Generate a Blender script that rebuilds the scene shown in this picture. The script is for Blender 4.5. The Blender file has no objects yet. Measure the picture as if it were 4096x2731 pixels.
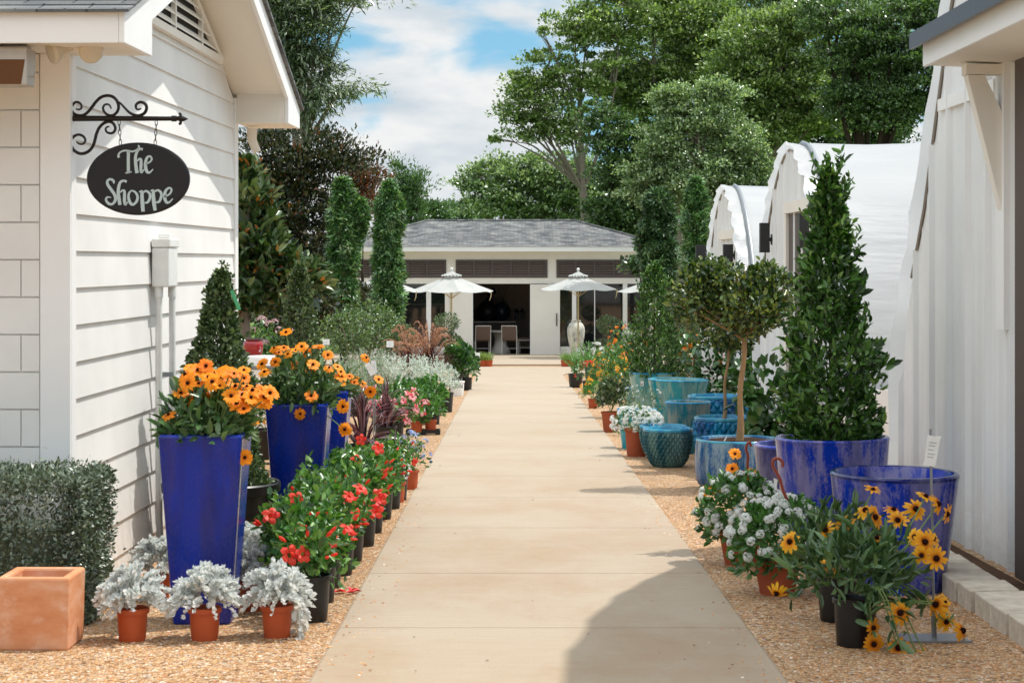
import bpy, math, random
import numpy as np
from mathutils import Vector, Matrix, Quaternion

# ------------------------------------------------------------------ frame of reference
# camera stands 1.6 m above the path at the origin and looks along +Y; the ground falls 2.34 % away from it
F, CX, HY, CH, SL = 4573.0, 1180.0, 600.0, 1.6, 0.0234
rng = np.random.default_rng(11)
R = random.Random(5)
C = bpy.context.scene.collection

def gz(y):
    return -SL * min(y, 66.0)

def GP(x, y):                      # photo point standing on the ground -> world
    d = F * CH / (y - HY - SL * F)
    return Vector(((x - CX) * d / F, d, gz(d)))

def PP(x, y, d):                   # photo point at distance d -> world
    return Vector(((x - CX) * d / F, d, CH + (HY - y) * d / F))

def XD(x, d):                      # column x at distance d, on the ground
    return Vector(((x - CX) * d / F, d, gz(d)))

def srgb(h):
    h = h.lstrip('#')
    v = [int(h[i:i + 2], 16) / 255 for i in (0, 2, 4)]
    return tuple((c / 12.92 if c <= .04045 else ((c + .055) / 1.055) ** 2.4) for c in v) + (1.0,)

# ------------------------------------------------------------------ materials
class NT:
    def __init__(s, name):
        s.m = bpy.data.materials.new(name); s.m.use_nodes = True
        s.t = s.m.node_tree; s.t.nodes.clear()
        s.out = s.t.nodes.new('ShaderNodeOutputMaterial')
    def n(s, typ, _sets=None, **inp):
        nd = s.t.nodes.new('ShaderNode' + typ)
        for k, v in (_sets or {}).items(): setattr(nd, k, v)
        for k, v in inp.items():
            key = k.replace('_', ' ')
            sock = nd.inputs[key] if key in nd.inputs else nd.inputs[int(k[1:])]
            s.put(sock, v)
        return nd
    def put(s, sock, v):
        if isinstance(v, bpy.types.NodeSocket): s.t.links.new(v, sock)
        elif isinstance(v, bpy.types.Node): s.t.links.new(v.outputs[0], sock)
        else: sock.default_value = v
    def ramp(s, fac, stops, interp='LINEAR'):
        nd = s.t.nodes.new('ShaderNodeValToRGB'); cr = nd.color_ramp; cr.interpolation = interp
        while len(cr.elements) < len(stops): cr.elements.new(.5)
        for e, (p, c) in zip(cr.elements, stops):
            e.position = p; e.color = c if len(c) == 4 else tuple(c) + (1,)
        s.put(nd.inputs[0], fac); return nd.outputs[0]
    def mix(s, fac, a, b, blend='MIX'):
        nd = s.t.nodes.new('ShaderNodeMix'); nd.data_type = 'RGBA'; nd.blend_type = blend
        s.put(nd.inputs[0], fac); s.put(nd.inputs[6], a); s.put(nd.inputs[7], b); return nd.outputs[2]
    def math(s, op, a, b=0.0):
        nd = s.t.nodes.new('ShaderNodeMath'); nd.operation = op
        s.put(nd.inputs[0], a); s.put(nd.inputs[1], b); return nd.outputs[0]
    def co(s, scale=(1, 1, 1), kind='Object', rot=(0, 0, 0)):
        tc = s.t.nodes.new('ShaderNodeTexCoord')
        mp = s.t.nodes.new('ShaderNodeMapping')
        mp.inputs['Scale'].default_value = scale; mp.inputs['Rotation'].default_value = rot
        s.t.links.new(tc.outputs[kind], mp.inputs[0]); return mp.outputs[0]
    def noise(s, vec, scale, detail=4, rough=.55):
        return s.n('TexNoise', Vector=vec, Scale=scale, Detail=detail, Roughness=rough).outputs['Fac']
    def bump(s, h, strength=.3, dist=.01):
        return s.n('Bump', Height=h, Strength=strength, Distance=dist).outputs[0]
    def pbr(s, col, rough=.6, metal=0.0, bump=None, spec=.5, coat=0.0, sss=None):
        b = s.t.nodes.new('ShaderNodeBsdfPrincipled')
        s.put(b.inputs['Base Color'], col); s.put(b.inputs['Roughness'], rough)
        b.inputs['Metallic'].default_value = metal; b.inputs['Specular IOR Level'].default_value = spec
        b.inputs['Coat Weight'].default_value = coat; b.inputs['Coat Roughness'].default_value = .06
        if bump is not None: s.put(b.inputs['Normal'], bump)
        s.t.links.new(b.outputs[0], s.out.inputs[0]); return b
M = {}
TREES = ('leaf_maple', 'leaf_elm', 'leaf_deep', 'leaf_oak', 'leaf_sweetgum', 'leaf_sweetgum_dark', 'leaf_far')

def m_paint(name, col, rough=.55, var=.06, grain=(2, 2, 40), gs=.08):
    t = NT(name); v = t.co()
    nz = t.noise(v, 1.7, 5)
    dk = tuple(c * (1 - var * 2.2) for c in col[:3]) + (1,)
    base = t.mix(t.ramp(nz, [(.3, (0, 0, 0)), (.75, (1, 1, 1))]), dk, col)
    g = t.noise(t.co(grain), 6, 4)
    t.pbr(base, rough, bump=t.bump(g, gs, .004)); M[name] = t.m
def m_plain(name, col, rough=.5, metal=0, spec=.5, noise=.15, coat=0):
    t = NT(name)
    nz = t.noise(t.co(), 9, 4)
    d = tuple(c * (1 - noise) for c in col[:3]) + (1,); l = tuple(min(1, c * (1 + noise)) for c in col[:3]) + (1,)
    t.pbr(t.mix(nz, d, l), rough, metal, spec=spec, coat=coat); M[name] = t.m
def m_leaf(name, cols, rough=.42, trans=.28, spec=.5, tcol=None):
    t = NT(name)
    ri = t.n('NewGeometry').outputs['Random Per Island']
    k = len(cols)
    gr = tcol is None      # green leaves: darker at heart than their sunlit gloss suggests
    if gr: trans *= .62; rough = min(rough, .33); spec = max(spec, .7)
    col = t.ramp(ri, [(i / max(1, k - 1), tuple(v * ((1.12 if name in TREES else .92) if gr else 1.0) for v in srgb(c)[:3])) for i, c in enumerate(cols)])
    b = t.pbr(col, rough, spec=spec)
    tr = t.n('BsdfTranslucent', Color=t.mix(1.0, col, tcol or (1.35, 1.45, .6, 1), 'MULTIPLY'))
    mx = t.n('MixShader', i0=trans); t.put(mx.inputs[1], b.outputs[0]); t.put(mx.inputs[2], tr.outputs[0])
    t.t.links.new(mx.outputs[0], t.out.inputs[0]); M[name] = t.m
def m_glaze(name, main, pale, dark, amount=.5, drip=4.0, rough=.12, top=None, zs=1.0):
    """thick running glaze: colour pools and bare streaks run down the side of the pot"""
    t = NT(name)
    big = t.noise(t.co((1, 1, .35)), 4.2, 3, .6)
    st = t.noise(t.co((1, 1, .12)), 16, 5, .7)
    fine = t.noise(t.co((1, 1, .6)), 70, 6, .75)
    mixv = t.math('ADD', t.math('MULTIPLY', big, 1.0), t.math('MULTIPLY', st, .55))
    mixv = t.math('ADD', mixv, t.math('MULTIPLY', fine, .4))
    mixv = t.math('DIVIDE', mixv, 1.83)
    a = .915 + (.5 - amount) * .5
    fac = t.ramp(mixv, [(a / 1.83 - .02 + .0, (0, 0, 0)), (a / 1.83 + .05, (1, 1, 1))])
    col = t.mix(fac, main, pale)
    dk = t.ramp(t.noise(t.co((1, 1, .2)), 7, 4), [(.5, (0, 0, 0)), (.72, (1, 1, 1))])
    col = t.mix(t.math('MULTIPLY', dk, .75), col, dark)
    rg = t.ramp(fine, [(.3, (rough * .7,) * 3), (.8, (rough * 2.2,) * 3)])
    t.pbr(col, rg, bump=t.bump(t.noise(t.co((1, 1, .5)), 26, 4), .12, .01), spec=.34, coat=.08); M[name] = t.m

m_paint('white_siding', srgb('#f0eeea'), .6)
def soil_splash(name, z0, z1, amount):
    m = M[name]; nt_ = m.node_tree; b = [n for n in nt_.nodes if n.type == 'BSDF_PRINCIPLED'][0]; src = b.inputs['Base Color'].links[0].from_socket
    t = NT.__new__(NT); t.m = m; t.t = nt_
    sx = t.n('SeparateXYZ', i0=t.co()); mr = t.n('MapRange', i0=sx.outputs[2], i1=z0, i2=z1, i3=1.0, i4=0.0)
    f = t.math('MULTIPLY', mr.outputs[0], t.ramp(t.noise(t.co((1, 2, 2)), 7, 8, .75), [(.35, (0, 0, 0)), (.7, (1, 1, 1))]))
    t.put(b.inputs['Base Color'], t.mix(t.math('MULTIPLY', f, amount), src, srgb('#b59a7a')))
soil_splash('white_siding', -.35, .35, .55)
m_paint('white_trim', srgb('#f5f4f2'), .55, .03, (8, 8, 8), .03)
m_paint('cream_wall', srgb('#f2ede5'), .7, .03, (20, 20, 20), .04)
m_paint('soffit_paint', srgb('#f1ebe0'), .7, .03)
m_paint('ribbed_white', srgb('#efefee'), .45, .05, (10, 10, 1), .02)
soil_splash('ribbed_white', -.3, .25, .5)
m_plain('brown_louver', srgb('#544a48'), .5)
m_plain('slat_brown', srgb('#776863'), .5)
m_plain('dark_louver', srgb('#2a211c'), .7)
m_plain('black_metal', srgb('#1a1617'), .35, .3)
m_plain('black_lamp', srgb('#191716'), .45)
m_plain('grey_metal', srgb('#8c9094'), .4, .7)
m_plain('dark_gap', srgb('#15120f'), .9)
m_plain('dark_trim', srgb('#54463e'), .6)
m_plain('roof_metal', srgb('#4a4b50'), .4, .5)
m_plain('black_plastic', srgb('#121214'), .38, 0, .5, .25)
m_plain('soil', srgb('#3a281c'), .95, 0, .1, .5)
m_plain('terracotta_plastic', srgb('#b4512a'), .5, 0, .4, .15)
m_plain('clay', srgb('#a8563a'), .85, 0, .2, .2)
m_plain('white_plastic', srgb('#e9e9e6'), .45)
m_plain('red_glaze', srgb('#a8141a'), .1, 0, .6, .25, .6)
m_plain('rust_plastic', srgb('#8c3420'), .4)
m_plain('bark_tan', srgb('#9a7d5c'), .9, 0, .2, .3)
m_plain('bark_grey', srgb('#857a70'), .95, 0, .15, .35)
m_plain('bark_dark', srgb('#3c322b'), .95, 0, .15, .35)
m_plain('stem_green', srgb('#6f8a4c'), .6)
m_plain('bulb_glass', srgb('#d3c8b4'), .1, 0, .6, .06)
m_plain('heater_face', srgb('#6b4424'), .35, .6)
m_plain('heater_case', srgb('#b9b2a8'), .4, .3)
m_plain('chalk', srgb('#c3d2d2'), .8, 0, .1, .1)
m_plain('slate_board', srgb('#1d1c1f'), .55, 0, .4, .35)
m_plain('pale_wood', srgb('#c9b48e'), .6)
m_plain('woven_brown', srgb('#6b5548'), .8)
m_plain('table_white', srgb('#d8d4cc'), .5)
m_plain('deep_teal', srgb('#0c2c33'), .3)
m_plain('floor_dark', srgb('#4a4038'), .7)
m_plain('room_wall', srgb('#a99a8c'), .9)
m_plain('tag_green', srgb('#4fae78'), .5)
m_plain('mulch', srgb('#4a3527'), .95, 0, .1, .6)
m_plain('joint_sand', srgb('#9c7a55'), .9)
m_plain('track_grey', srgb('#8d857b'), .5)
m_plain('petal_red_scrap', srgb('#e8302f'), .5)
m_plain('tray_black', srgb('#17171a'), .45)
m_plain('blue_label', srgb('#4f7fb0'), .5)
m_plain('print_black', srgb('#2c2c2e'), .6)

# shingle roof (uv in metres: u along the eave, v up the slope)
t = NT('shingle')
uv = t.co((1, 1, 1), 'UV')
bk = t.n('TexBrick', {'offset': .45, 'squash': 1.0}, Vector=uv, Color1=srgb('#7d8183'), Color2=srgb('#55585c'), Mortar=srgb('#34363a'),
         Scale=1.0, Mortar_Size=.006, Mortar_Smooth=.2, Bias=0.0, Brick_Width=.26, Row_Height=.135)
tint = t.ramp(t.noise(uv, 2.3, 5), [(.3, srgb('#808488')), (.5, srgb('#a3a19e')), (.75, srgb('#c4c0b8'))])
sp = t.ramp(t.noise(uv, 160, 2), [(.3, (.55, .55, .55)), (.7, (1.25, 1.25, 1.25))])
col = t.mix(1.0, t.mix(1.0, bk.outputs[0], tint, 'MULTIPLY'), (3.0, 2.95, 2.9, 1), 'MULTIPLY')
col = t.mix(1.0, col, sp, 'MULTIPLY')
t.pbr(col, .9, bump=t.bump(bk.outputs['Fac'], -.5, .02), spec=.25); M['shingle'] = t.m

# gravel: every voronoi cell a pebble
t = NT('gravel')
v = t.co((1, 1, 1))
wob = t.n('TexNoise', Vector=v, Scale=40.0, Detail=2.0)
vv = t.n('VectorMath', {'operation': 'MULTIPLY_ADD'}, i0=wob.outputs['Color'], i1=(.012, .012, .012), i2=v)
vo = t.n('TexVoronoi', {'feature': 'F1'}, Vector=vv, Scale=60.0)
vd = t.n('TexVoronoi', {'feature': 'DISTANCE_TO_EDGE'}, Vector=vv, Scale=60.0)
sep = t.n('SeparateColor', i0=vo.outputs['Color'])
peb = t.ramp(sep.outputs[0], [(0, srgb('#6f5238')), (.16, srgb('#b6885a')), (.42, srgb('#cfa97d')), (.64, srgb('#dcc09a')), (.8, srgb('#c08a5a')), (.93, srgb('#efe2cf')), (1, srgb('#b3a698'))])
big = t.ramp(t.noise(v, .9, 4), [(.25, (.82, .78, .74)), (.75, (1.08, 1.06, 1.04))])
gap = t.ramp(vd.outputs['Distance'], [(.0, (.3, .22, .15)), (.11, (1, 1, 1))])
col = t.mix(1.0, t.mix(1.0, peb, gap, 'MULTIPLY'), big, 'MULTIPLY')
hh = t.ramp(vd.outputs['Distance'], [(0, (0, 0, 0)), (.35, (1, 1, 1))], 'EASE')
t.pbr(col, .75, bump=t.bump(hh, .7, .008), spec=.3); M['gravel'] = t.m

# concrete path
t = NT('concrete')
v = t.co()
br = t.noise(t.co((.25, 9, 1)), 9, 6, .7)
st = t.noise(t.co((.6, .8, 1)), .8, 6, .62)
col = t.ramp(st, [(.22, srgb('#a89478')), (.45, srgb('#b09f89')), (.62, srgb('#b4a694')), (.85, srgb('#baaf9f'))])
col = t.mix(.5, col, t.ramp(br, [(.25, srgb('#a3917a')), (.7, srgb('#b8aea0'))]))
sp = t.ramp(t.noise(v, 95, 4, .8), [(.22, (.66, .63, .6)), (.42, (1.0, 1.0, 1.0)), (.75, (1.1, 1.1, 1.1))])
col = t.mix(1.0, col, sp, 'MULTIPLY')
# rust and clay stains where the soil washes over the slabs, strongest nearest the house
sy = t.n('SeparateXYZ', i0=v)
near = t.n('MapRange', i0=sy.outputs[1], i1=7.0, i2=34.0, i3=.5, i4=.0)
stn = t.ramp(t.noise(t.co((.9, .45, 1)), 1.3, 7, .68), [(.42, (0, 0, 0)), (.72, (1, 1, 1))])
col = t.mix(t.math('MULTIPLY', stn, near.outputs[0]), col, srgb('#987048'))
col = t.mix(1.0, col, (.9, .878, .85, 1), 'MULTIPLY')
t.pbr(col, .8, bump=t.bump(t.noise(t.co((2, 60, 1)), 5, 5, .7), .25, .004), spec=.3); M['concrete'] = t.m

t = NT('lawn')
v = t.co()
col = t.ramp(t.noise(v, 1.4, 8, .7), [(.3, srgb('#41582a')), (.55, srgb('#6c8440')), (.8, srgb('#8fa35c'))])
t.pbr(col, .9, bump=t.bump(t.noise(v, 60, 4), .8, .03), spec=.2); M['lawn'] = t.m

t = NT('kerb_stone')
v = t.co()
col = t.ramp(t.noise(v, 9, 6), [(.25, srgb('#b3a594')), (.55, srgb('#d0c5b4')), (.85, srgb('#e2d9ca'))])
t.pbr(col, .9, bump=t.bump(t.noise(v, 45, 6), .7, .01), spec=.2); M['kerb_stone'] = t.m

t = NT('terracotta')
v = t.co((1, 1, 1))
bl = t.ramp(t.noise(v, 11, 7, .7), [(.55, (0, 0, 0)), (.75, (1, 1, 1))])
col = t.ramp(t.noise(t.co((1.0, 1.0, 2.2)), 5, 5), [(.25, srgb('#c87c52')), (.5, srgb('#d6956c')), (.75, srgb('#e2b397'))])
col = t.mix(t.math('MULTIPLY', bl, .4), col, srgb('#ecd6c4'))
t.pbr(col, .85, bump=t.bump(t.noise(v, 50, 5), .3, .004), spec=.2); M['terracotta'] = t.m

t = NT('plastic_film')
v = t.co((.25, 1.0, 1.0))
wr = t.noise(t.co((.5, 3.2, 3.2), rot=(.35, .6, .5)), 1.3, 4, .55)
col = t.ramp(t.noise(v, 1.1, 4), [(.3, srgb('#b3b6b9')), (.7, srgb('#c8c9c9'))])
b = t.pbr(col, .34, bump=t.bump(wr, .22, .1), spec=.5)
tr = t.n('BsdfTranslucent', Color=srgb('#e9eef0'))
mx = t.n('MixShader', i0=.3); t.put(mx.inputs[1], b.outputs[0]); t.put(mx.inputs[2], tr.outputs[0])
t.t.links.new(mx.outputs[0], t.out.inputs[0]); M['plastic_film'] = t.m

t = NT('canvas')
col = t.ramp(t.noise(t.co(), 3, 4), [(.3, srgb('#bdc0be')), (.7, srgb('#cccdca'))])
b = t.pbr(col, .85, spec=.2)
tr = t.n('BsdfTranslucent', Color=srgb('#c4c5c0'))
mx = t.n('MixShader', i0=.25); t.put(mx.inputs[1], b.outputs[0]); t.put(mx.inputs[2], tr.outputs[0])
t.t.links.new(mx.outputs[0], t.out.inputs[0]); M['canvas'] = t.m

t = NT('window_glass')
b = t.pbr(srgb('#14181a'), .04, spec=.8); M['window_glass'] = t.m

t = NT('weathered_urn')
v = t.co((1, 1, .5))
col = t.ramp(t.noise(v, 9, 7, .7), [(.36, srgb('#6f8388')), (.45, srgb('#c9c8bc')), (.62, srgb('#ece6d8')), (.8, srgb('#d6c8ae'))])
t.pbr(col, .6, bump=t.bump(t.noise(v, 30, 5), .4, .01)); M['weathered_urn'] = t.m

m_glaze('glaze_cobalt', srgb('#0031a4'), srgb('#7a76aa'), srgb('#00155e'), .38, rough=.13)
m_glaze('glaze_cobalt_square', srgb('#002a96'), srgb('#272f84'), srgb('#001660'), .45, rough=.2)
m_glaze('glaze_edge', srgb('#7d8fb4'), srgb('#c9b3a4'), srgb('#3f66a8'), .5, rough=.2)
m_glaze('glaze_midnight', srgb('#141f66'), srgb('#5c5c88'), srgb('#101234'), .3, rough=.14)
m_glaze('glaze_steel', srgb('#00528a'), srgb('#7f98a8'), srgb('#00365e'), .36, rough=.15)
m_glaze('glaze_turquoise', srgb('#0c8f9e'), srgb('#83aaa2'), srgb('#00708c'), .38, rough=.14)
m_glaze('glaze_turquoise_pale', srgb('#2a929a'), srgb('#8db0a6'), srgb('#0a7486'), .55, rough=.16)
m_glaze('glaze_grey_teal', srgb('#1f6c7c'), srgb('#7f8c84'), srgb('#08607c'), .52, rough=.16)
m_glaze('glaze_scale_teal', srgb('#1a505c'), srgb('#587c7a'), srgb('#0e3a46'), .5, rough=.1)
m_glaze('glaze_scale_blue', srgb('#03568c'), srgb('#1a82ac'), srgb('#003868'), .4, rough=.1)
m_glaze('glaze_rim', srgb('#1f7fae'), srgb('#4aa2bd'), srgb('#14588e'), .5, rough=.1)

m_leaf('leaf_oak', ['#31422b', '#4b5d3e', '#6d7e5a', '#a3b090'], .28, .34, .8)
m_leaf('leaf_myrtle', ['#161f10', '#222e17', '#30401e', '#3c4a22', '#574a26'], .45, .2)
m_leaf('leaf_myrtle_rust', ['#6e3b1c', '#8a4a22', '#5a4a20', '#3c4420'], .5, .25)
m_leaf('leaf_magnolia', ['#22351c', '#324c27', '#476433', '#667d4a', '#86966a'], .33, .15, .6)
m_leaf('leaf_magnolia_bronze', ['#8a5a24', '#b5702a', '#7c6a2c'], .35, .2)
m_leaf('leaf_sweetgum', ['#263f20', '#3a5e2f', '#558048', '#94b480'], .28, .36, .7)
m_leaf('leaf_sweetgum_dark', ['#1d3119', '#2b4524', '#42633a', '#6a8a5c'], .3, .25)
m_leaf('leaf_far', ['#3a5332', '#4a6640', '#5d7a50', '#78936a'], .45, .32)
m_leaf('leaf_maple', ['#3e562a', '#5e783b', '#849c55', '#b6c48e'], .28, .42, .9)
m_leaf('leaf_deep', ['#28391f', '#3d562d', '#56723f', '#80996a'], .3, .38, .8)
m_leaf('leaf_elm', ['#405834', '#5f774a', '#87a06e', '#c0ceae'], .26, .42, .9)
m_leaf('leaf_hedge', ['#36432f', '#505e46', '#71806a', '#a0ad98'], .36, .15, .5)
m_leaf('leaf_boxwood', ['#2e4326', '#455c36', '#64794c', '#8fa373'], .32, .2)
m_leaf('leaf_holly', ['#1f3a18', '#2f521f', '#44702c', '#5f8c3c', '#88ac5a'], .28, .28, .6)
m_leaf('leaf_ligustrum', ['#1f3514', '#2a441a', '#385522', '#4f6a2b', '#6d8236', '#8f9440'], .3, .24, .6)
m_leaf('leaf_dahlia', ['#2f5a22', '#41742d', '#57903a', '#76a84b'], .4, .3)
m_leaf('leaf_mandevilla', ['#234c1a', '#386b28', '#568a38', '#86ad56'], .4, .3, .35)
m_leaf('leaf_zinnia', ['#33542c', '#476b3b', '#5f8350', '#809b6e'], .5, .25)
m_leaf('leaf_rudbeckia', ['#2f4a2a', '#43633a', '#5a7c4d', '#7c9a6c'], .45, .28)
m_leaf('leaf_lantana', ['#2a5420', '#3b6b2b', '#4f8238', '#689747'], .45, .28)
m_leaf('leaf_vine', ['#1c3c19', '#2a5222', '#3c6a2d', '#568440'], .4, .25)
m_leaf('leaf_silver', ['#ccd2d1', '#dfe3e2', '#eceeec', '#f7f7f5'], .7, .45, .2, (1, 1, .95, 1))
m_leaf('leaf_santolina', ['#9fb0a2', '#bccabc', '#d8e0d5', '#ebf0e8'], .7, .2, .2, (1, 1, .9, 1))
m_leaf('leaf_sage', ['#6f8a6a', '#8aa284', '#a3b89c', '#c1a9b4'], .7, .2, .2, (1, 1, .8, 1))
m_leaf('leaf_dracaena', ['#3b1f26', '#553039', '#7c5a62', '#a08a90'], .3, .15, .6, (1.4, .8, .8, 1))
m_leaf('leaf_purple_grass', ['#3f2024', '#5a2e30', '#7c463e'], .5, .2, .3, (1.15, .95, .85, 1))
m_leaf('plume', ['#b78a70', '#c9a184', '#dcbb9c', '#c08f7c'], .8, .3, .1, (1.1, 1, .9, 1))
m_leaf('leaf_grass', ['#5f8136', '#7a9a48', '#93b05c', '#a9bd74'], .5, .3)
m_leaf('leaf_foxtail', ['#3f7a2a', '#55963a', '#6fae4c'], .5, .3)
m_leaf('petal_white', ['#f4f5f2', '#fbfbf9', '#eef0ea'], .6, .5, .3, (1, 1, 1, 1))
m_leaf('petal_blue', ['#a3b3e0', '#bcc8ea', '#8d9fd6'], .6, .3, .3, (1, 1, 1, 1))
m_leaf('petal_pink', ['#e8586a', '#ef8590', '#f4b3b4', '#e03c50'], .5, .3, .3, (1.1, .9, .9, 1))
m_leaf('petal_red', ['#ea3a2c', '#f4553f', '#e5302a'], .45, .3, .4, (1.2, .8, .8, 1))
m_leaf('petal_palepink', ['#dcb3b8', '#e8cdd0', '#cc97a4'], .6, .3, .3, (1, 1, 1, 1))
m_leaf('petal_orange', ['#f0912a', '#ee7a20', '#f4ab3c'], .5, .3, .3, (1.1, .9, .6, 1))
m_leaf('petal_yellow', ['#f2b52c', '#f6c948', '#e9981e'], .5, .3, .3, (1.1, .9, .6, 1))
m_plain('disc_brown', srgb('#2a140e'), .9, 0, .1, .4)

# daisy petals: darker towards the disc, a real pigment gradient of the petal
def m_petal(name, inner, mid, outer, r0, r1):
    t = NT(name)
    ln = t.n('VectorMath', {'operation': 'LENGTH'}, i0=t.co()).outputs['Value']
    mr = t.n('MapRange', i0=ln, i1=r0, i2=r1)
    col = t.ramp(mr.outputs[0], [(0, inner), (.35, mid), (.8, outer)])
    oi = t.n('ObjectInfo').outputs['Random']
    col = t.mix(1.0, col, t.ramp(oi, [(0, (.92, .74, .8)), (.5, (1, 1, 1)), (1, (1.04, 1.16, 1.3))]), 'MULTIPLY')
    b = t.pbr(col, .5, spec=.3)
    tr = t.n('BsdfTranslucent', Color=col)
    mx = t.n('MixShader', i0=.3); t.put(mx.inputs[1], b.outputs[0]); t.put(mx.inputs[2], tr.outputs[0])
    t.t.links.new(mx.outputs[0], t.out.inputs[0]); M[name] = t.m
m_petal('petal_zinnia', srgb('#d8600f'), srgb('#f58e12'), srgb('#fb9a16'), .006, .03)
m_petal('petal_rudbeckia', srgb('#9c3008'), srgb('#ee9a14'), srgb('#f5b428'), .01, .05)
# ------------------------------------------------------------------ objects
def tag(o, label=None, cat=None, group=None, kind=None):
    if label: o['label'] = label
    if cat: o['category'] = cat
    if group: o['group'] = group
    if kind: o['kind'] = kind
    return o

def thing(name, label, cat, loc=(0, 0, 0), group=None, rz=0.0):
    o = bpy.data.objects.new(name, None); C.objects.link(o)
    o.empty_display_size = .1
    o.location = loc; o.rotation_euler = (0, 0, rz)
    return tag(o, label, cat, group)

def put(me, name, parent=None, loc=(0, 0, 0), quat=None, scale=1.0):
    o = bpy.data.objects.new(name, me); C.objects.link(o)
    if parent is not None: o.parent = parent
    o.location = loc
    if quat is not None:
        o.rotation_mode = 'QUATERNION'; o.rotation_quaternion = quat
    o.scale = (scale,) * 3 if isinstance(scale, (int, float)) else scale
    return o

def np_mesh(name, V, Q, mats, smooth=False, midx=None, k=4):
    V = np.asarray(V, np.float32); Q = np.asarray(Q, np.int32)
    me = bpy.data.meshes.new(name)
    me.vertices.add(len(V)); me.vertices.foreach_set('co', V.ravel())
    me.loops.add(Q.size); me.loops.foreach_set('vertex_index', Q.ravel())
    me.polygons.add(len(Q))
    me.polygons.foreach_set('loop_start', np.arange(0, Q.size, k, dtype=np.int32))
    me.polygons.foreach_set('loop_total', np.full(len(Q), k, np.int32))
    if smooth: me.polygons.foreach_set('use_smooth', np.ones(len(Q), bool))
    for m in (mats if isinstance(mats, (list, tuple)) else [mats]): me.materials.append(M[m])
    if midx is not None: me.polygons.foreach_set('material_index', np.asarray(midx, np.int32))
    me.update(calc_edges=True)
    return me

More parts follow.
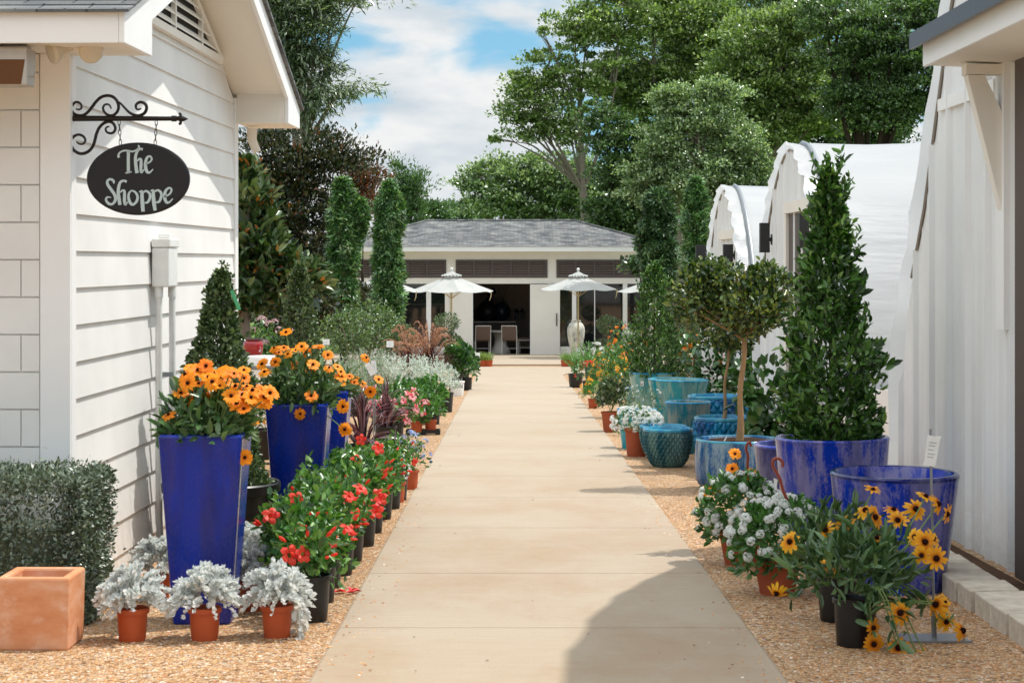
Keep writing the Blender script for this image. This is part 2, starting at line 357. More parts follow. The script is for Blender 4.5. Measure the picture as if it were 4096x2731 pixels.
class MB:
    """collects faces of one mesh"""
    def __init__(s): s.v = []; s.f = []; s.mi = []; s.cur = 0
    def add(s, V, Fs):
        o = len(s.v); s.v.extend([tuple(p) for p in V]); s.f.extend([tuple(i + o for i in f) for f in Fs]); s.mi.extend([s.cur] * len(Fs)); return s
    def box(s, x0, x1, y0, y1, z0, z1):
        V = [(x0, y0, z0), (x1, y0, z0), (x1, y1, z0), (x0, y1, z0), (x0, y0, z1), (x1, y0, z1), (x1, y1, z1), (x0, y1, z1)]
        return s.add(V, [(0, 3, 2, 1), (4, 5, 6, 7), (0, 1, 5, 4), (1, 2, 6, 5), (2, 3, 7, 6), (3, 0, 4, 7)])
    def prism(s, poly, axis, a, b):
        def P(u, w, t): return {'x': (t, u, w), 'y': (u, t, w), 'z': (u, w, t)}[axis]
        n = len(poly)
        V = [P(u, w, a) for u, w in poly] + [P(u, w, b) for u, w in poly]
        Fs = [tuple(range(n))[::-1], tuple(range(n, 2 * n))] + [(i, (i + 1) % n, n + (i + 1) % n, n + i) for i in range(n)]
        return s.add(V, Fs)
    def tube(s, pts, r, n=6, cap=True):
        pts = [Vector(p) for p in pts]; m = len(pts)
        rr = r if isinstance(r, (list, tuple)) else [r] * m
        V = []; up = None
        for i, p in enumerate(pts):
            t = (pts[min(i + 1, m - 1)] - pts[max(i - 1, 0)])
            t = t.normalized() if t.length > 1e-9 else Vector((0, 0, 1))
            if up is None:
                up = Vector((0, 0, 1)) if abs(t.z) < .9 else Vector((1, 0, 0))
            a = t.cross(up)
            a = a.normalized() if a.length > 1e-6 else t.orthogonal().normalized()
            b = t.cross(a); up = a.cross(t)
            for k in range(n):
                th = 2 * math.pi * k / n
                V.append(p + (a * math.cos(th) + b * math.sin(th)) * rr[i])
        Fs = [(i * n + k, i * n + (k + 1) % n, (i + 1) * n + (k + 1) % n, (i + 1) * n + k) for i in range(m - 1) for k in range(n)]
        if cap: Fs += [tuple(range(n))[::-1], tuple(range((m - 1) * n, m * n))]
        return s.add(V, Fs)
    def lathe(s, prof, n=40, c=(0, 0), fn=None, cap=True):
        V = []; m = len(prof)
        for i, (r, z) in enumerate(prof):
            for k in range(n):
                th = 2 * math.pi * k / n
                q = r if fn is None else fn(i, k, r, z)
                V.append((c[0] + q * math.cos(th), c[1] + q * math.sin(th), z))
        Fs = [(i * n + k, i * n + (k + 1) % n, (i + 1) * n + (k + 1) % n, (i + 1) * n + k) for i in range(m - 1) for k in range(n)]
        if cap and prof[0][0] > 1e-5: Fs.append(tuple(range(n))[::-1])
        if cap and prof[-1][0] > 1e-5: Fs.append(tuple(range((m - 1) * n, m * n)))
        return s.add(V, Fs)
    def sphere(s, c, r, n=10, m=6, sz=1.0):
        prof = [(max(1e-4, r * math.sin(math.pi * i / m)), -r * sz * math.cos(math.pi * i / m)) for i in range(m + 1)]
        o = len(s.v); s.lathe(prof, n)
        for i in range(o, len(s.v)):
            x, y, z = s.v[i]; s.v[i] = (x + c[0], y + c[1], z + c[2])
        return s
    def mesh(s, name, mats, smooth=False, uv=False):
        me = bpy.data.meshes.new(name); me.from_pydata(s.v, [], s.f)
        for m in (mats if isinstance(mats, (list, tuple)) else [mats]): me.materials.append(M[m])
        if len(me.materials) > 1: me.polygons.foreach_set('material_index', s.mi)
        if smooth:
            me.polygons.foreach_set('use_smooth', [True] * len(me.polygons))
            try: me.set_sharp_from_angle(angle=math.radians(40))
            except Exception: pass
        if uv:
            ul = me.uv_layers.new(name='slope')
            for p in me.polygons:
                nrm = p.normal; h = Vector((0, 0, 1)).cross(nrm)
                h = h.normalized() if h.length > 1e-4 else Vector((1, 0, 0))
                w = nrm.cross(h)
                for li in p.loop_indices:
                    co = me.vertices[me.loops[li].vertex_index].co
                    ul.data[li].uv = (co.dot(h), co.dot(w))
        me.validate(); me.update()
        return me
    def build(s, name, mats, parent=None, smooth=False, loc=(0, 0, 0), bevel=0.0, uv=False, rz=0.0):
        o = put(s.mesh(name, mats, smooth, uv), name, parent, loc)
        if rz: o.rotation_euler = (0, 0, rz)
        if bevel:
            b = o.modifiers.new('bevel', 'BEVEL'); b.width = bevel; b.segments = 2; b.limit_method = 'ANGLE'
        return o

# ------------------------------------------------------------------ leaves
def unit(a):
    return a / np.maximum(np.linalg.norm(a, axis=-1, keepdims=True), 1e-9)

LEAF = {   # (along, across, lift) corners and the quads that share them
    'dia': ([(0, 0, 0), (.45, .5, .06), (1, 0, -.05), (.45, -.5, .06)], [(0, 1, 2, 3)]),
    'oval': ([(0, 0, 0), (.32, .5, .12), (.72, .42, .08), (1, 0, -.1), (.72, -.42, .08), (.32, -.5, .12)], [(0, 1, 2, 3), (0, 3, 4, 5)]),
    'long': ([(0, 0, 0), (.3, .5, .08), (.7, .42, .02), (1, 0, -.16), (.7, -.42, .02), (.3, -.5, .08)], [(0, 1, 2, 3), (0, 3, 4, 5)]),
    'petal5': None,
}
def _star(k, inner, lift=0.0):
    V = [(0.0, 0.0, 0.0)]; Q = []
    for i in range(k):
        a = (i - (k - 1) / 2) * (math.pi * 1.5 / (k - 1)) if inner == 'leaf' else 2 * math.pi * i / k
        L = (1.0 - .3 * abs(i - (k - 1) / 2) / ((k - 1) / 2)) if inner == 'leaf' else 1.0
        w = .3 if inner == 'leaf' else .5
        o = len(V)
        V += [(math.cos(a - w) * L * .5, math.sin(a - w) * L * .5, lift * .5), (math.cos(a) * L, math.sin(a) * L, lift - .06), (math.cos(a + w) * L * .5, math.sin(a + w) * L * .5, lift * .5)]
        Q.append((0, o, o + 1, o + 2))
    return V, Q
LEAF['maple'] = _star(5, 'leaf')
LEAF['petal5'] = _star(5, 'flower', .25)
LEAF['petal4'] = _star(4, 'flower', .15)

def leaves(P, A, N, L, W, kind='oval'):
    n = len(P)
    A = unit(A); S = unit(np.cross(A, N)); N = np.cross(S, A)
    L = np.broadcast_to(np.asarray(L, float).reshape(-1, 1), (n, 1)); W = np.broadcast_to(np.asarray(W, float).reshape(-1, 1), (n, 1))
    tv, tq = LEAF[kind]
    V = np.stack([P + A * (a * L) + S * (b * W) + N * (c * L) for a, b, c in tv], 1)
    Q = np.asarray(tq)[None] + (np.arange(n) * len(tv))[:, None, None]
    return V.reshape(-1, 3), Q.reshape(-1, 4)

class LM:
    """collects leaves of one mesh"""
    def __init__(s): s.V = []; s.Q = []; s.n = 0
    def add(s, V, Q):
        s.V.append(V); s.Q.append(Q + s.n); s.n += len(V); return s
    def scatter(s, P, out, L, W, kind='oval', wout=.7, up=.3, jit=.45, nup=.4, szj=.25, droop=0.0):
        n = len(P)
        if n == 0: return s
        A = unit(unit(out) * wout + np.array([0, 0, up - droop]) + rng.normal(0, jit, (n, 3)))
        N = unit(unit(out) * .5 + np.array([0, 0, nup]) + rng.normal(0, .4, (n, 3)))
        sz = np.clip(1 + rng.normal(0, szj, n), .45, 1.7)
        return s.add(*leaves(P, A, N, L * sz, W * sz, kind))
    def blades(s, base, tip, w, sag=.25, seg=5, tipw=.15):
        """curved grass blades / arching straps: base->tip with the middle lifted"""
        n = len(base); d = tip - base
        h = unit(d * np.array([1, 1, .0]) + 1e-6)
        side = unit(np.cross(h, np.array([0, 0, 1.0])))
        side = unit(side + rng.normal(0, .35, (n, 3)))
        Ld = np.linalg.norm(d, axis=1, keepdims=True)
        rows = []
        for i in range(seg + 1):
            u = i / seg
            p = base + d * u + np.array([0, 0, 1.0]) * (sag * Ld * 4 * u * (1 - u)) + 0
            p = p - h * (sag * .6 * Ld * math.sin(math.pi * u))
            ww = w * ((1 - u) * 1.0 + tipw * u) * (.6 + .8 * math.sin(math.pi * min(1, .25 + u * .75)))
            rows += [p - side * ww / 2, p + side * ww / 2]
        V = np.stack(rows, 1); k = 2 * (seg + 1)
        q = np.array([(2 * i, 2 * i + 1, 2 * i + 3, 2 * i + 2) for i in range(seg)])
        return s.add(V.reshape(-1, 3), (q[None] + (np.arange(n) * k)[:, None, None]).reshape(-1, 4))
    def mesh(s, name, mat, smooth=False):
        return np_mesh(name, np.concatenate(s.V), np.concatenate(s.Q), mat, smooth)
    def build(s, name, mat, parent=None, loc=(0, 0, 0)):
        return put(s.mesh(name, mat), name, parent, loc)

def dome(n, r, c=(0, 0, 0), inner=.45, zmin=-.25, power=.5):
    """points through an ellipsoid, thicker near its skin -> points, outward directions"""
    d = unit(rng.normal(0, 1, (n * 3, 3))); d = d[d[:, 2] > zmin][:n]
    k = (inner + (1 - inner) * rng.random((len(d), 1)) ** power)
    return d * k * np.array(r) + np.array(c), unit(d / np.array(r))

def lump(P, amp, freq=3.0, seed=0):
    """low-frequency offset that breaks an even outline into clumps"""
    r = np.random.default_rng(seed); k = r.normal(0, freq, (6, 3)); ph = r.random(6) * 6.28
    return np.sin(P @ k.T + ph).sum(1, keepdims=True) * amp / 2.2

def limb(mb, a, b, r0, r1, sag=.12, seg=5, n=5):
    a = Vector(a); b = Vector(b); d = b - a; pts = []; rr = []
    off = Vector((R.uniform(-1, 1), R.uniform(-1, 1), R.uniform(.2, 1.0))) * d.length * sag
    for i in range(seg + 1):
        u = i / seg
        pts.append(a + d * u + off * math.sin(math.pi * u)); rr.append(r0 + (r1 - r0) * u)
    mb.tube(pts, rr, n, cap=False); return pts

def tree(name, label, cat, base, envs, nclump, per, rcl, L, W, kind, leafmat, barkmat, tr=.25, fork=None, trunk_top=None, group='trees behind the nursery',
         flat=.55, droop=0.0, twig=.02, extra=None, shell=(.45, 1.0), limbs=True, up=.25, accents=None):
    """tapered trunk, limbs to every mass of the crown, twigs to every clump, leaf clumps with gaps between"""
    o = thing(name, label, cat, base, group)
    B = np.array(base)
    envs = [(np.array(c) - B, np.array(r)) for c, r in envs]
    w = np.array([np.prod(r) ** (2 / 3) for c, r in envs]); w = w / w.sum()
    tt = np.array(trunk_top) - B if trunk_top is not None else envs[0][0] - np.array([0, 0, envs[0][1][2] * .4])
    fk = np.array(fork) - B if fork is not None else tt * .5
    mb = MB()
    mb.tube([(0, 0, -.3), tuple(fk * .5 + np.array([tr * .3, 0, 0])), tuple(fk)], [tr * 1.25, tr * .95, tr * .8], 8)
    axis = [fk]
    pts = limb(mb, fk, tt, tr * .78, tr * .35, .05); axis += [np.array(p) for p in pts]
    node = list(axis)
    if limbs:
        for c, r in envs:
            s0 = fk if R.random() < .55 else axis[R.randrange(len(axis) // 2)]
            tgt = c - np.array([0, 0, r[2] * .25])
            pts = limb(mb, s0, tgt, tr * .4, tr * .1, .07, 7); node += [np.array(p) for p in pts]
            for _ in range(3):
                dd = rng.normal(0, 1, 3); dd /= np.linalg.norm(dd)
                pts = limb(mb, pts[R.randrange(2, 6)], c + dd * r * .6, tr * .2, tr * .06, .1, 5, 4); node += [np.array(p) for p in pts]
    node = np.array(node)
    ci = rng.choice(len(envs), nclump, p=w)
    d = unit(rng.normal(0, 1, (nclump, 3)))
    wob = 1 + np.clip(lump(d + ci[:, None] * .7, .22, 2.4, nclump), -.35, .4) + rng.normal(0, .1, (nclump, 1))
    cen = np.array([envs[i][0] for i in ci]) + d * wob * np.array([envs[i][1] for i in ci]) * (shell[0] + (shell[1] - shell[0]) * rng.random((nclump, 1)) ** .6)
    axisc = np.mean([c for c, r in envs], 0)
    for c in cen[:: max(1, nclump // 130)]:
        k = np.argmin(((node - c) ** 2).sum(1)); limb(mb, node[k], c, twig, twig * .3, .1, 3, 3)
    mb.build('trunk', barkmat, o, smooth=True)
    sz = rcl * np.clip(1 + rng.normal(0, .38, nclump), .4, 1.9)
    dirs = unit(rng.normal(0, 1, (nclump * per, 3))); dirs[:, 2] = np.where(dirs[:, 2] < -.15, -dirs[:, 2] * .8, dirs[:, 2]); dirs = unit(dirs)
    rad = rng.random((nclump * per, 1)) ** .36 * (1 + .35 * (rng.random((nclump * per, 1)) < .15))
    cc = np.repeat(cen, per, 0); ss = np.repeat(sz, per)[:, None]
    P = cc + dirs * rad * ss * np.array([1, 1, flat])
    keep = rng.random(len(P)) > .08
    out = unit(dirs * .8 + unit(cc - axisc) * .5)
    lm = LM(); lm.scatter(P[keep], out[keep], L, W, kind, wout=.7, up=up, jit=.5, droop=droop, nup=.8)
    lm.build('crown', leafmat, o)
    if accents:
        m2, frac, L2, W2, k2 = accents
        sel = rng.random(len(P)) < frac
        top = (P[:, 2] > cc[:, 2])
        sel &= top
        l2 = LM(); l2.scatter(P[sel] + out[sel] * rcl * .25, out[sel], L2, W2, k2, up=.5, jit=.35)
        l2.build('young_leaves', m2, o)
    return o

# ------------------------------------------------------------------ pots
def pot_profile(rt, rb, h, wall=.03, lip=0.0, style='flare', depth=.7, inner_to=None):
    pr = []
    n = 10
    for i in range(n + 1):
        u = i / n
        if style == 'flare': r = rb + (rt - rb) * (u ** .8)
        elif style == 'bowl': r = rb + (rt - rb) * min(1, math.sin(math.pi / 2 * min(1, u * 1.15)) ** .8)
        elif style == 'drum': r = rt - (rt - rb) * max(0, (.2 - u) / .2) ** 1.6 + .012 * math.sin(math.pi * u)
        elif style == 'cup': r = rb + (rt - rb) * (math.sin(math.pi / 2 * u) ** .75)
        else: r = rb + (rt - rb) * u
        pr.append((r, h * u))
    if lip: pr[-1] = (rt, h - lip * 1.4); pr += [(rt + lip, h - lip * 1.4 + .002), (rt + lip, h)]
    rt2 = pr[-1][0]
    pr += [(rt2 - wall * .25, h + wall * .22), (rt2 - wall * .75, h + wall * .22), (rt2 - wall, h - wall * .1)]
    zi = h * (1 - depth)
    ri = rb + (rt - rb) * ((1 - depth) ** .8) - wall
    pr += [(max(.02, (rt2 - wall + ri) / 2 + .0 * h), (h + zi) / 2), (max(.02, ri), zi)]
    return pr

def pot(name, rt, rb, h, mat, parent, **kw):
    n = kw.pop('n', 40)
    return MB().lathe(pot_profile(rt, rb, h, **kw), n).build(name, mat, parent, smooth=True)

def soil(parent, r, z, mat='soil'):
    mb = MB(); n = 22
    prof = [(r * (1 - i / 5) + 1e-4, z + .012 * math.sin(i * 1.7) + .01 * (i > 0)) for i in range(6)]
    mb.lathe(prof, n); return mb.build('soil', mat, parent, smooth=True)

_mesh = {}
def nursery_pot_mesh(h=.235, rt=.105, rb=.085, mat='black_plastic', ribbed=False):
    key = ('np', h, rt, rb, mat, ribbed)
    if key not in _mesh:
        pr = [(rb, 0), (rb + .002, .01), (rb + (rt - rb) * .5, h * .5), (rt - .006, h - .024), (rt + .004, h - .022), (rt + .005, h), (rt, h + .003), (rt - .005, h), (rt - .01, h - .03), (rt - .012, h - .05)]
        fn = (lambda i, k, r, z: r * (1 - .025 * (k % 2)) if i < 4 else r) if ribbed else None
        _mesh[key] = MB().lathe(pr, 40 if ribbed else 28, fn=fn).mesh('nursery_pot', mat, smooth=not ribbed)
    return _mesh[key]

def npot(parent, h=.235, rt=.105, rb=.085, mat='black_plastic', ribbed=False, dirt=True):
    put(nursery_pot_mesh(h, rt, rb, mat, ribbed), 'pot', parent)
    if dirt: soil(parent, rt - .012, h - .04)

# ------------------------------------------------------------------ flowers
def daisy_mesh(key, petals, r, w, petmat, disc, dz, cup=.12, droop=0.0, seed=0):
    if key in _mesh: return _mesh[key]
    rr = random.Random(seed); mb = MB()
    for i in range(petals):
        a = 2 * math.pi * i / petals + rr.uniform(-.12, .12); L = r * rr.uniform(.88, 1.06); ww = w * rr.uniform(.85, 1.15)
        ca, sa = math.cos(a), math.sin(a); z1 = cup * r + rr.uniform(-.06, .08) * r; z2 = (cup * .6 - droop) * r + rr.uniform(-.12, .1) * r
        def p(u, s, z): return (ca * u - sa * s, sa * u + ca * s, z)
        o = [p(disc * .6, -ww * .28, 0), p(L * .45, -ww * .5, z1 * .7), p(L * .82, -ww * .45, z2 * .9 + z1 * .2), p(L, -ww * .12, z2), p(L, ww * .12, z2 - .002), p(L * .82, ww * .45, z2 * .9 + z1 * .2), p(L * .45, ww * .5, z1 * .7), p(disc * .6, ww * .28, 0),
             p(L * .45, 0, z1 * .55), p(L * .82, 0, z2 * .8 + z1 * .15)]
        mb.add(o, [(0, 1, 8, 7), (7, 8, 6), (1, 2, 9, 8), (8, 9, 5, 6), (2, 3, 4, 9), (9, 4, 5)])
    mb.cur = 1
    mb.lathe([(disc * 1.02, -.002), (disc, dz * .5), (disc * .75, dz * .9), (disc * .35, dz * 1.1), (.0004, dz * 1.12)], 12)
    _mesh[key] = mb.mesh('daisy', [petmat, 'disc_brown'], smooth=False)
    return _mesh[key]

def trumpet_mesh(key, r, mat, seed=0):
    if key in _mesh: return _mesh[key]
    rr = random.Random(seed); mb = MB(); n = 5
    ringA = [(.012 * math.cos(2 * math.pi * k / 10), .012 * math.sin(2 * math.pi * k / 10), 0) for k in range(10)]
    ringB = [(.3 * r * math.cos(2 * math.pi * k / 10), .3 * r * math.sin(2 * math.pi * k / 10), .75 * r) for k in range(10)]
    mb.add(ringA + ringB, [(k, (k + 1) % 10, 10 + (k + 1) % 10, 10 + k) for k in range(10)])
    for i in range(n):
        a = 2 * math.pi * i / n; tw = .25
        def p(u, t, z): return (u * r * math.cos(a + t), u * r * math.sin(a + t), .75 * r + z * r)
        z0 = rr.uniform(-.1, .12)
        V = [p(.3, -.6, 0), p(.3, .6, 0), p(.7, .62 + tw, .12 + z0), p(1.0, .3 + tw, -.02 + z0), p(.98, -.12 + tw, -.1 + z0), p(.72, -.5 + tw, .02 + z0), p(.65, .05 + tw * .5, .12 + z0)]
        mb.add(V, [(0, 1, 6), (1, 2, 6), (2, 3, 6), (3, 4, 6), (4, 5, 6), (5, 0, 6)])
    _mesh[key] = mb.mesh('trumpet', mat, smooth=False)
    return _mesh[key]

def cluster_mesh(key, r, n, pr, mat, kind='petal5', flat=.7):
    """a rounded head of many small florets"""
    if key in _mesh: return _mesh[key]
    P, o = dome(n, (r, r, r * flat), inner=.8, zmin=-.15)
    lm = LM(); N = len(P)
    A = unit(np.cross(o, rng.normal(0, 1, (N, 3))))
    lm.add(*leaves(P, A, o + rng.normal(0, .15, (N, 3)), np.full(N, pr), np.full(N, pr), kind))
    _mesh[key] = lm.mesh('floret_head', mat)
    return _mesh[key]

def face(d, roll=None):
    q = Vector(d).to_track_quat('Z', 'Y')
    return q @ Quaternion((0, 0, 1), R.uniform(0, 6.28) if roll is None else roll)

def stem_to(mb, a, b, r=.0035, bow=.08):
    a = Vector(a); b = Vector(b); m = (a + b) / 2 + Vector((R.uniform(-1, 1), R.uniform(-1, 1), .6)) * (b - a).length * bow
    mb.tube([a, a.lerp(m, .6), m.lerp(b, .3), b], r, 4, cap=False)
# ------------------------------------------------------------------ camera, sun, sky
sc = bpy.context.scene
cam = bpy.data.cameras.new('camera'); co = bpy.data.objects.new('camera', cam); C.objects.link(co)
cam.sensor_width = 36; cam.lens = 36 * F / 2352
cam.shift_x = (1176 - CX) / 2352; cam.shift_y = -(784 - HY) / 2352
cam.clip_start = .1; cam.clip_end = 3000
co.location = (0, 0, CH); co.rotation_euler = (math.radians(90), 0, 0)
cam.dof.use_dof = True; cam.dof.focus_distance = 27.0; cam.dof.aperture_fstop = 13
sc.camera = co
sc.view_settings.view_transform = 'Standard'; sc.view_settings.look = 'None'
sc.view_settings.exposure = 0.74; sc.view_settings.gamma = 1.0
sc.render.resolution_x, sc.render.resolution_y = 1024, 682
sc.cycles.max_bounces = 6; sc.cycles.diffuse_bounces = 3; sc.cycles.glossy_bounces = 2; sc.cycles.transmission_bounces = 3
sc.cycles.use_adaptive_sampling = True

SUN = Vector((.413, .165, .896)).normalized()
sl = bpy.data.lights.new('sun', 'SUN'); sl.energy = 2.25; sl.angle = math.radians(.55); sl.color = (1.0, .97, .915)
so = bpy.data.objects.new('sun', sl); C.objects.link(so); so.rotation_mode = 'QUATERNION'
so.rotation_quaternion = SUN.to_track_quat('Z', 'Y')

w = bpy.data.worlds.new('World'); sc.world = w; w.use_nodes = True
nt = w.node_tree; nt.nodes.clear()
def wn(t, **k):
    n = nt.nodes.new('ShaderNode' + t)
    for a, b in k.items(): setattr(n, a, b)
    return n
tc = wn('TexCoord')
sky = wn('TexSky', sky_type='NISHITA', sun_disc=False, sun_elevation=math.asin(SUN.z), sun_rotation=math.atan2(SUN.x, SUN.y),
         air_density=1.0, dust_density=.4, ozone_density=2.0)
# look a little higher into the sky dome than the horizon haze, for the deep blue between the clouds
mpz = wn('Mapping'); mpz.inputs['Location'].default_value = (0, 0, .22)
nt.links.new(tc.outputs['Generated'], mpz.inputs[0]); nt.links.new(mpz.outputs[0], sky.inputs[0])
cm = wn('Mapping'); cm.inputs['Scale'].default_value = (11, 11, 30); cm.inputs['Location'].default_value = (3.1, 1.7, .6); cm.inputs['Rotation'].default_value = (0, math.radians(-4), 0)
nt.links.new(tc.outputs['Generated'], cm.inputs[0])
nz = wn('TexNoise'); nz.inputs['Scale'].default_value = 1.0; nz.inputs['Detail'].default_value = 7; nz.inputs['Roughness'].default_value = .47; nz.inputs['Distortion'].default_value = .35
nt.links.new(cm.outputs[0], nz.inputs['Vector'])
sep = wn('SeparateXYZ'); nt.links.new(tc.outputs['Generated'], sep.inputs[0])
el = wn('MapRange'); el.inputs[1].default_value = 0.0; el.inputs[2].default_value = .13; el.inputs[3].default_value = .2; el.inputs[4].default_value = -.035
nt.links.new(sep.outputs[2], el.inputs[0])
e2 = wn('MapRange'); e2.inputs[1].default_value = .22; e2.inputs[2].default_value = .5; e2.inputs[3].default_value = 0.0; e2.inputs[4].default_value = .16  # more cloud overhead, out of frame, added to whiten the fill light
nt.links.new(sep.outputs[2], e2.inputs[0])
a0 = wn('Math', operation='ADD'); nt.links.new(el.outputs[0], a0.inputs[0]); nt.links.new(e2.outputs[0], a0.inputs[1])
ad = wn('Math', operation='ADD'); nt.links.new(nz.outputs['Fac'], ad.inputs[0]); nt.links.new(a0.outputs[0], ad.inputs[1])
rp = wn('ValToRGB'); rp.color_ramp.interpolation = 'EASE'
rp.color_ramp.elements[0].position = .43; rp.color_ramp.elements[0].color = (0, 0, 0, 1)
rp.color_ramp.elements[1].position = .58; rp.color_ramp.elements[1].color = (1, 1, 1, 1)
nt.links.new(ad.outputs[0], rp.inputs[0])
n2 = wn('TexNoise'); n2.inputs['Scale'].default_value = 1.6; n2.inputs['Detail'].default_value = 5
nt.links.new(cm.outputs[0], n2.inputs['Vector'])
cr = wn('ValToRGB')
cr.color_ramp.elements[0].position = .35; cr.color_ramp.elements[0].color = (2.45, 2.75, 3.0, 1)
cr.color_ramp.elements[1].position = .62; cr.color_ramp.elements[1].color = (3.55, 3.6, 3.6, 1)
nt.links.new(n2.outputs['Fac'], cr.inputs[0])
sk2 = wn('Mix', data_type='RGBA', blend_type='MULTIPLY'); sk2.inputs[0].default_value = 1.0
nt.links.new(sky.outputs[0], sk2.inputs[6]); sk2.inputs[7].default_value = (.58, .78, .66, 1)
mx = wn('Mix', data_type='RGBA')
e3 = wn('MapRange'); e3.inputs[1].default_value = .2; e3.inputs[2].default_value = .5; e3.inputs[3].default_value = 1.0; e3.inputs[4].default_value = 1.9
nt.links.new(sep.outputs[2], e3.inputs[0])      # clouds overhead, out of frame, brightened with height to add fill light
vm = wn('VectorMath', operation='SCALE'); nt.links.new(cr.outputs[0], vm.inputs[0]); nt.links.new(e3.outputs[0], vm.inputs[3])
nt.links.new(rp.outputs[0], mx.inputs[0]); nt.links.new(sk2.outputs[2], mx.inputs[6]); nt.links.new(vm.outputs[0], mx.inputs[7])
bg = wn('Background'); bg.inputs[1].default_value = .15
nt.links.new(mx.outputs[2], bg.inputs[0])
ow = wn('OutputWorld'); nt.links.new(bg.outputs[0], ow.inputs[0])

# ------------------------------------------------------------------ ground, gravel, path
def strip(name, pts, mat, dz):
    """sheet given as rows (y, x0, x1)"""
    mb = MB()
    for (y0, a0, b0), (y1, a1, b1) in zip(pts[:-1], pts[1:]):
        mb.add([(a0, y0, gz(y0) + dz), (b0, y0, gz(y0) + dz), (b1, y1, gz(y1) + dz), (a1, y1, gz(y1) + dz)], [(0, 1, 2, 3)])
    return tag(mb.build(name, mat), kind='structure')
strip('ground', [(-60, -900, 900), (66, -900, 900), (1500, -900, 900)], 'lawn', -.012)
strip('gravel_bed', [(-50, -16, 16), (30, -16, 16), (47, -6.5, 7.5), (66, -9, 9), (68, -9, 9)], 'gravel', 0.0)

XL, XR = -.5463 * CH, .7312 * CH
joints = [2.6, 5.2, 7.6, 9.9, 11.93, 14.4, 16.7, 18.8, 20.75, 22.85, 25.06, 27.6, 30.0, 32.4, 34.8, 37.2, 39.6, 42.0, 44.4, 46.9]
mb = MB()
joints = [-3.0, 0.0] + joints
for a, b in zip(joints[:-1], joints[1:]):
    g = .0045
    V = []
    for y in (a + g, b - g):
        for x, z in ((XL, -.05), (XL, .006), (XL + .012, .012), (XR - .012, .012), (XR, .006), (XR, -.05)):
            V.append((x, y, gz(y) + z))
    mb.add(V, [(i, i + 1, i + 7, i + 6) for i in range(5)] + [(0, 1, 2, 3, 4, 5)[::-1], (6, 7, 8, 9, 10, 11)])
# flared end and the cross walk
Y0, Y1 = 46.905, 53.8
fl = [(46.905, XL, XR), (47.8, XL - .06, XR + .06), (48.5, XL - .35, XR + .35), (49.0, XL - .9, XR + .9), (49.3, XL - 2.2, XR + 2.2), (49.4, -8.5, 8.5), (53.8, -8.5, 8.5)]
for (a, l0, r0), (b, l1, r1) in zip(fl[:-1], fl[1:]):
    mb.add([(l0, a, gz(a) + .012), (r0, a, gz(a) + .012), (r1, b, gz(b) + .012), (l1, b, gz(b) + .012)], [(0, 1, 2, 3)])
mb.add([(-8.5, 53.8, gz(53.8) + .012), (8.5, 53.8, gz(53.8) + .012), (8.5, 53.8, gz(53.8) - .05), (-8.5, 53.8, gz(53.8) - .05)], [(0, 1, 2, 3)])
tag(mb.build('path', 'concrete'), kind='structure')
mb = MB()   # dark joint filler just under the slabs
for y in joints[1:]: mb.box(XL + .01, XR - .01, y - .02, y + .02, gz(y) - .03, gz(y) + .007)
tag(mb.build('path_joints', 'joint_sand'), kind='structure')
mb = MB(); ya, yb = 55.0, 67.2
z0, z1 = gz(ya) + .045, gz(66) + .03
mb.add([(-8.2, ya, z0), (8.2, ya, z0), (8.2, yb, z1), (-8.2, yb, z1), (-8.2, ya, z0 - .2), (8.2, ya, z0 - .2)], [(0, 1, 2, 3), (4, 5, 1, 0)])
tag(mb.build('patio', 'concrete'), kind='structure')
def patio_z(y): return z0 + (z1 - z0) * (y - ya) / (yb - ya)

# loose pebbles over the nearest gravel
mb = MB(); ico = [(0, 0, .7), (1, 0, 0), (.2, 1, 0), (-.9, .5, 0), (-.8, -.6, 0), (.3, -1, 0)]
n = 14000
px = np.where(rng.random(n) < .5, rng.uniform(-3.1, XL - .01, n), rng.uniform(XR + .01, 2.9, n)); sp_ = rng.random(n) < .02; px = np.where(sp_, np.where(rng.random(n) < .5, XL + rng.random(n) ** 2 * .25, XR - rng.random(n) ** 2 * .25), px); py = 8.3 + rng.random(n) ** 1.2 * 8
s = rng.uniform(.004, .0095, n); th = rng.uniform(0, 6.28, n)
T = np.array(ico); ca, sa = np.cos(th), np.sin(th)
V = np.stack([px[:, None] + s[:, None] * (T[:, 0] * ca[:, None] - T[:, 1] * sa[:, None]), py[:, None] + s[:, None] * (T[:, 0] * sa[:, None] + T[:, 1] * ca[:, None]), (-SL * py)[:, None] + np.where((px > XL) & (px < XR), .013, 0.0)[:, None] + s[:, None] * T[:, 2] * .9], 2)
Q = np.array([(0, 1, 2), (0, 2, 3), (0, 3, 4), (0, 4, 5), (0, 5, 1)])
t = NT('pebble')
ri = t.n('NewGeometry').outputs['Random Per Island']
t.pbr(t.ramp(ri, [(0, srgb('#8a5f3a')), (.3, srgb('#c08a56')), (.6, srgb('#d9b184')), (.85, srgb('#b9744a')), (1, srgb('#f0e2cf'))]), .7, spec=.3); M['pebble'] = t.m
me = np_mesh('pebbles', V.reshape(-1, 3), (Q[None] + (np.arange(n) * 6)[:, None, None]).reshape(-1, 3), 'pebble', k=3)
tag(put(me, 'gravel_pebbles'), 'loose tan and white pebbles scattered over the gravel beds', 'gravel', kind='stuff')

# ------------------------------------------------------------------ the shop (left)
ang = -math.atan(.0278)
hs = thing('shop_building', 'white lap sided shop with gable vent and grey shingle roof', 'building', (-2.456, 10.98, 0), rz=ang)
LEN, SLP, ZB = 5.5, .32, 2.912
def zr(y): return ZB + SLP * (y if y < LEN / 2 else LEN - y)        # underside of the rake boards
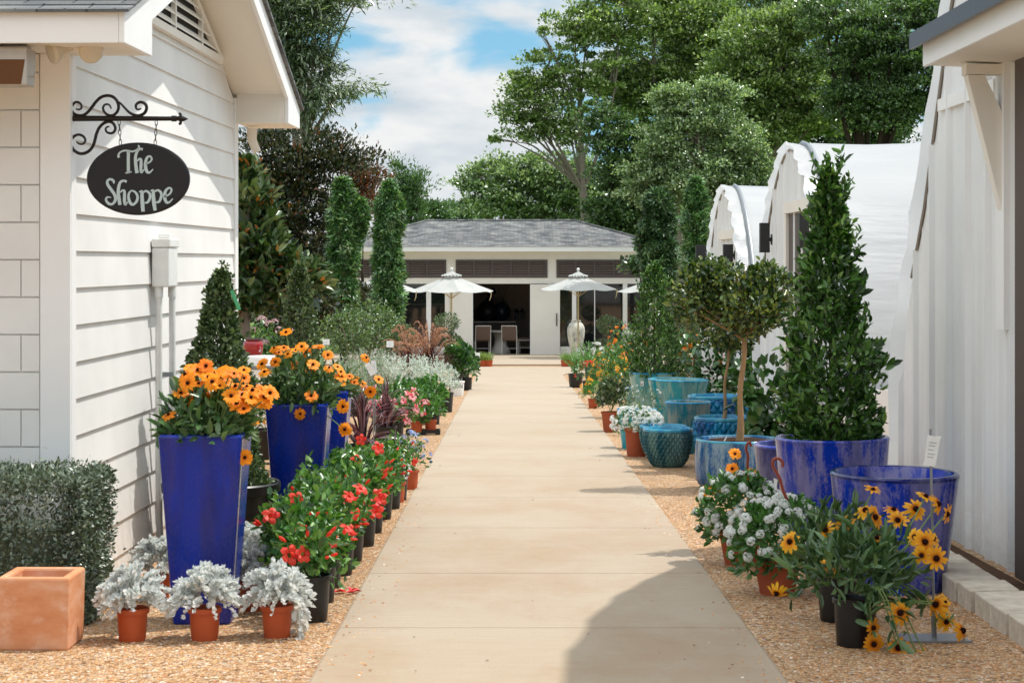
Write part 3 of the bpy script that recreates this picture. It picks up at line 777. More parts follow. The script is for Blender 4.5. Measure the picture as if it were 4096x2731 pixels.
# core walls
body = [(0.0, -.7), (LEN, -.7), (LEN, zr(LEN) + .03), (LEN / 2, zr(LEN / 2) + .03), (0.0, zr(0) + .03)]
mb = MB(); mb.prism(body, 'x', -6.5, -.012); mb.build('wall', 'white_siding', hs)
# lap siding on the gable, one tilted board per course
mb = MB(); zc = .058 + 1.6 - .206 * 12
while zc < 3.8:
    za, zb2 = zc, zc + .206
    def yr(z):
        d = max(0.0, (z - ZB - .04) / SLP); return (max(.1, d), min(LEN - .12, LEN - d))
    a0, a1 = yr(za); b0, b1 = yr(zb2)
    if b0 >= b1: b0 = b1 = LEN / 2
    if a1 > a0:
        xo, xi = .012, -.004
        mb.add([(xo, a0, za), (xo, a1, za), (xi, b1, zb2), (xi, b0, zb2), (-.012, a0, za), (-.012, a1, za)], [(0, 1, 2, 3), (4, 5, 1, 0)])
    zc += .206
mb.build('gable_siding', 'white_siding', hs)
# shingle panels on the front, butt joints staggered
mb = MB(); zc = -.45; k = 0
while zc < 2.74:
    x = -.155
    first = True
    off = (.105 if k % 2 else .265)
    while x > -4.5:
        x2 = x - (off if first else .62); first = False
        mb.box(max(x2 + .004, -4.5), x - .002, -.016, -.001, zc + .003, min(zc + .2, 2.74))
        x = x2
    zc += .206; k += 1
mb.build('front_shingles', 'white_siding', hs)
mb = MB()
mb.box(-.15, .018, -.03, -.001, -.5, 2.744); mb.box(.0005, .02, -.0005, .098, -.5, zr(.1) + .02)
mb.build('corner_board', 'white_trim', hs, bevel=.004)
mb = MB(); mb.box(-.01, .021, LEN - .12, LEN + .02, -.6, zr(LEN) + .03); mb.build('corner_board', 'white_trim', hs, bevel=.004)
# rake boards
XO = .45
def rake(y0, y1, name='rake_board'):
    mb = MB()
    if y0 < 1: poly = [(-.62, 2.735), (.07, 2.735), (.07, zr(.07)), (LEN / 2, zr(LEN / 2)), (LEN / 2, zr(LEN / 2) + .185), (-.62, 2.899)]
    else: poly = [(LEN / 2, zr(LEN / 2)), (LEN - .07, zr(.07)), (LEN - .07, 2.735), (LEN + .62, 2.735), (LEN + .62, 2.899), (LEN / 2, zr(LEN / 2) + .185)]
    mb.prism(poly, 'x', XO - .03, XO); return mb.build(name, 'white_trim', hs, bevel=.003)
rake(0, 1); rake(5, 6)
for ya_, yb_ in ((-.62, .07), (LEN - .07, LEN + .62)):      # boxed eave returns
    zi, zo = (3.08, 2.89) if ya_ > 0 else (2.89, 3.08)
    mb = MB(); mb.prism([(ya_ + .004, 2.738), (yb_ - .004, 2.738), (yb_ - .004, zo), (ya_ + .004, zi)], 'x', .0215, XO - .031); mb.build('eave_return', 'soffit_paint', hs)
mb = MB()
for s_ in (0, 1):
    f = (lambda y: y) if s_ == 0 else (lambda y: LEN - y)
    mb.add([(-.011, f(-.0), zr(0) + .042), (XO - .031, f(-.0), zr(0) + .042), (XO - .031, LEN / 2, zr(LEN / 2) + .042), (-.011, LEN / 2, zr(LEN / 2) + .042)], [(0, 1, 2, 3)])
mb.build('soffit', 'soffit_paint', hs)
mb = MB(); mb.box(-6.5, .021, -.6, -.0165, 2.745, 2.76); mb.build('eave_soffit', 'soffit_paint', hs)
mb = MB(); mb.box(-6.5, XO - .031, -.62, -.595, 2.7345, 2.897); mb.build('fascia', 'white_trim', hs, bevel=.003)
# roof: overlapping courses of shingles on the slope that shows, one slab behind
mb = MB(); zt = 2.905
k = 0; y = -.655
while y < LEN / 2:
    z_ = zt + SLP * (y + .62); y2 = min(y + .2, LEN / 2); z2_ = zt + SLP * (y2 + .62)
    mb.add([(-6.6, y, z_ - .004), (XO + .03, y, z_ - .004), (XO + .03, y, z_ + .013), (-6.6, y, z_ + .013), (-6.6, y2, z2_ + .001), (XO + .03, y2, z2_ + .001), (XO + .03, y2, z2_ - .004), (-6.6, y2, z2_ - .004)],
           [(0, 1, 2, 3), (3, 2, 5, 4), (1, 6, 5, 2)])
    y += .135
zp = zt + SLP * (LEN / 2 + .62)
mb.prism([(LEN / 2 + .0005, zp - .02), (LEN + .655, zt - .015), (LEN + .655, zt + .012), (LEN / 2 + .0005, zp + .012)], 'x', -6.6, XO + .03)
mb.build('roof', 'shingle', hs, uv=True)
# gable vent
ve = MB(); zv = 3.2; hw = 1.83
tri = lambda h0, h1, x0, x1: [(x0, LEN / 2 - h0, 0), (x0, LEN / 2 + h0, 0)]
apx = zv + hw * SLP
mb = MB(); mb.prism([(LEN / 2 - hw, zv), (LEN / 2 + hw, zv), (LEN / 2, apx)], 'x', -.02, .013)
vent = mb.build('gable_vent', 'dark_louver', hs)
mb = MB(); z_ = zv + .045
while z_ < apx - .05:
    h_ = (apx - z_ - .03) / SLP
    mb.add([(.016, LEN / 2 - h_, z_ + .028), (.016, LEN / 2 + h_, z_ + .028), (.05, LEN / 2 + h_, z_ - .012), (.05, LEN / 2 - h_, z_ - .012), (.05, LEN / 2 - h_, z_ - .026), (.05, LEN / 2 + h_, z_ - .026)], [(0, 1, 2, 3), (3, 2, 5, 4)])
    z_ += .075
mb.build('louver', 'soffit_paint', vent)
mb = MB(); mb.box(.012, .056, LEN / 2 - hw - .05, LEN / 2 + hw + .05, zv - .055, zv - .002)
for s_ in (-1, 1):
    e = LEN / 2 + s_ * hw
    mb.prism([(e, zv - .001), (LEN / 2, apx), (LEN / 2, apx - .05), (e - s_ * .16, zv - .001)], 'x', .0125, .054)
for dy in (-1.0, 0, 1.0): mb.box(.02, .053, LEN / 2 + dy - .02, LEN / 2 + dy + .02, zv, zv + (hw - abs(dy)) * SLP - .04)
mb.build('vent_frame', 'soffit_paint', vent)
HM = Matrix.Translation((-2.456, 10.98, 0)) @ Matrix.Rotation(ang, 4, 'Z')
def HL(x, y, z): return HM @ Vector((x, y, z))

# gutter end under the far eave
mb = MB(); mb.tube([(0, 0, 0), (0, 0, -.1), (.04, .02, -.2)], [.045, .04, .035], 10)
o = mb.build('gutter_outlet', 'soffit_paint', None, True, HL(.09, LEN + .3, 2.72)); tag(o, 'short beige downspout outlet under the far eave of the shop', 'downspout')

# twin flood light
fl_ = thing('flood_light', 'twin bulb flood light fixed under the front eave of the shop', 'lamp', PP(165, 104, 10.65))
mb = MB(); mb.lathe([(.045, .0), (.045, .03), (.02, .035)], 16); mb.tube([(0, 0, .01), (.03, -.02, -.02), (.07, -.04, -.02)], .016, 8); mb.tube([(0, 0, .01), (-.01, -.02, -.02), (-.04, -.05, -.02)], .016, 8)
mb.build('bracket', 'soffit_paint', fl_, True)
for ctr, dr in (((-.088, -.06, -.045), (-.75, -.5, -.3)), ((.115, -.06, -.04), (.35, -.85, -.25))):
    mb = MB(); mb.lathe([(.018, -.13), (.024, -.1), (.03, -.07), (.062, -.015), (.066, .0), (.058, .014), (.03, .024), (.001, .027)], 24)
    b = mb.build('bulb', 'bulb_glass', fl_, True, ctr); b.rotation_mode = 'QUATERNION'; b.rotation_quaternion = Vector(dr).to_track_quat('Z', 'Y')
# radiant heater
ht = thing('patio_heater', 'grey radiant heater box with brown element hung under the shop eave', 'heater', PP(-10, 165, 10.55))
mb = MB(); mb.prism([(-.1, .12), (.1, .12), (.1, .06), (.07, -.08), (-.1, -.08)], 'x', -.5, .19); mb.build('casing', 'heater_case', ht, bevel=.008)
mb = MB(); mb.add([(-.49, -.101, -.075), (.16, -.101, -.075), (.18, -.101, .055), (-.49, -.101, .055)], [(0, 1, 2, 3)]); mb.build('reflector', 'heater_face', ht)
mb = MB(); mb.box(.17, .185, -.02, .02, .1, .24); mb.tube([(.14, -.03, .12), (.19, -.03, -.03), (.215, -.03, -.03)], .008, 6); mb.build('hanger', 'heater_case', ht)

# electrical box with two conduits
dS = 13.2
bx = thing('electrical_box', 'white electrical junction box with two grey conduits on the shop siding', 'utility box', HL(.014, 2.28, 0))
bx.rotation_euler = (0, 0, ang)
mb = MB(); mb.box(.0, .115, -.16, .14, 1.43, 1.69); mb.build('box', 'white_plastic', bx, bevel=.01)
mb = MB(); mb.box(.0, .123, -.167, .147, 1.692, 1.75); mb.box(.02, .1, -.06, .05, 1.7505, 1.785); mb.build('lid', 'white_plastic', bx, bevel=.008)
for x_, y_, zz in ((.04, -.12, .0), (.085, .1, -.02)):
    mb = MB(); mb.tube([(x_, y_, 1.435), (x_, y_, .3), (x_ - .0, y_ + .01, -.1 + zz), (x_ + .01, y_ + .02, -.34)], .023, 12); mb.tube([(x_, y_, 1.43), (x_, y_, 1.36)], .029, 12); mb.build('conduit', 'white_plastic', bx, True)
for z_ in (.83, .07): mb = MB(); mb.box(.0, .1, .04, .07, z_, z_ + .03); mb.build('strap', 'grey_metal', bx)

# ------------------------------------------------------------------ scroll bracket and the hanging oval sign
DB = 11.0
def zb_pt(x, y, d=DB):                 # zoom of the bracket -> photo pixels -> world
    return PP((260 + x * 520 / 2352) * .57422, (350 + y * 520 / 2352) * .57422, d)
br = thing('sign_bracket', 'black wrought iron scroll bracket on the corner of the shop', 'bracket', zb_pt(85, 565))
O = br.location
def L_(p): return p - O
def spiral_path(pts): return catmull(pts, 8)
def catmull(pts, k):
    pts = [Vector(p) for p in pts]; out = []
    P = [pts[0] * 2 - pts[1]] + pts + [pts[-1] * 2 - pts[-2]]
    for i in range(1, len(P) - 2):
        for j in range(k):
            u = j / k; a, b, c, d = P[i - 1:i + 3]
            out.append(.5 * ((2 * b) + (c - a) * u + (2 * a - 5 * b + 4 * c - d) * u * u + (3 * b - a - 3 * c + d) * u ** 3))
    return out + [pts[-1]]
def px_path(lst): return catmull([L_(zb_pt(x, y)) for x, y in lst], 6)
m1 = .57422 * 520 / 2352 * DB / F        # metres per zoom pixel
mb = MB(); a = L_(zb_pt(85, 85)); b = L_(zb_pt(78, 1290)); mb.box(a.x - .009, a.x + .009, -.012, .03, b.z, a.z); mb.build('wall_plate', 'black_metal', br, bevel=.003)
mb = MB(); a = L_(zb_pt(95, 562)); b = L_(zb_pt(1950, 566)); mb.tube([a, b], [.017, .0125], 10)
mb.tube([L_(zb_pt(1930, 565)), L_(zb_pt(2020, 565))], .017, 10); mb.build('bar', 'black_metal', br, True)
mb = MB(); mb.tube([L_(zb_pt(2010, 565)), L_(zb_pt(2090, 560)), L_(zb_pt(2150, 570)), L_(zb_pt(2225, 572))], [.009, .018, .014, .002], 8)
mb.tube(px_path([(2030, 560), (2085, 530), (2090, 490), (2060, 465)]), [.008] * 18 + [.004], 6); mb.tube(px_path([(2030, 572), (2085, 600), (2092, 650), (2058, 665)]), [.008] * 18 + [.004], 6)
mb.build('finial', 'black_metal', br, True)
scr = [[(195, 388), (250, 403), (295, 375), (290, 310), (240, 270), (180, 275), (130, 330), (115, 400), (160, 475), (245, 510), (340, 500), (430, 430), (500, 340), (570, 250), (660, 175), (770, 150), (870, 175), (940, 245), (970, 350), (945, 440), (880, 500), (800, 510), (725, 460), (688, 390), (705, 330), (760, 305), (810, 330), (838, 390)],
       [(940, 245), (1000, 285), (1080, 370), (1160, 450), (1240, 495), (1330, 512), (1420, 480), (1470, 410), (1470, 330), (1420, 280), (1350, 270), (1290, 310), (1285, 370), (1320, 402), (1380, 382)],
       [(205, 985), (260, 1022), (330, 1020), (368, 960), (335, 890), (250, 855), (165, 885), (110, 970), (120, 1070), (190, 1160), (300, 1200), (420, 1160), (500, 1070), (540, 960), (570, 840), (620, 730), (700, 650), (790, 620), (870, 650), (910, 730), (890, 800), (830, 832), (760, 810), (735, 755), (765, 715), (805, 710)]]
for s_ in scr:
    p = px_path(s_); k = len(p)
    mb = MB(); mb.tube(p, [.0035 + .0055 * math.sin(math.pi * min(1, max(0, i / (k - 1)))) ** .6 for i in range(k)], 8); mb.build('scroll', 'black_metal', br, True)

sg = thing('hanging_sign', 'black oval hanging sign lettered in white chalk script on two chains', 'sign', PP(318, 411, DB - .02))
O2 = sg.location.copy()
k_ = (DB - .02) / F
rx, rz_ = 118.5 * k_, 83.5 * k_
mb = MB(); n = 72
pr = [(.0, -.012), (.94, -.012), (.985, -.009), (1.0, -.003), (1.0, .006), (.97, .01), (.0, .01)]
V = [(rx * q * math.cos(2 * math.pi * i / n), y_, rz_ * q * math.sin(2 * math.pi * i / n)) for q, y_ in pr[1:-1] for i in range(n)]
m_ = len(pr) - 2
mb.add(V, [(j * n + i, j * n + (i + 1) % n, (j + 1) * n + (i + 1) % n, (j + 1) * n + i) for j in range(m_ - 1) for i in range(n)] + [tuple(range(n)), tuple(range((m_ - 1) * n, m_ * n))[::-1]])
brd = mb.build('board', 'slate_board', sg, True)
def ls(x, y): return ((330 + x * 450 / 2138) * .57422, (550 + y * 450 / 2138) * .57422)
strokes = [  # brush strokes of the lettering: (x, y, width) in the sign's own zoom
    [(705, 385, 52), (690, 350, 38), (720, 290, 30), (800, 255, 32), (880, 258, 34), (960, 270, 34), (1030, 245, 30), (1075, 205, 30), (1085, 175, 34), (1062, 150, 14)],
    [(882, 262, 60), (880, 450, 56), (882, 665, 58)], [(825, 680, 20), (880, 668, 34), (945, 655, 16)],
    [(1155, 232, 46), (1110, 222, 40), (1060, 255, 46), (1020, 350, 54), (1018, 470, 60), (1030, 580, 62), (1045, 682, 64)],
    [(1050, 455, 24), (1085, 415, 34), (1118, 420, 46), (1122, 500, 54), (1118, 600, 52), (1130, 665, 46), (1185, 605, 14)],
    [(1215, 500, 30), (1290, 470, 30), (1325, 410, 34), (1290, 360, 34), (1235, 390, 46), (1208, 480, 58), (1210, 580, 60), (1240, 660, 52), (1290, 665, 34), (1350, 605, 18)],
    [(605, 880, 22), (600, 830, 44), (540, 795, 40), (485, 830, 44), (490, 900, 52), (560, 1000, 56), (625, 1100, 58), (635, 1190, 56), (580, 1265, 44), (510, 1260, 50), (460, 1200, 42), (470, 1145, 36), (530, 1135, 22), (552, 1150, 14)],
    [(850, 845, 48), (790, 825, 40), (725, 860, 50), (695, 960, 58), (690, 1060, 60), (705, 1180, 64), (720, 1285, 62)],
    [(725, 1045, 26), (770, 1010, 36), (805, 1020, 46), (808, 1110, 56), (808, 1210, 56), (825, 1275, 46), (870, 1220, 14)],
    [(935, 1010, 28), (890, 1070, 40), (888, 1160, 50), (920, 1250, 54), (975, 1275, 46), (1040, 1210, 50), (1055, 1120, 46), (1010, 1040, 40), (935, 1008, 28)],
    [(1085, 1040, 20), (1135, 1030, 52), (1140, 1130, 66), (1150, 1280, 70), (1160, 1410, 64)],
    [(1165, 1045, 30), (1220, 1020, 40), (1285, 1070, 46), (1290, 1150, 48), (1250, 1230, 46), (1190, 1245, 28)],
    [(1305, 1015, 20), (1350, 1015, 52), (1355, 1120, 66), (1370, 1270, 70), (1390, 1390, 60)],
    [(1375, 1030, 30), (1440, 1005, 40), (1500, 1050, 46), (1505, 1130, 48), (1465, 1220, 46), (1400, 1235, 28)],
    [(1560, 1130, 30), (1660, 1080, 32), (1700, 1000, 36), (1660, 960, 36), (1600, 1000, 46), (1570, 1080, 58), (1575, 1170, 60), (1610, 1235, 50), (1660, 1230, 34), (1725, 1165, 20)]]
lt = MB(); wk = 450 / 2138 * .57422 * k_
for st in strokes:
    pts = []
    for x, y, wd in st:
        q = ls(x, y); p = PP(q[0], q[1], DB - .02) - O2; pts.append(Vector((p.x, wd * wk * .5, p.z)))
    fine = catmull(pts, 6); V = []
    for i, p in enumerate(fine):
        a = fine[max(0, i - 1)]; b = fine[min(len(fine) - 1, i + 1)]
        t_ = Vector((b.x - a.x, b.z - a.z)).normalized(); nn = Vector((-t_.y, t_.x)) * max(p.y, .001)
        for sg_ in (1, -1):
            V.append((p.x + nn.x * sg_, -.0155, p.z + nn.y * sg_))
    V2 = [(x, -.0115, z) for x, y, z in V]; m_ = len(V)
    fs = [(2 * i, 2 * i + 2, 2 * i + 3, 2 * i + 1) for i in range(len(fine) - 1)]
    fs += [(2 * i, m_ + 2 * i, m_ + 2 * i + 2, 2 * i + 2) for i in range(len(fine) - 1)] + [(2 * i + 1, 2 * i + 3, m_ + 2 * i + 3, m_ + 2 * i + 1) for i in range(len(fine) - 1)]
    lt.add(V + V2, fs)
lt.build('lettering', 'chalk', sg)
def chain(a, b, parent, r=.0022):
    a = Vector(a); b = Vector(b); L = (b - a).length; n = max(3, int(L / .024)); mb = MB()
    for i in range(n):
        c = a.lerp(b, (i + .5) / n); h = L / n * .62; w_ = .007
        pts = []
        for j in range(13):
            th = 2 * math.pi * j / 12; dx = w_ * math.sin(th); dz = h * math.cos(th)
            pts.append(c + (Vector((dx, 0, dz)) if i % 2 == 0 else Vector((0, dx, dz))))
        mb.tube(pts, r, 5, cap=False)
    return mb.build('chain', 'black_metal', parent)
for xt, xb, yb_ in ((978, 1005, 1040), (1655, 1630, 1045)):
    chain(zb_pt(xt, 590, DB - .01) - O2, zb_pt(xb, yb_, DB - .02) - O2, sg)
# ------------------------------------------------------------------ pavilion at the end of the path
PY = 66.0; pk = PY / F
def pX(x): return (x - CX) * pk
def pZ(y): return CH + (HY - y) * pk
FZ = gz(66) + .03
pv = thing('pavilion', 'white pavilion with hip roof, brown louvers and open sliding doors', 'building', (0, PY, 0))
eX0, eX1 = pX(764), pX(1535); zE, zF = pZ(566.5), pZ(577.5)
mb = MB()   # hip roof
rX0, rX1 = eX0 + 3.05, eX1 - 3.05; ey0, ey1 = -.6, 5.6; ym = (ey0 + ey1) / 2; zR = pZ(566) + .9
mb.add([(eX0, ey0, zE), (eX1, ey0, zE), (eX1, ey1, zE), (eX0, ey1, zE), (rX0, ym, zR), (rX1, ym, zR)],
       [(0, 1, 5, 4), (1, 2, 5), (2, 3, 4, 5), (3, 0, 4), (0, 3, 2, 1)])
mb.build('roof', 'shingle', pv, uv=True)
mb = MB()   # ridge and hip caps
for a, b in (((rX0, ym, zR), (rX1, ym, zR)), ((eX0, ey0, zE), (rX0, ym, zR)), ((eX1, ey0, zE), (rX1, ym, zR))):
    a = Vector(a); b = Vector(b); mb.tube([a + Vector((0, 0, .01)), b + Vector((0, 0, .01))], .05, 6)
mb.build('ridge_cap', 'shingle', pv, uv=True)
mb = MB(); mb.box(eX0 + .02, eX1 - .02, ey0 + .02, ey0 + .05, zF, zE - .005); mb.build('fascia', 'white_trim', pv)
mb = MB(); mb.box(eX0 + .03, eX1 - .03, ey0 + .05, -.002, zF + .015, zF + .03); mb.build('soffit', 'soffit_paint', pv)
wX0, wX1 = pX(790), pX(1512)
zLt, zLb, zHd = pZ(596.5), pZ(638), pZ(651.5)
bays = [(pX(806), pX(1025)), (pX(1046.6), pX(1257.6)), (pX(1278), pX(1497))]
mb = MB()
mb.box(wX0, wX1, 0, .2, zLt, zF + .03)                       # frieze
mb.box(wX0, wX1, -.012, .19, zHd, zLb)                        # header beam
edges = [wX0] + [e for b in bays for e in b] + [wX1]
for a, b in zip(edges[::2], edges[1::2]): mb.box(a, b, .003, .2, zLb, zLt)
for a, b in ((wX0, pX(812)), (pX(1022), pX(1047)), (pX(1258), pX(1283)), (pX(1490), wX1)): mb.box(a, b, .002, .2, FZ - .1, zHd)
mb.box(pX(812), pX(1022), .004, .19, FZ - .1, pZ(796)); mb.box(pX(1283), pX(1490), .004, .19, FZ - .1, pZ(796))
mb.build('wall', 'cream_wall', pv)
for a, b in bays:
    mb = MB(); t_ = .07
    mb.box(a, b, -.03, .02, zLt - .075, zLt); mb.box(a, b, -.03, .02, zLb, zLb + .075)
    n = 5; w_ = (b - a) / n
    for i in range(n + 1):
        c = min(max(a + i * w_, a + t_ / 2), b - t_ / 2); mb.box(c - t_ / 2, c + t_ / 2, -.032, .018, zLb + .0755, zLt - .0755)
    fr = mb.build('louver_frame', 'brown_louver', pv)
    mb = MB(); z_ = zLb + .1
    while z_ < zLt - .07:
        mb.add([(a + .03, -.02, z_ - .02), (b - .03, -.02, z_ - .02), (b - .03, .035, z_ + .035), (a + .03, .035, z_ + .035), (a + .03, -.02, z_ - .032), (b - .03, -.02, z_ - .032)], [(0, 1, 2, 3), (4, 5, 1, 0)])
        z_ += .08
    mb.build('slats', 'slat_brown', fr)
    mb = MB(); mb.box(a, b, .04, .05, zLb, zLt); mb.build('backing', 'dark_louver', fr)
# glazing: panes between white mullions, with a thin dark cross bar
def glazing(xs, x0, x1, zb, zt):
    mb = MB(); mb.box(pX(x0), pX(x1), .09, .1, zb, zt); g = mb.build('window', 'window_glass', pv)
    for a, b in xs: mb = MB(); mb.box(pX(a), pX(b), .02, .089, zb, zt); mb.build('mullion', 'white_trim', g)
    mb = MB(); zc = pZ(699); mb.box(pX(x0), pX(x1), .075, .0885, zc - .02, zc + .02); mb.build('bar', 'black_metal', g)
glazing([(865, 872), (979, 990)], 812, 1022, pZ(796), zHd)
glazing([(1314, 1324), (1430.5, 1441), (1365, 1367), (1472, 1474)], 1283, 1490, pZ(796), zHd)
for a, b, hx in ((1035, 1086.5, None), (1217.6, 1286, 1280)):
    mb = MB(); mb.box(pX(a), pX(b), -.1, -.045, pZ(816), pZ(653)); d = mb.build('sliding_door', 'cream_wall', pv, bevel=.005)
    mb = MB(); mb.box(pX(b) - .028 if hx is None else pX(a), pX(b) if hx is None else pX(a) + .028, -.104, -.1, pZ(815), pZ(654)); mb.build('edge_strip', 'white_trim', d)
    if hx: mb = MB(); mb.box(pX(1277.5), pX(1279.6), -.14, -.101, pZ(748), pZ(719)); mb.build('handle', 'black_metal', d)
mb = MB(); mb.box(wX0, wX1, -.13, .0, FZ - .06, FZ + .012); mb.build('threshold', 'dark_trim', pv)
mb = MB()   # room behind the doors
mb.add([(wX0, .21, FZ), (wX1, .21, FZ), (wX1, 5, FZ), (wX0, 5, FZ)], [(0, 1, 2, 3)]); mb.build('room_floor', 'floor_dark', pv)
mb = MB(); mb.box(wX0, wX1, 5, 5.1, FZ - .1, zLt); mb.box(wX0, wX0 + .1, .2, 5, FZ - .1, zLt); mb.box(wX1 - .1, wX1, .2, 5, FZ - .1, zLt)
mb.box(wX0, wX1, .2, 5, zHd + .3, zHd + .4); mb.build('room_wall', 'room_wall', pv)
# furniture inside
def chair(x, y, rz, label):
    o = thing('dining_chair', label, 'chair', (x, PY + y, FZ + .002), 'woven dining chairs inside the pavilion', rz)
    mb = MB()
    for sx in (-.25, .25):
        mb.tube([(sx, .24, 0), (sx, .24, .46)], .018, 6); mb.tube([(sx, -.24, 0), (sx, -.25, .46), (sx * .98, -.33, .97)], .019, 6)
        mb.tube([(sx, .24, .45), (sx, -.25, .45)], .015, 6); mb.tube([(sx, .23, .2), (sx, -.24, .2)], .01, 5)
    mb.tube([(-.245, -.33, .96), (.245, -.33, .96)], .018, 6); mb.tube([(-.25, .0, .2), (.25, .0, .2)], .01, 5)
    mb.build('frame', 'table_white', o, True)
    mb = MB(); mb.box(-.245, .245, -.25, .25, .46, .53); mb.build('seat', 'woven_brown', o, bevel=.02)
    mb = MB(); mb.add([(-.235, -.255, .5), (.235, -.255, .5), (.235, -.335, .95), (-.235, -.335, .95), (-.235, -.29, .5), (.235, -.29, .5), (.235, -.36, .95), (-.235, -.36, .95)], [(0, 1, 2, 3), (7, 6, 5, 4), (0, 4, 5, 1), (2, 6, 7, 3), (0, 3, 7, 4), (1, 5, 6, 2)])
    mb.build('backrest', 'woven_brown', o)
    return o
xc = pX(1135)
chair(pX(1107), .55, .12, 'woven dining chair at the table, beside the left door panel')
chair(pX(1172), .6, -.12, 'woven dining chair at the table, its back square to the doorway')
chair(pX(1207), 1.35, 1.35, 'woven dining chair turned side-on at the table, by the right door edge')
tb = thing('dining_table', 'round pale pedestal table inside the open pavilion doors', 'table', (xc + .2, PY + 1.5, FZ + .002))
mb = MB(); mb.lathe([(.55, .72), (.6, .735), (.6, .765), (.56, .775), (.001, .776)], 36); mb.build('table_top', 'table_white', tb, True)
mb = MB(); mb.lathe([(.34, 0), (.33, .06), (.22, .3), (.2, .5), (.27, .715)], 28); mb.build('pedestal', 'table_white', tb, True)
ct = thing('counter', 'dark counter with pale top against the back of the pavilion room', 'counter', (pX(1130), PY + 3.6, FZ + .002))
mb = MB(); mb.box(-1.3, .75, -.3, .3, 0, .98); mb.build('cabinet', 'dark_trim', ct)
mb = MB(); mb.box(-1.35, .8, -.34, .34, .981, 1.02); mb.build('top', 'table_white', ct)
st = thing('dark_statue', 'black bird-shaped statue on the pale counter in the pavilion', 'statue', (pX(1116), PY + 3.6, FZ + 1.024))
mb = MB(); mb.lathe([(.22, 0), (.36, .2), (.38, .4), (.25, .62), (.12, .72)], 20); mb.build('body', 'black_lamp', st, True)
mb = MB(); mb.tube([(.02, 0, .68), (.12, 0, .85), (.08, 0, 1.02), (.2, 0, 1.06), (.3, 0, .98)], [.12, .1, .12, .13, .05], 10); mb.build('neck', 'black_lamp', st, True)
vs = thing('teal_vase', 'dark teal round vase with bare twigs on the pavilion counter', 'vase', (pX(1151), PY + 3.55, FZ + 1.024))
mb = MB(); mb.lathe([(.12, 0), (.3, .2), (.32, .4), (.2, .6), (.14, .66), (.12, .64)], 24); mb.build('body', 'deep_teal', vs, True)
mb = MB()
for a_ in ((-.12, .1), (.18, .05), (.05, -.1)): mb.tube([(0, 0, .5), (a_[0] * .5, a_[1], .9), (a_[0], a_[1] * 2, 1.2)], [.012, .009, .004], 5)
mb.build('twigs', 'bark_dark', vs)
for i, x_ in enumerate((1187, 1200)):
    o = thing('wall_lantern', ('small black lantern on the room wall, nearer the teal vase', 'small black lantern on the room wall, nearer the right door')[i], 'lantern', (pX(x_) * 1.07, PY + 4.93, pZ(735)), 'lanterns on the pavilion back wall')
    mb = MB(); mb.box(-.08, .08, -.1, .07, -.1, .14); mb.lathe([(.11, .141), (.04, .22), (.02, .26)], 4); mb.build('body', 'black_lamp', o)

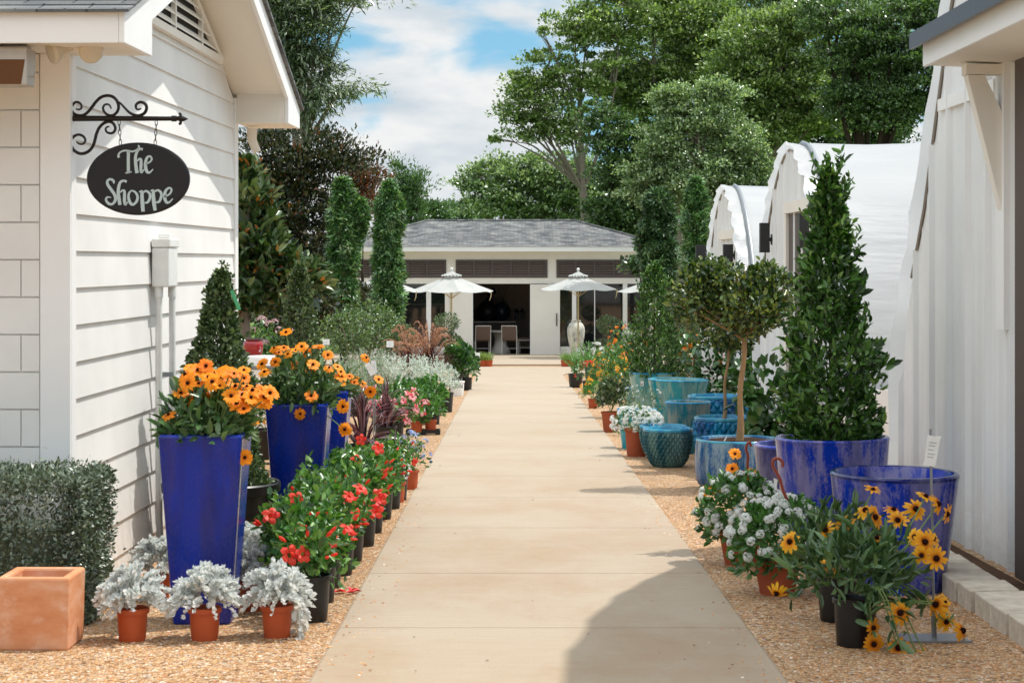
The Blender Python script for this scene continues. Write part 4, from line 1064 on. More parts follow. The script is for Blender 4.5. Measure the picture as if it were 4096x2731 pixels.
# ------------------------------------------------------------------ umbrellas
def umbrella(xp, ytop, yrim, rpx, d, label, rz=0.2):
    k = d / F; zt = CH + (HY - ytop) * k; zr_ = CH + (HY - yrim) * k; r = rpx * k; X = (xp - CX) * k
    zg = patio_z(d) if 55 < d < 67 else gz(d) + .01
    o = thing('patio_umbrella', label, 'umbrella', (X, d, zg), 'white patio umbrellas before the pavilion', rz)
    zt -= zg; zr_ -= zg; n = 8; zc = zt - .17
    mb = MB(); V = [(0, 0, zc)]
    rings = 5; per = 6
    for j in range(1, rings + 1):
        u = j / rings; 
        for i in range(n * per):
            a = 2 * math.pi * i / (n * per); q = i % per / per; sc_ = math.cos(math.pi / n) / math.cos((q - .5) * 2 * math.pi / n) if q else 1.0
            rr = r * u * (sc_ if q else 1.0); sag = .05 * r * math.sin(math.pi * q) * u
            V.append((rr * math.cos(a), rr * math.sin(a), zc + (zr_ - zc) * (u ** .92) - sag * (1 - .3 * u)))
    m = n * per
    fs = [(0, 1 + i, 1 + (i + 1) % m) for i in range(m)] + [(1 + j * m + i, 1 + (j + 1) * m + i, 1 + (j + 1) * m + (i + 1) % m, 1 + j * m + (i + 1) % m) for j in range(rings - 1) for i in range(m)]
    mb.add(V, fs); mb.build('canopy', 'canvas', o, False)
    mb = MB(); V = [(0, 0, zt - .06)]
    for j in (1, 2):
        for i in range(m):
            a = 2 * math.pi * i / m; rr = r * .24 * j / 2; V.append((rr * math.cos(a), rr * math.sin(a), zt - .06 - .16 * (j / 2) ** .8 + (.03 * math.sin(i * 2.3) if j == 2 else 0)))
    mb.add(V, [(0, 1 + i, 1 + (i + 1) % m) for i in range(m)] + [(1 + i, 1 + m + i, 1 + m + (i + 1) % m, 1 + (i + 1) % m) for i in range(m)]); mb.build('vent', 'canvas', o)
    mb = MB(); mb.sphere((0, 0, zt - .01), .05, 12, 8); mb.tube([(0, 0, zt - .09), (0, 0, zt - .04)], .03, 8); mb.build('finial', 'white_plastic', o, True)
    mb = MB(); mb.tube([(0, 0, .0), (0, 0, zt - .1)], .026, 10); mb.build('pole', 'pale_wood', o, True)
    mb = MB()
    for i in range(n):
        a = 2 * math.pi * i / n; mb.tube([(0, 0, zc - .03), (r * .97 * math.cos(a), r * .97 * math.sin(a), zr_ - .02)], .011, 5); mb.tube([(0, 0, zr_ - .25), (r * .5 * math.cos(a), r * .5 * math.sin(a), (zc + zr_) / 2 - .03)], .009, 5)
    mb.build('ribs', 'pale_wood', o)
    mb = MB(); mb.lathe([(.26, 0), (.26, .05), (.06, .07), (.05, .3)], 20); mb.build('base', 'white_plastic', o, True)
    mb = MB(); a = math.radians(-20); mb.tube([(r * .95 * math.cos(a), r * .95 * math.sin(a), zr_), (r * .93 * math.cos(a), r * .95 * math.sin(a), zr_ - .2), (r * .9 * math.cos(a), r * .95 * math.sin(a), zr_ - .3)], [.012, .014, .006], 5); mb.build('tie_strap', 'pale_wood', o)
    return o
umbrella(1037, 617, 668, 98, 62.0, 'white patio umbrella left of the open doors, its pole before the door panel')
umbrella(1328, 618, 664, 94, 62.5, 'white patio umbrella right of the doors, its pole before the tall urn', .35)
umbrella(872, 620, 668, 93, 61.0, 'white patio umbrella half hidden behind the leafy green columns', .1)
umbrella(1500, 628, 669, 88, 64.5, 'white patio umbrella peeking out from behind the dark pointed shrub', .3)

# ------------------------------------------------------------------ urns
def urn(xp, ytop, ybot, rpx, d, label):
    k = d / F; h = (ybot - ytop) * k; r = rpx * k
    o = thing('weathered_urn', label, 'urn', ((xp - CX) * k, d, patio_z(d) + .002), 'tall weathered urns before the pavilion')
    pr = [(.42 * r, 0), (.48 * r, .02 * h), (.7 * r, .22 * h), (.93 * r, .5 * h), (1.0 * r, .68 * h), (.95 * r, .8 * h), (.75 * r, .9 * h), (.54 * r, .945 * h), (.52 * r, .965 * h), (.57 * r, .985 * h), (.56 * r, h), (.48 * r, h), (.45 * r, .95 * h), (.6 * r, .85 * h)]
    mb = MB(); mb.lathe(pr, 36); mb.build('body', 'weathered_urn', o, True); return o
urn(1323, 738, 819, 20.5, 64.6, 'tall weathered blue and cream urn beside the umbrella pole')
urn(1452, 752, 818, 21, 63.0, 'shorter tan weathered urn behind the dark pointed shrub')

# ------------------------------------------------------------------ greenhouses (right)
GX = 2.92
def ribbed(x, prof_top, y0, y1, zb, pitch=.55, phase=0.0, rib=.035):
    """ribbed sheet in the plane X=x, its top cut to prof_top(y)"""
    ys = []; y = y0
    pts = [(y0, 0.0)]
    k = math.ceil((y0 - phase) / pitch) * pitch + phase
    while k < y1 - .05:
        if k > y0 + .05: pts += [(k - .035, 0.0), (k - .012, -rib), (k + .012, -rib), (k + .035, 0.0)]
        for q in (.2, .38): 
            if k + q < y1 - .03: pts += [(k + q - .015, 0), (k + q, -.006), (k + q + .015, 0)]
        k += pitch
    pts.append((y1, 0.0)); mb = MB()
    V = []
    for y, dx in pts: V += [(x + dx, y, gz(y) + zb), (x + dx, y, max(gz(y) + zb + .01, prof_top(y)))]
    mb.add(V, [(2 * i, 2 * i + 2, 2 * i + 3, 2 * i + 1) for i in range(len(pts) - 1)])
    return mb

def arch_pts(yc, hw, zb, zt, n=28, p=1.75, q=2.1):
    """gothic hoop: (y, z) from the near foot over the top to the far foot"""
    out = []
    for i in range(n + 1):
        u = -1 + 2 * i / n; s_ = math.copysign(abs(u) ** .75, u)
        out.append((yc + hw * s_, zb + (zt - zb) * max(0.0, 1 - abs(s_) ** p) ** (1 / q)))
    return out
def arch_fn(pts):
    def f(y):
        for (a, za), (b, zb) in zip(pts[:-1], pts[1:]):
            if a <= y <= b: return za + (zb - za) * (y - a) / max(1e-6, b - a)
        return -9
    return f

def greenhouse(label, pts, xin, xlen, name='greenhouse', rib_pitch=.55, phase=0.0, flap=.07, wallgap=.1, zlow=.1, hoop_dx=.09):
    y_mid = pts[len(pts) // 2][0]
    o = thing(name, label, 'greenhouse', (0, 0, 0), 'white plastic covered greenhouses in a row')
    f = arch_fn(pts)
    mb = ribbed(xin, lambda y: f(y) - .015, pts[0][0] + .02, pts[-1][0] - .02, zlow, rib_pitch, phase); mb.build('end_wall', 'ribbed_white', o)
    # film cover from hoop to hoop, pulled slightly in between the bows
    mb = MB(); xs = [xin + .1 + i * .35 for i in range(int(xlen / .35))]; m = len(pts); V = []
    for j, x in enumerate(xs):
        for i, (y, z) in enumerate(pts):
            s_ = (.022 if j % 4 == 0 else -.006 if j % 4 == 2 else .004) + .006 * math.sin(i * .9 + j * .45)
            nz_ = (z - gz(y_mid)) / 3; V.append((x, y_mid + (y - y_mid) * (1.02 + s_ * .4), z + .03 + s_ * .8 * max(.1, nz_)))
    mb.add(V, [(j * m + i, (j + 1) * m + i, (j + 1) * m + i + 1, j * m + i + 1) for j in range(len(xs) - 1) for i in range(m - 1)])
    mb.build('cover', 'plastic_film', o, True)
    # loose ruffled edge of the film over the end wall
    mb = MB(); V = []; rows = 5; N = 90; P2 = []
    for i in range(N + 1):
        u = i / N * (m - 1); k = min(int(u), m - 2); w_ = u - k
        P2.append((pts[k][0] + (pts[k + 1][0] - pts[k][0]) * w_, pts[k][1] + (pts[k + 1][1] - pts[k][1]) * w_))
    for j in range(rows):
        q = j / (rows - 1)
        for i, (y, z) in enumerate(P2):
            wv = q * (.02 * math.sin(i * 1.15) + .012 * math.sin(i * .47 + 1.3) + .014 * R.uniform(-1, 1))
            V.append((xin + .12 - (flap + .12) * q + wv * .7, y_mid + (y - y_mid) * (1.02 + .015 * q) + wv * (.6 if y > y_mid else -.6), z + .03 + .02 * q + wv * .6))
    mb.add(V, [(j * (N + 1) + i, (j + 1) * (N + 1) + i, (j + 1) * (N + 1) + i + 1, j * (N + 1) + i + 1) for j in range(rows - 1) for i in range(N)])
    mb.build('loose_film', 'plastic_film', o, True)
    mb = MB(); mb.tube([(xin + hoop_dx + .04, y_mid + (y - y_mid) * 1.03, z + .045) for y, z in pts], .028, 8, cap=False); mb.build('hoop', 'grey_metal', o, True)
    mb = MB(); mb.tube([(xin - .012, y, z - .02) for y, z in pts if z > pts[0][1] + .2], .012, 4, cap=False); mb.build('wire_track', 'track_grey', o)
    return o

# nearest, large house: hoop traced from the shadow it throws on the path and from its far edge
big = [(4.0, .9), (4.6, 2.2), (5.3, 3.3), (6.2, 4.25), (7.2, 4.95), (8.3, 5.4), (9.4, 5.52), (10.3, 5.38), (11.2, 5.06), (11.9, 4.66), (12.4, 4.26), (12.9, 3.72), (13.3, 3.22), (13.7, 2.62), (14.1, 2.0), (14.55, 1.5), (14.85, 1.1), (15.1, -.2)]
gh = greenhouse('nearest greenhouse, its tall ribbed white end wall rising beside the awning', big, GX, 7.0, phase=.09, flap=.07, zlow=.06)
mb = MB(); mb.box(GX - .03, GX + .02, 12.0, 13.58, 2.62, 2.7); mb.build('wall_trim', 'white_trim', gh)
mb = MB(); mb.box(GX - .02, GX + .03, 10.9, 11.53, gz(11) + .03, 3.0); mb.build('door_frame', 'dark_trim', gh, bevel=.006)
mb = MB(); mb.box(GX - .06, GX + .0, 11.62, 11.82, 1.2, 3.0); mb.build('post', 'white_trim', gh)
ap = arch_pts(21.0, 2.75, gz(21) + .1, CH + 1.2)
g2 = greenhouse('middle greenhouse, white arched film roof behind the big pointed shrub', ap, GX, 16.0, phase=.2)
mb = MB(); mb.box(GX - .05, GX + .03, 19.2, 19.35, gz(21) + .1, 2.1); mb.box(GX - .05, GX + .03, 21.0, 21.15, gz(21) + .1, 2.1); mb.box(GX - .055, GX + .03, 19.2, 21.15, 2.102, 2.22); mb.build('door_frame', 'soffit_paint', g2)
mb = MB(); mb.box(GX - .02, GX + .02, 19.36, 20.99, gz(21) + .1, 2.09); mb.build('door', 'dark_trim', g2)
mb = MB(); mb.box(GX + .05, 18, 18.16, 18.2, gz(18) - .05, gz(18) + .85); mb.build('side_board', 'ribbed_white', g2)
ap3 = arch_pts(27.5, 2.75, gz(27.5) + .1, CH + 1.0)
g3 = greenhouse('farthest greenhouse, lowest white arch seen behind the round-headed standard tree', ap3, GX, 14.0, phase=.1)
mb = MB(); mb.box(GX - .05, GX + .03, 25.9, 28.0, 1.9, 2.02); mb.build('door_frame', 'soffit_paint', g3)

# awning on the near end wall
aw = thing('door_awning', 'white door awning with dark metal roof and slanted brace', 'awning', (GX, 12.0, 0), None)
zA = 2.78
mb = MB(); mb.box(-.455, -.43, -3.3, 0, zA - .01, zA + .135); mb.build('fascia', 'white_trim', aw, bevel=.004)
mb = MB(); mb.add([(-.43, -3.3, zA), (-.43, 0, zA), (-.02, 0, zA - .02), (-.02, -3.3, zA - .02)], [(0, 1, 2, 3)]); mb.build('soffit', 'soffit_paint', aw)
mb = MB(); mb.prism([(-.428, zA + .005), (-.06, zA + .005), (-.06, zA + .26), (-.428, zA + .14)], 'y', -.03, -.002); mb.build('end_panel', 'white_trim', aw)
mb = MB(); mb.prism([(-.51, zA + .15), (0.0, zA + .32), (0.0, zA + .35), (-.51, zA + .18)], 'y', -3.35, .05); mb.prism([(-.525, zA + .1), (-.505, zA + .1), (-.505, zA + .195), (-.525, zA + .195)], 'y', -3.36, .06)
mb.build('roof', 'roof_metal', aw)
for y_ in (-3.0, -2.4, -1.8, -1.2, -.6, .03): mb = MB(); mb.prism([(-.5, zA + .181), (-.005, zA + .346), (-.005, zA + .376), (-.5, zA + .21)], 'y', y_ - .012, y_ + .012); mb.build('standing_seam', 'roof_metal', aw)
mb = MB(); mb.box(-.27, -.02, -.34, -.22, zA - .085, zA - .025); mb.build('beam', 'soffit_paint', aw)
mb = MB(); mb.prism([(-.262, zA - .087), (-.16, zA - .087), (-.002, 2.36), (-.002, 1.57), (-.03, 1.57), (-.05, 1.86)], 'y', -.33, -.23); mb.build('brace', 'soffit_paint', aw, bevel=.004)

# wall lamps
def wall_lamp(x, y, d, hp, label):
    k = d / F
    o = thing('wall_lamp', label, 'wall lamp', (GX, d, CH + (HY - y) * k), 'black cube wall lamps on the greenhouses')
    h = hp * k / 2; w_ = 22 * k / 2; xc_ = (x - CX) * k - GX
    mb = MB(); mb.box(xc_ - w_, xc_ + w_, -w_, w_, -h, h); mb.build('shade', 'black_lamp', o, bevel=.004)
    mb = MB(); mb.tube([(xc_ + w_, 0, -.02), (-.03, 0, -.02)], .022, 8); mb.tube([(-.045, 0, -.02), (-.001, 0, -.02)], .06, 12); mb.build('arm', 'black_lamp', o)
wall_lamp(1756, 546, 22.25, 68, 'tall black wall lamp left of the middle greenhouse door')
wall_lamp(1846, 530, 19.0, 80, 'tall black wall lamp half hidden behind the big pointed shrub')
wall_lamp(1609, 584, 30.0, 42, 'small black wall lamp left of the farthest greenhouse door')
wall_lamp(1672, 583, 26.0, 44, 'small black wall lamp right of the farthest greenhouse door')

# kerb stones along the nearest greenhouse
y_ = 9.0; i = 0
names = ['nearest the camera', 'second along', 'third along', 'fourth along', 'fifth along', 'sixth along', 'seventh along', 'eighth along', 'ninth along', 'tenth along', 'eleventh along', 'twelfth along']
while y_ < 13.4 and i < 12:
    mb = MB(); w_ = .37
    mb.prism([(-.15, -.015), (.12, .015), (.12, w_ - .02), (-.15, w_ - .07)], 'z', -.05, .11 + R.uniform(-.006, .006))
    o = mb.build('kerb_stone', 'kerb_stone', None, False, (2.56 + R.uniform(-.008, .008), y_, gz(y_)), bevel=.008)
    o.rotation_euler = (0, 0, R.uniform(-.02, .02))
    tag(o, f'tan concrete edging block by the white end wall, {names[i]} the row', 'edging block', 'concrete edging blocks beside the end wall')
    y_ += w_ + .005; i += 1
mb = MB(); mb.add([(2.7, 4, gz(4) + .004), (2.96, 4, gz(4) + .004), (2.96, 15.2, gz(15.2) + .004), (2.7, 15.2, gz(15.2) + .004)], [(0, 1, 2, 3)])
tag(mb.build('mulch_strip', 'mulch'), kind='structure')
# ------------------------------------------------------------------ generic plants
def cone_plant(o, r, h, z0, n, L, W, kind, mat, sprigs=0, power=1.0, bulge=.0, wout=.55, up=.65, seed=1, tip=None):
    """pointed clipped shrub: leaf rosettes from the core to an uneven skin"""
    zz = rng.random(n) ** 1.35
    PR = (lambda z: np.interp(z, power[0], power[1])) if isinstance(power, tuple) else (lambda z: (1 - z) ** power * (1 + bulge * np.sin(np.pi * z * .9)) + .02)
    prof = PR(zz)
    a = rng.random(n) * 6.283
    k = .35 + .65 * rng.random(n) ** .45
    bumps = 1 + np.clip(lump(np.stack([np.cos(a), np.sin(a), zz * h / r * .8], 1), .2, 3.0, seed)[:, 0], -.38, .36)
    rr = r * prof * k * bumps
    P = np.stack([rr * np.cos(a), rr * np.sin(a), z0 + h * zz], 1)
    out = np.stack([np.cos(a), np.sin(a), np.full(n, .35)], 1)
    lm = LM(); lm.scatter(P, out, L, W, kind, wout=wout, up=up, jit=.42)
    for _ in range(sprigs):       # shoots that stand out of the outline
        z = R.random() ** 1.2; a_ = R.uniform(0, 6.28); rad = r * (float(PR(z)) + .01)
        b = np.array([rad * .8 * math.cos(a_), rad * .8 * math.sin(a_), z0 + h * z]); d = np.array([math.cos(a_) * .5, math.sin(a_) * .5, .85]); Ls = R.uniform(.5, 1.0) * L * 3.2
        m = 12; u = np.linspace(.1, 1, m)[:, None]; pp = b + d * u * Ls
        lm.scatter(pp, np.tile(d, (m, 1)) + rng.normal(0, .9, (m, 3)), L * .8, W * .8, kind, wout=.8, up=.4, jit=.3)
    if tip:
        m = tip[0]; u = np.linspace(0, 1, m)[:, None]; pp = np.array([0, 0, z0 + h * .86]) + np.array([tip[2], 0, tip[1]]) * u + rng.normal(0, 1, (m, 3)) * .018 * (1.1 - u)
        lm.scatter(pp, rng.normal(0, 1, (m, 3)), L * .9, W * .9, kind, wout=.7, up=.5, jit=.3)
    lm.build('foliage', mat, o)
    mb = MB(); mb.tube([(0, 0, z0 - .05), (0, 0, z0 + h * .5), (0, 0, z0 + h * .92)], [.02, .014, .004], 6); mb.build('stem', 'bark_dark', o, True)

def mound_plant(o, r, c, n, L, W, kind, mat, inner=.4, zmin=-.3, name='foliage', lumpy=.12, **kw):
    P, out = dome(n, r, c, inner, zmin)
    P = P + out * lump((P - np.array(c)) / np.array(r), lumpy, 2.6, R.randrange(999)) * min(r)
    lm = LM(); lm.scatter(P, out, L, W, kind, **kw); lm.build(name, mat, o)
    return P, out

def stalks(o, pts, z0, mat='stem_green', r=.004):
    mb = MB()
    for p in pts: stem_to(mb, (p[0] * .25, p[1] * .25, z0), p, r)
    return mb.build('stems', mat, o)

# ------------------------------------------------------------------ left front
X0 = (160 - CX) * 9.3 / F
q = thing('terracotta_planter', 'empty square terracotta planter at the corner of the clipped hedge', 'planter', (X0 - .17, 9.3 + .17, gz(9.47)))
mb = MB(); a, b, h, wl = .17, .163, .345, .042
def sq(r, z): return [(-r, -r, z), (r, -r, z), (r, r, z), (-r, r, z)]
lv = [sq(b, 0), sq(a, h), sq(a - wl, h), sq(a - wl - .006, .09)]
V = [p for l in lv for p in l]
mb.add(V, [(0, 3, 2, 1), (12, 13, 14, 15)] + [(j * 4 + i, j * 4 + (i + 1) % 4, j * 4 + 4 + (i + 1) % 4, j * 4 + 4 + i) for j in range(3) for i in range(4)])
o_ = mb.build('pot', 'terracotta', q, bevel=.012)
q.rotation_euler = (0, 0, -.012)

hd = thing('clipped_hedge', 'grey green box hedge clipped square beside the shop corner', 'hedge', (-2.165, 10.0, gz(10.2)))
n = 60000; hx, hy, hz = 2.6, .76, .745
fcs = rng.random(n); P = np.stack([-rng.random(n) * hx, rng.random(n) * hy, rng.random(n) * hz], 1); out = np.zeros((n, 3))
f1 = fcs < .42; P[f1, 1] = 0; out[f1, 1] = -1
f2 = (fcs >= .42) & (fcs < .68); P[f2, 2] = hz; out[f2, 2] = 1
f3 = (fcs >= .68) & (fcs < .92); P[f3, 0] = 0; out[f3, 0] = 1
f4 = fcs >= .92; out[f4] = rng.normal(0, 1, (f4.sum(), 3))
P = P - out * rng.random((n, 1)) ** 1.6 * .11 + lump(P, .018, 5, 3) * out + rng.normal(0, .008, (n, 3))
edge = np.clip((P[:, 2] - hz + .06) / .06, 0, 1) * np.clip((P[:, 0] + .06) / .06, 0, 1)
P[:, 0] -= edge * .03; P[:, 2] -= edge * .02
lm = LM(); lm.scatter(P, out, .024, .012, 'dia', wout=.6, up=.25, jit=.65); lm.build('foliage', 'leaf_hedge', hd)
mb = MB(); mb.box(-hx, -.2, .2, hy - .14, 0, hz - .28); mb.build('core', 'leaf_hedge', hd)

# dusty miller pots
def dusty(x, d, label, hanging=0, s=1.0, rz=0.0):
    o = thing('silver_plant', label, 'potted plant', XD(x, d), 'silver leaved plants in terracotta pots', rz)
    npot(o, .155 * s, .078 * s, .062 * s, 'terracotta_plastic')
    c = np.array([0, 0, .17 * s]); lm = LM(); nst = 92
    tips, outd = dome(nst, (.185 * s, .175 * s, .2 * s), c, .78, -.22)
    for i in range(nst):          # a frond: lobes in pairs along a curving rib
        b = np.array([rng.normal(0, .02), rng.normal(0, .02), .15 * s]); t_ = tips[i]
        m = 9; u = np.linspace(.35, 1, m)[:, None]; rib = b + (t_ - b) * u + np.array([0, 0, .05 * s]) * np.sin(np.pi * u)
        side = unit(np.cross(t_ - b, [0, 0, 1.0]) + rng.normal(0, .3, 3))
        for sg_ in (-1, 1):
            ax = unit((t_ - b) * 1.2 + side * sg_ * .16 * s + rng.normal(0, .03, 3)); A = np.tile(ax, (m, 1)) + rng.normal(0, .25, (m, 3))
            N = np.tile(outd[i] + np.array([0, 0, .5]), (m, 1)) + rng.normal(0, .3, (m, 3))
            Ls = (.02 + .017 * np.sin(np.pi * u[:, 0] ** .8)) * s
            lm.add(*leaves(rib, A, N, Ls, Ls * .62, 'oval'))
        lm.add(*leaves(t_[None] - outd[i] * .01, outd[i][None], rng.normal(0, 1, (1, 3)), .034 * s, .024 * s, 'oval'))
    if hanging:
        mb = MB()
        for i in range(hanging):
            a = R.uniform(-2.7, -.3); e = np.array([math.cos(a) * .16, math.sin(a) * .13, R.uniform(.02, .1)])
            p0 = np.array([math.cos(a) * .05, math.sin(a) * .05, .2]); mid = (p0 + e) / 2 + np.array([math.cos(a) * .05, math.sin(a) * .05, .06])
            mb.tube([p0, mid, e], [.004, .004, .003], 4)
            m = 12; u = np.linspace(.45, 1.1, m)[:, None]; pp = (1 - u) ** 2 * p0 + 2 * u * (1 - u) * mid + u * u * e
            lm.scatter(pp, np.tile([math.cos(a), math.sin(a), -.6], (m, 1)) + rng.normal(0, .7, (m, 3)), .042, .026, 'oval', up=-.2)
        mb.build('stems', 'leaf_silver', o)
    lm.build('foliage', 'leaf_silver', o)
    return o
dusty(304, 9.6, 'silver leaved plant in a terracotta pot, first right of the square planter')
dusty(470, 9.62, 'silver leaved plant in a terracotta pot, square before the tall blue planter', rz=1.0)
dusty(636, 9.7, 'silver leaved plant in a terracotta pot with long drooping stems', 9, rz=2.0)
dusty(362, 10.9, 'silver leaved plant tucked between hedge and tall blue planter', s=.95, rz=3.1)
dusty(580, 10.55, 'silver leaved plant close behind the right edge of the blue planter', s=1.0, rz=.5)
dusty(595, 11.3, 'silver leaved plant before the big black pot, rearmost of the silver ones', s=1.05, rz=4.0)

# tall square blue planters with orange daisies
_mesh['zin'] = None; del _mesh['zin']
zin = [daisy_mesh('zin%d' % i, 12 + i % 4, .045, .021 - .0012 * (i % 3), 'petal_zinnia', .009 - .0006 * (i % 2), .011, (.06, .2, .02, .12, -.02, .3)[i], (.02, .0, .18, .08, .3, -.1)[i], i) for i in range(6)]
def square_planter(xl, d, width, height, label, flowers, ncanopy, spread, seed, dz=.0):
    X = (xl - CX) * d / F
    o = thing('blue_planter', label, 'planted pot', (X + width / 2, d + width / 2, gz(d + width / 2)), 'tall square cobalt planters of orange daisies')
    r1, r0, wl = width / 2, width * .345, .03
    lv = [sq(r0, 0), sq(r1, height), sq(r1 - wl, height + .002), sq(r1 - wl - .01, height - .12)]
    V = [p for l in lv for p in l]; mb = MB()
    mb.add(V, [(0, 3, 2, 1), (12, 13, 14, 15)] + [(j * 4 + i, j * 4 + (i + 1) % 4, j * 4 + 4 + (i + 1) % 4, j * 4 + 4 + i) for j in range(3) for i in range(4)])
    pt = mb.build('pot', 'glaze_cobalt_square', o, bevel=.014)
    # pale strip of glaze on the right face, by the front edge
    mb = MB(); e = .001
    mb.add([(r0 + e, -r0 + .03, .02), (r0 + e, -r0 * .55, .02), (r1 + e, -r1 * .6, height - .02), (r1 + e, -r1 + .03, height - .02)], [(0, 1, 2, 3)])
    mb.build('pale_strip', 'glaze_edge', pt)
    soil(o, r1 - wl - .01, height - .05)
    c = o.location; dc = c.y
    zs = height - .04
    # foliage
    n = ncanopy
    P, out = dome(n, spread, (0, 0, zs + spread[2] * .12), .25, -.12)
    P = P + out * lump(P / .2, .03, 2.5, seed)
    lm = LM(); lm.scatter(P, out, .075, .027, 'long', wout=.6, up=.35, jit=.5)
    m = 22; a = rng.random(m) * 6.283; e = np.stack([np.cos(a) * r1 * 1.02, np.sin(a) * r1 * 1.02, np.full(m, height + .015) + rng.normal(0, .035, m)], 1)
    lm.scatter(e, e - np.array([0, 0, height]), .085, .032, 'long', wout=.8, up=-.15, jit=.35)
    lm.build('foliage', 'leaf_zinnia', o)
    tips = []
    for i, (fx, fy, dd) in enumerate(flowers):
        w_ = PP(fx, fy, dc + dd) - c; tips.append(w_)
        dirv = Vector((w_.x * .9 + R.uniform(-.3, .3), w_.y * .9 - .42 + R.uniform(-.35, .2), .75 + R.uniform(-.45, .3)))
        if fy > (HY + (CH - (c.z + height)) * F / dc): dirv = Vector((R.uniform(-.2, .5), -1, .1))
        put(zin[R.choice((0, 0, 1, 1, 2, 3, 3, 4, 5))], 'flower', o, w_, face(dirv), R.uniform(.8, 1.16))
    mb = MB()
    for t_ in tips:
        zz = zs if t_.z > zs + .05 else zs + .02
        stem_to(mb, (t_.x * .35, t_.y * .35, zz), t_ - Vector((0, -.004, .004)), .0038, .06)
    mb.build('stems', 'stem_green', o)
    return o
z2 = lambda x, y: (x * .3296, 517 + y * .3296)
z4 = lambda x, y: (517 + x * .2746, 689 + y * .2746)
f1 = [(1330, 1000), (1435, 980), (1500, 1030), (1480, 1090), (1385, 1105), (1310, 1100), (1570, 1090), (1630, 1035), (1700, 1065), (1760, 1150), (1580, 1170), (1830, 1155), (1720, 1125), (1880, 1170), (1790, 1230), (1640, 1120), (1530, 1120), (1345, 1170), (1260, 1170),
      (1310, 1215), (1650, 1240), (1700, 1280), (1175, 1320), (1775, 1350), (1840, 1200), (1600, 1030), (1380, 1010), (1450, 1060), (1540, 1060), (1690, 1180), (1750, 1200), (1610, 1190), (1340, 1280), (1420, 1160), (1700, 1010), (1290, 1040), (1850, 1230), (1560, 1020)]
F1 = [z2(*p) + (R.uniform(-.2, .06),) for p in f1] + [(562, 1050, -.17)]
square_planter(362, 10.0, .42, .965, 'front tall square cobalt planter, brimming with orange daisies', F1, 620, (.25, .24, .25), 2)
f2 = [(525, 450), (420, 520), (588, 545), (735, 540), (712, 590), (680, 440), (410, 400), (490, 400), (860, 460), (870, 565), (965, 600), (970, 640), (940, 560), (720, 800), (628, 950), (510, 270), (330, 600), (310, 535), (640, 390), (780, 405), (590, 420), (450, 440), (975, 700), (985, 890), (1000, 1080)]
F2 = [z4(*p) + ((R.uniform(-.2, .08) if p[1] < 760 else -.24),) for p in f2]
square_planter(608, 13.4, .42, .955, 'middle tall square cobalt planter of orange daisies, one bloom standing high', F2, 620, (.27, .25, .27), 5)
f3 = [(1095, 665), (1150, 700), (1285, 665), (1215, 765), (1180, 480), (1080, 690), (1040, 640), (905, 690), (820, 770)]
F3 = [z4(*p) + (R.uniform(-.25, .0),) for p in f3]
square_planter(676, 15.6, .42, .95, 'rearmost tall square cobalt planter, mostly hidden behind the middle one', F3, 420, (.3, .25, .2), 9)

# boxwood cones
def black_tub(o, r, h):
    pr = [(r * .78, 0), (r * .8, .02), (r * .9, h * .55), (r * .915, h * .56), (r * .915, h * .62), (r * .93, h * .63), (r * .95, h - .07), (r, h - .065), (r * 1.01, h - .01), (r * .985, h), (r * .95, h - .005), (r * .93, h - .12)]
    MB().lathe(pr, 44).build('pot', 'black_plastic', o, smooth=True); soil(o, r * .92, h - .1, 'mulch')
def boxcone(x, d, r, htop, label, tub, n, sprig, tip=None, seed=1):
    o = thing('boxwood_cone', label, 'potted shrub', XD(x, d), 'cone clipped box shrubs')
    black_tub(o, *tub)
    h = htop - tub[1] + .05
    cone_plant(o, r, h, tub[1] - .02, n, .036, .021, 'oval', 'leaf_boxwood', sprig, .62, .1, .6, .3, seed, tip)
    return o
b1 = boxcone(508, 13.0, .26, 1.80, 'box shrub clipped to a cone in a big black pot behind the front blue planter', (.385, .47), 9500, 70, (22, .2, .03), 3)
mb = MB(); a = PP(528, 668, 12.75) - b1.location; b = PP(549, 710, 12.75) - b1.location; mb.prism([(a.x, a.z), (a.x + .02, a.z + .01), (b.x + .012, b.z), (b.x - .008, b.z - .008)], 'y', a.y - .002, a.y + .002); mb.build('ribbon', 'tag_green', b1)
boxcone(688, 19.5, .27, 1.98, 'box shrub clipped to a cone beyond the middle blue planter, against the dark trees', (.3, .36), 8000, 60, None, 7)
e1 = thing('empty_tub', 'plain black nursery tub half hidden beside the middle blue planter', 'plant pot', XD(764, 14.6)); black_tub(e1, .14, .36)

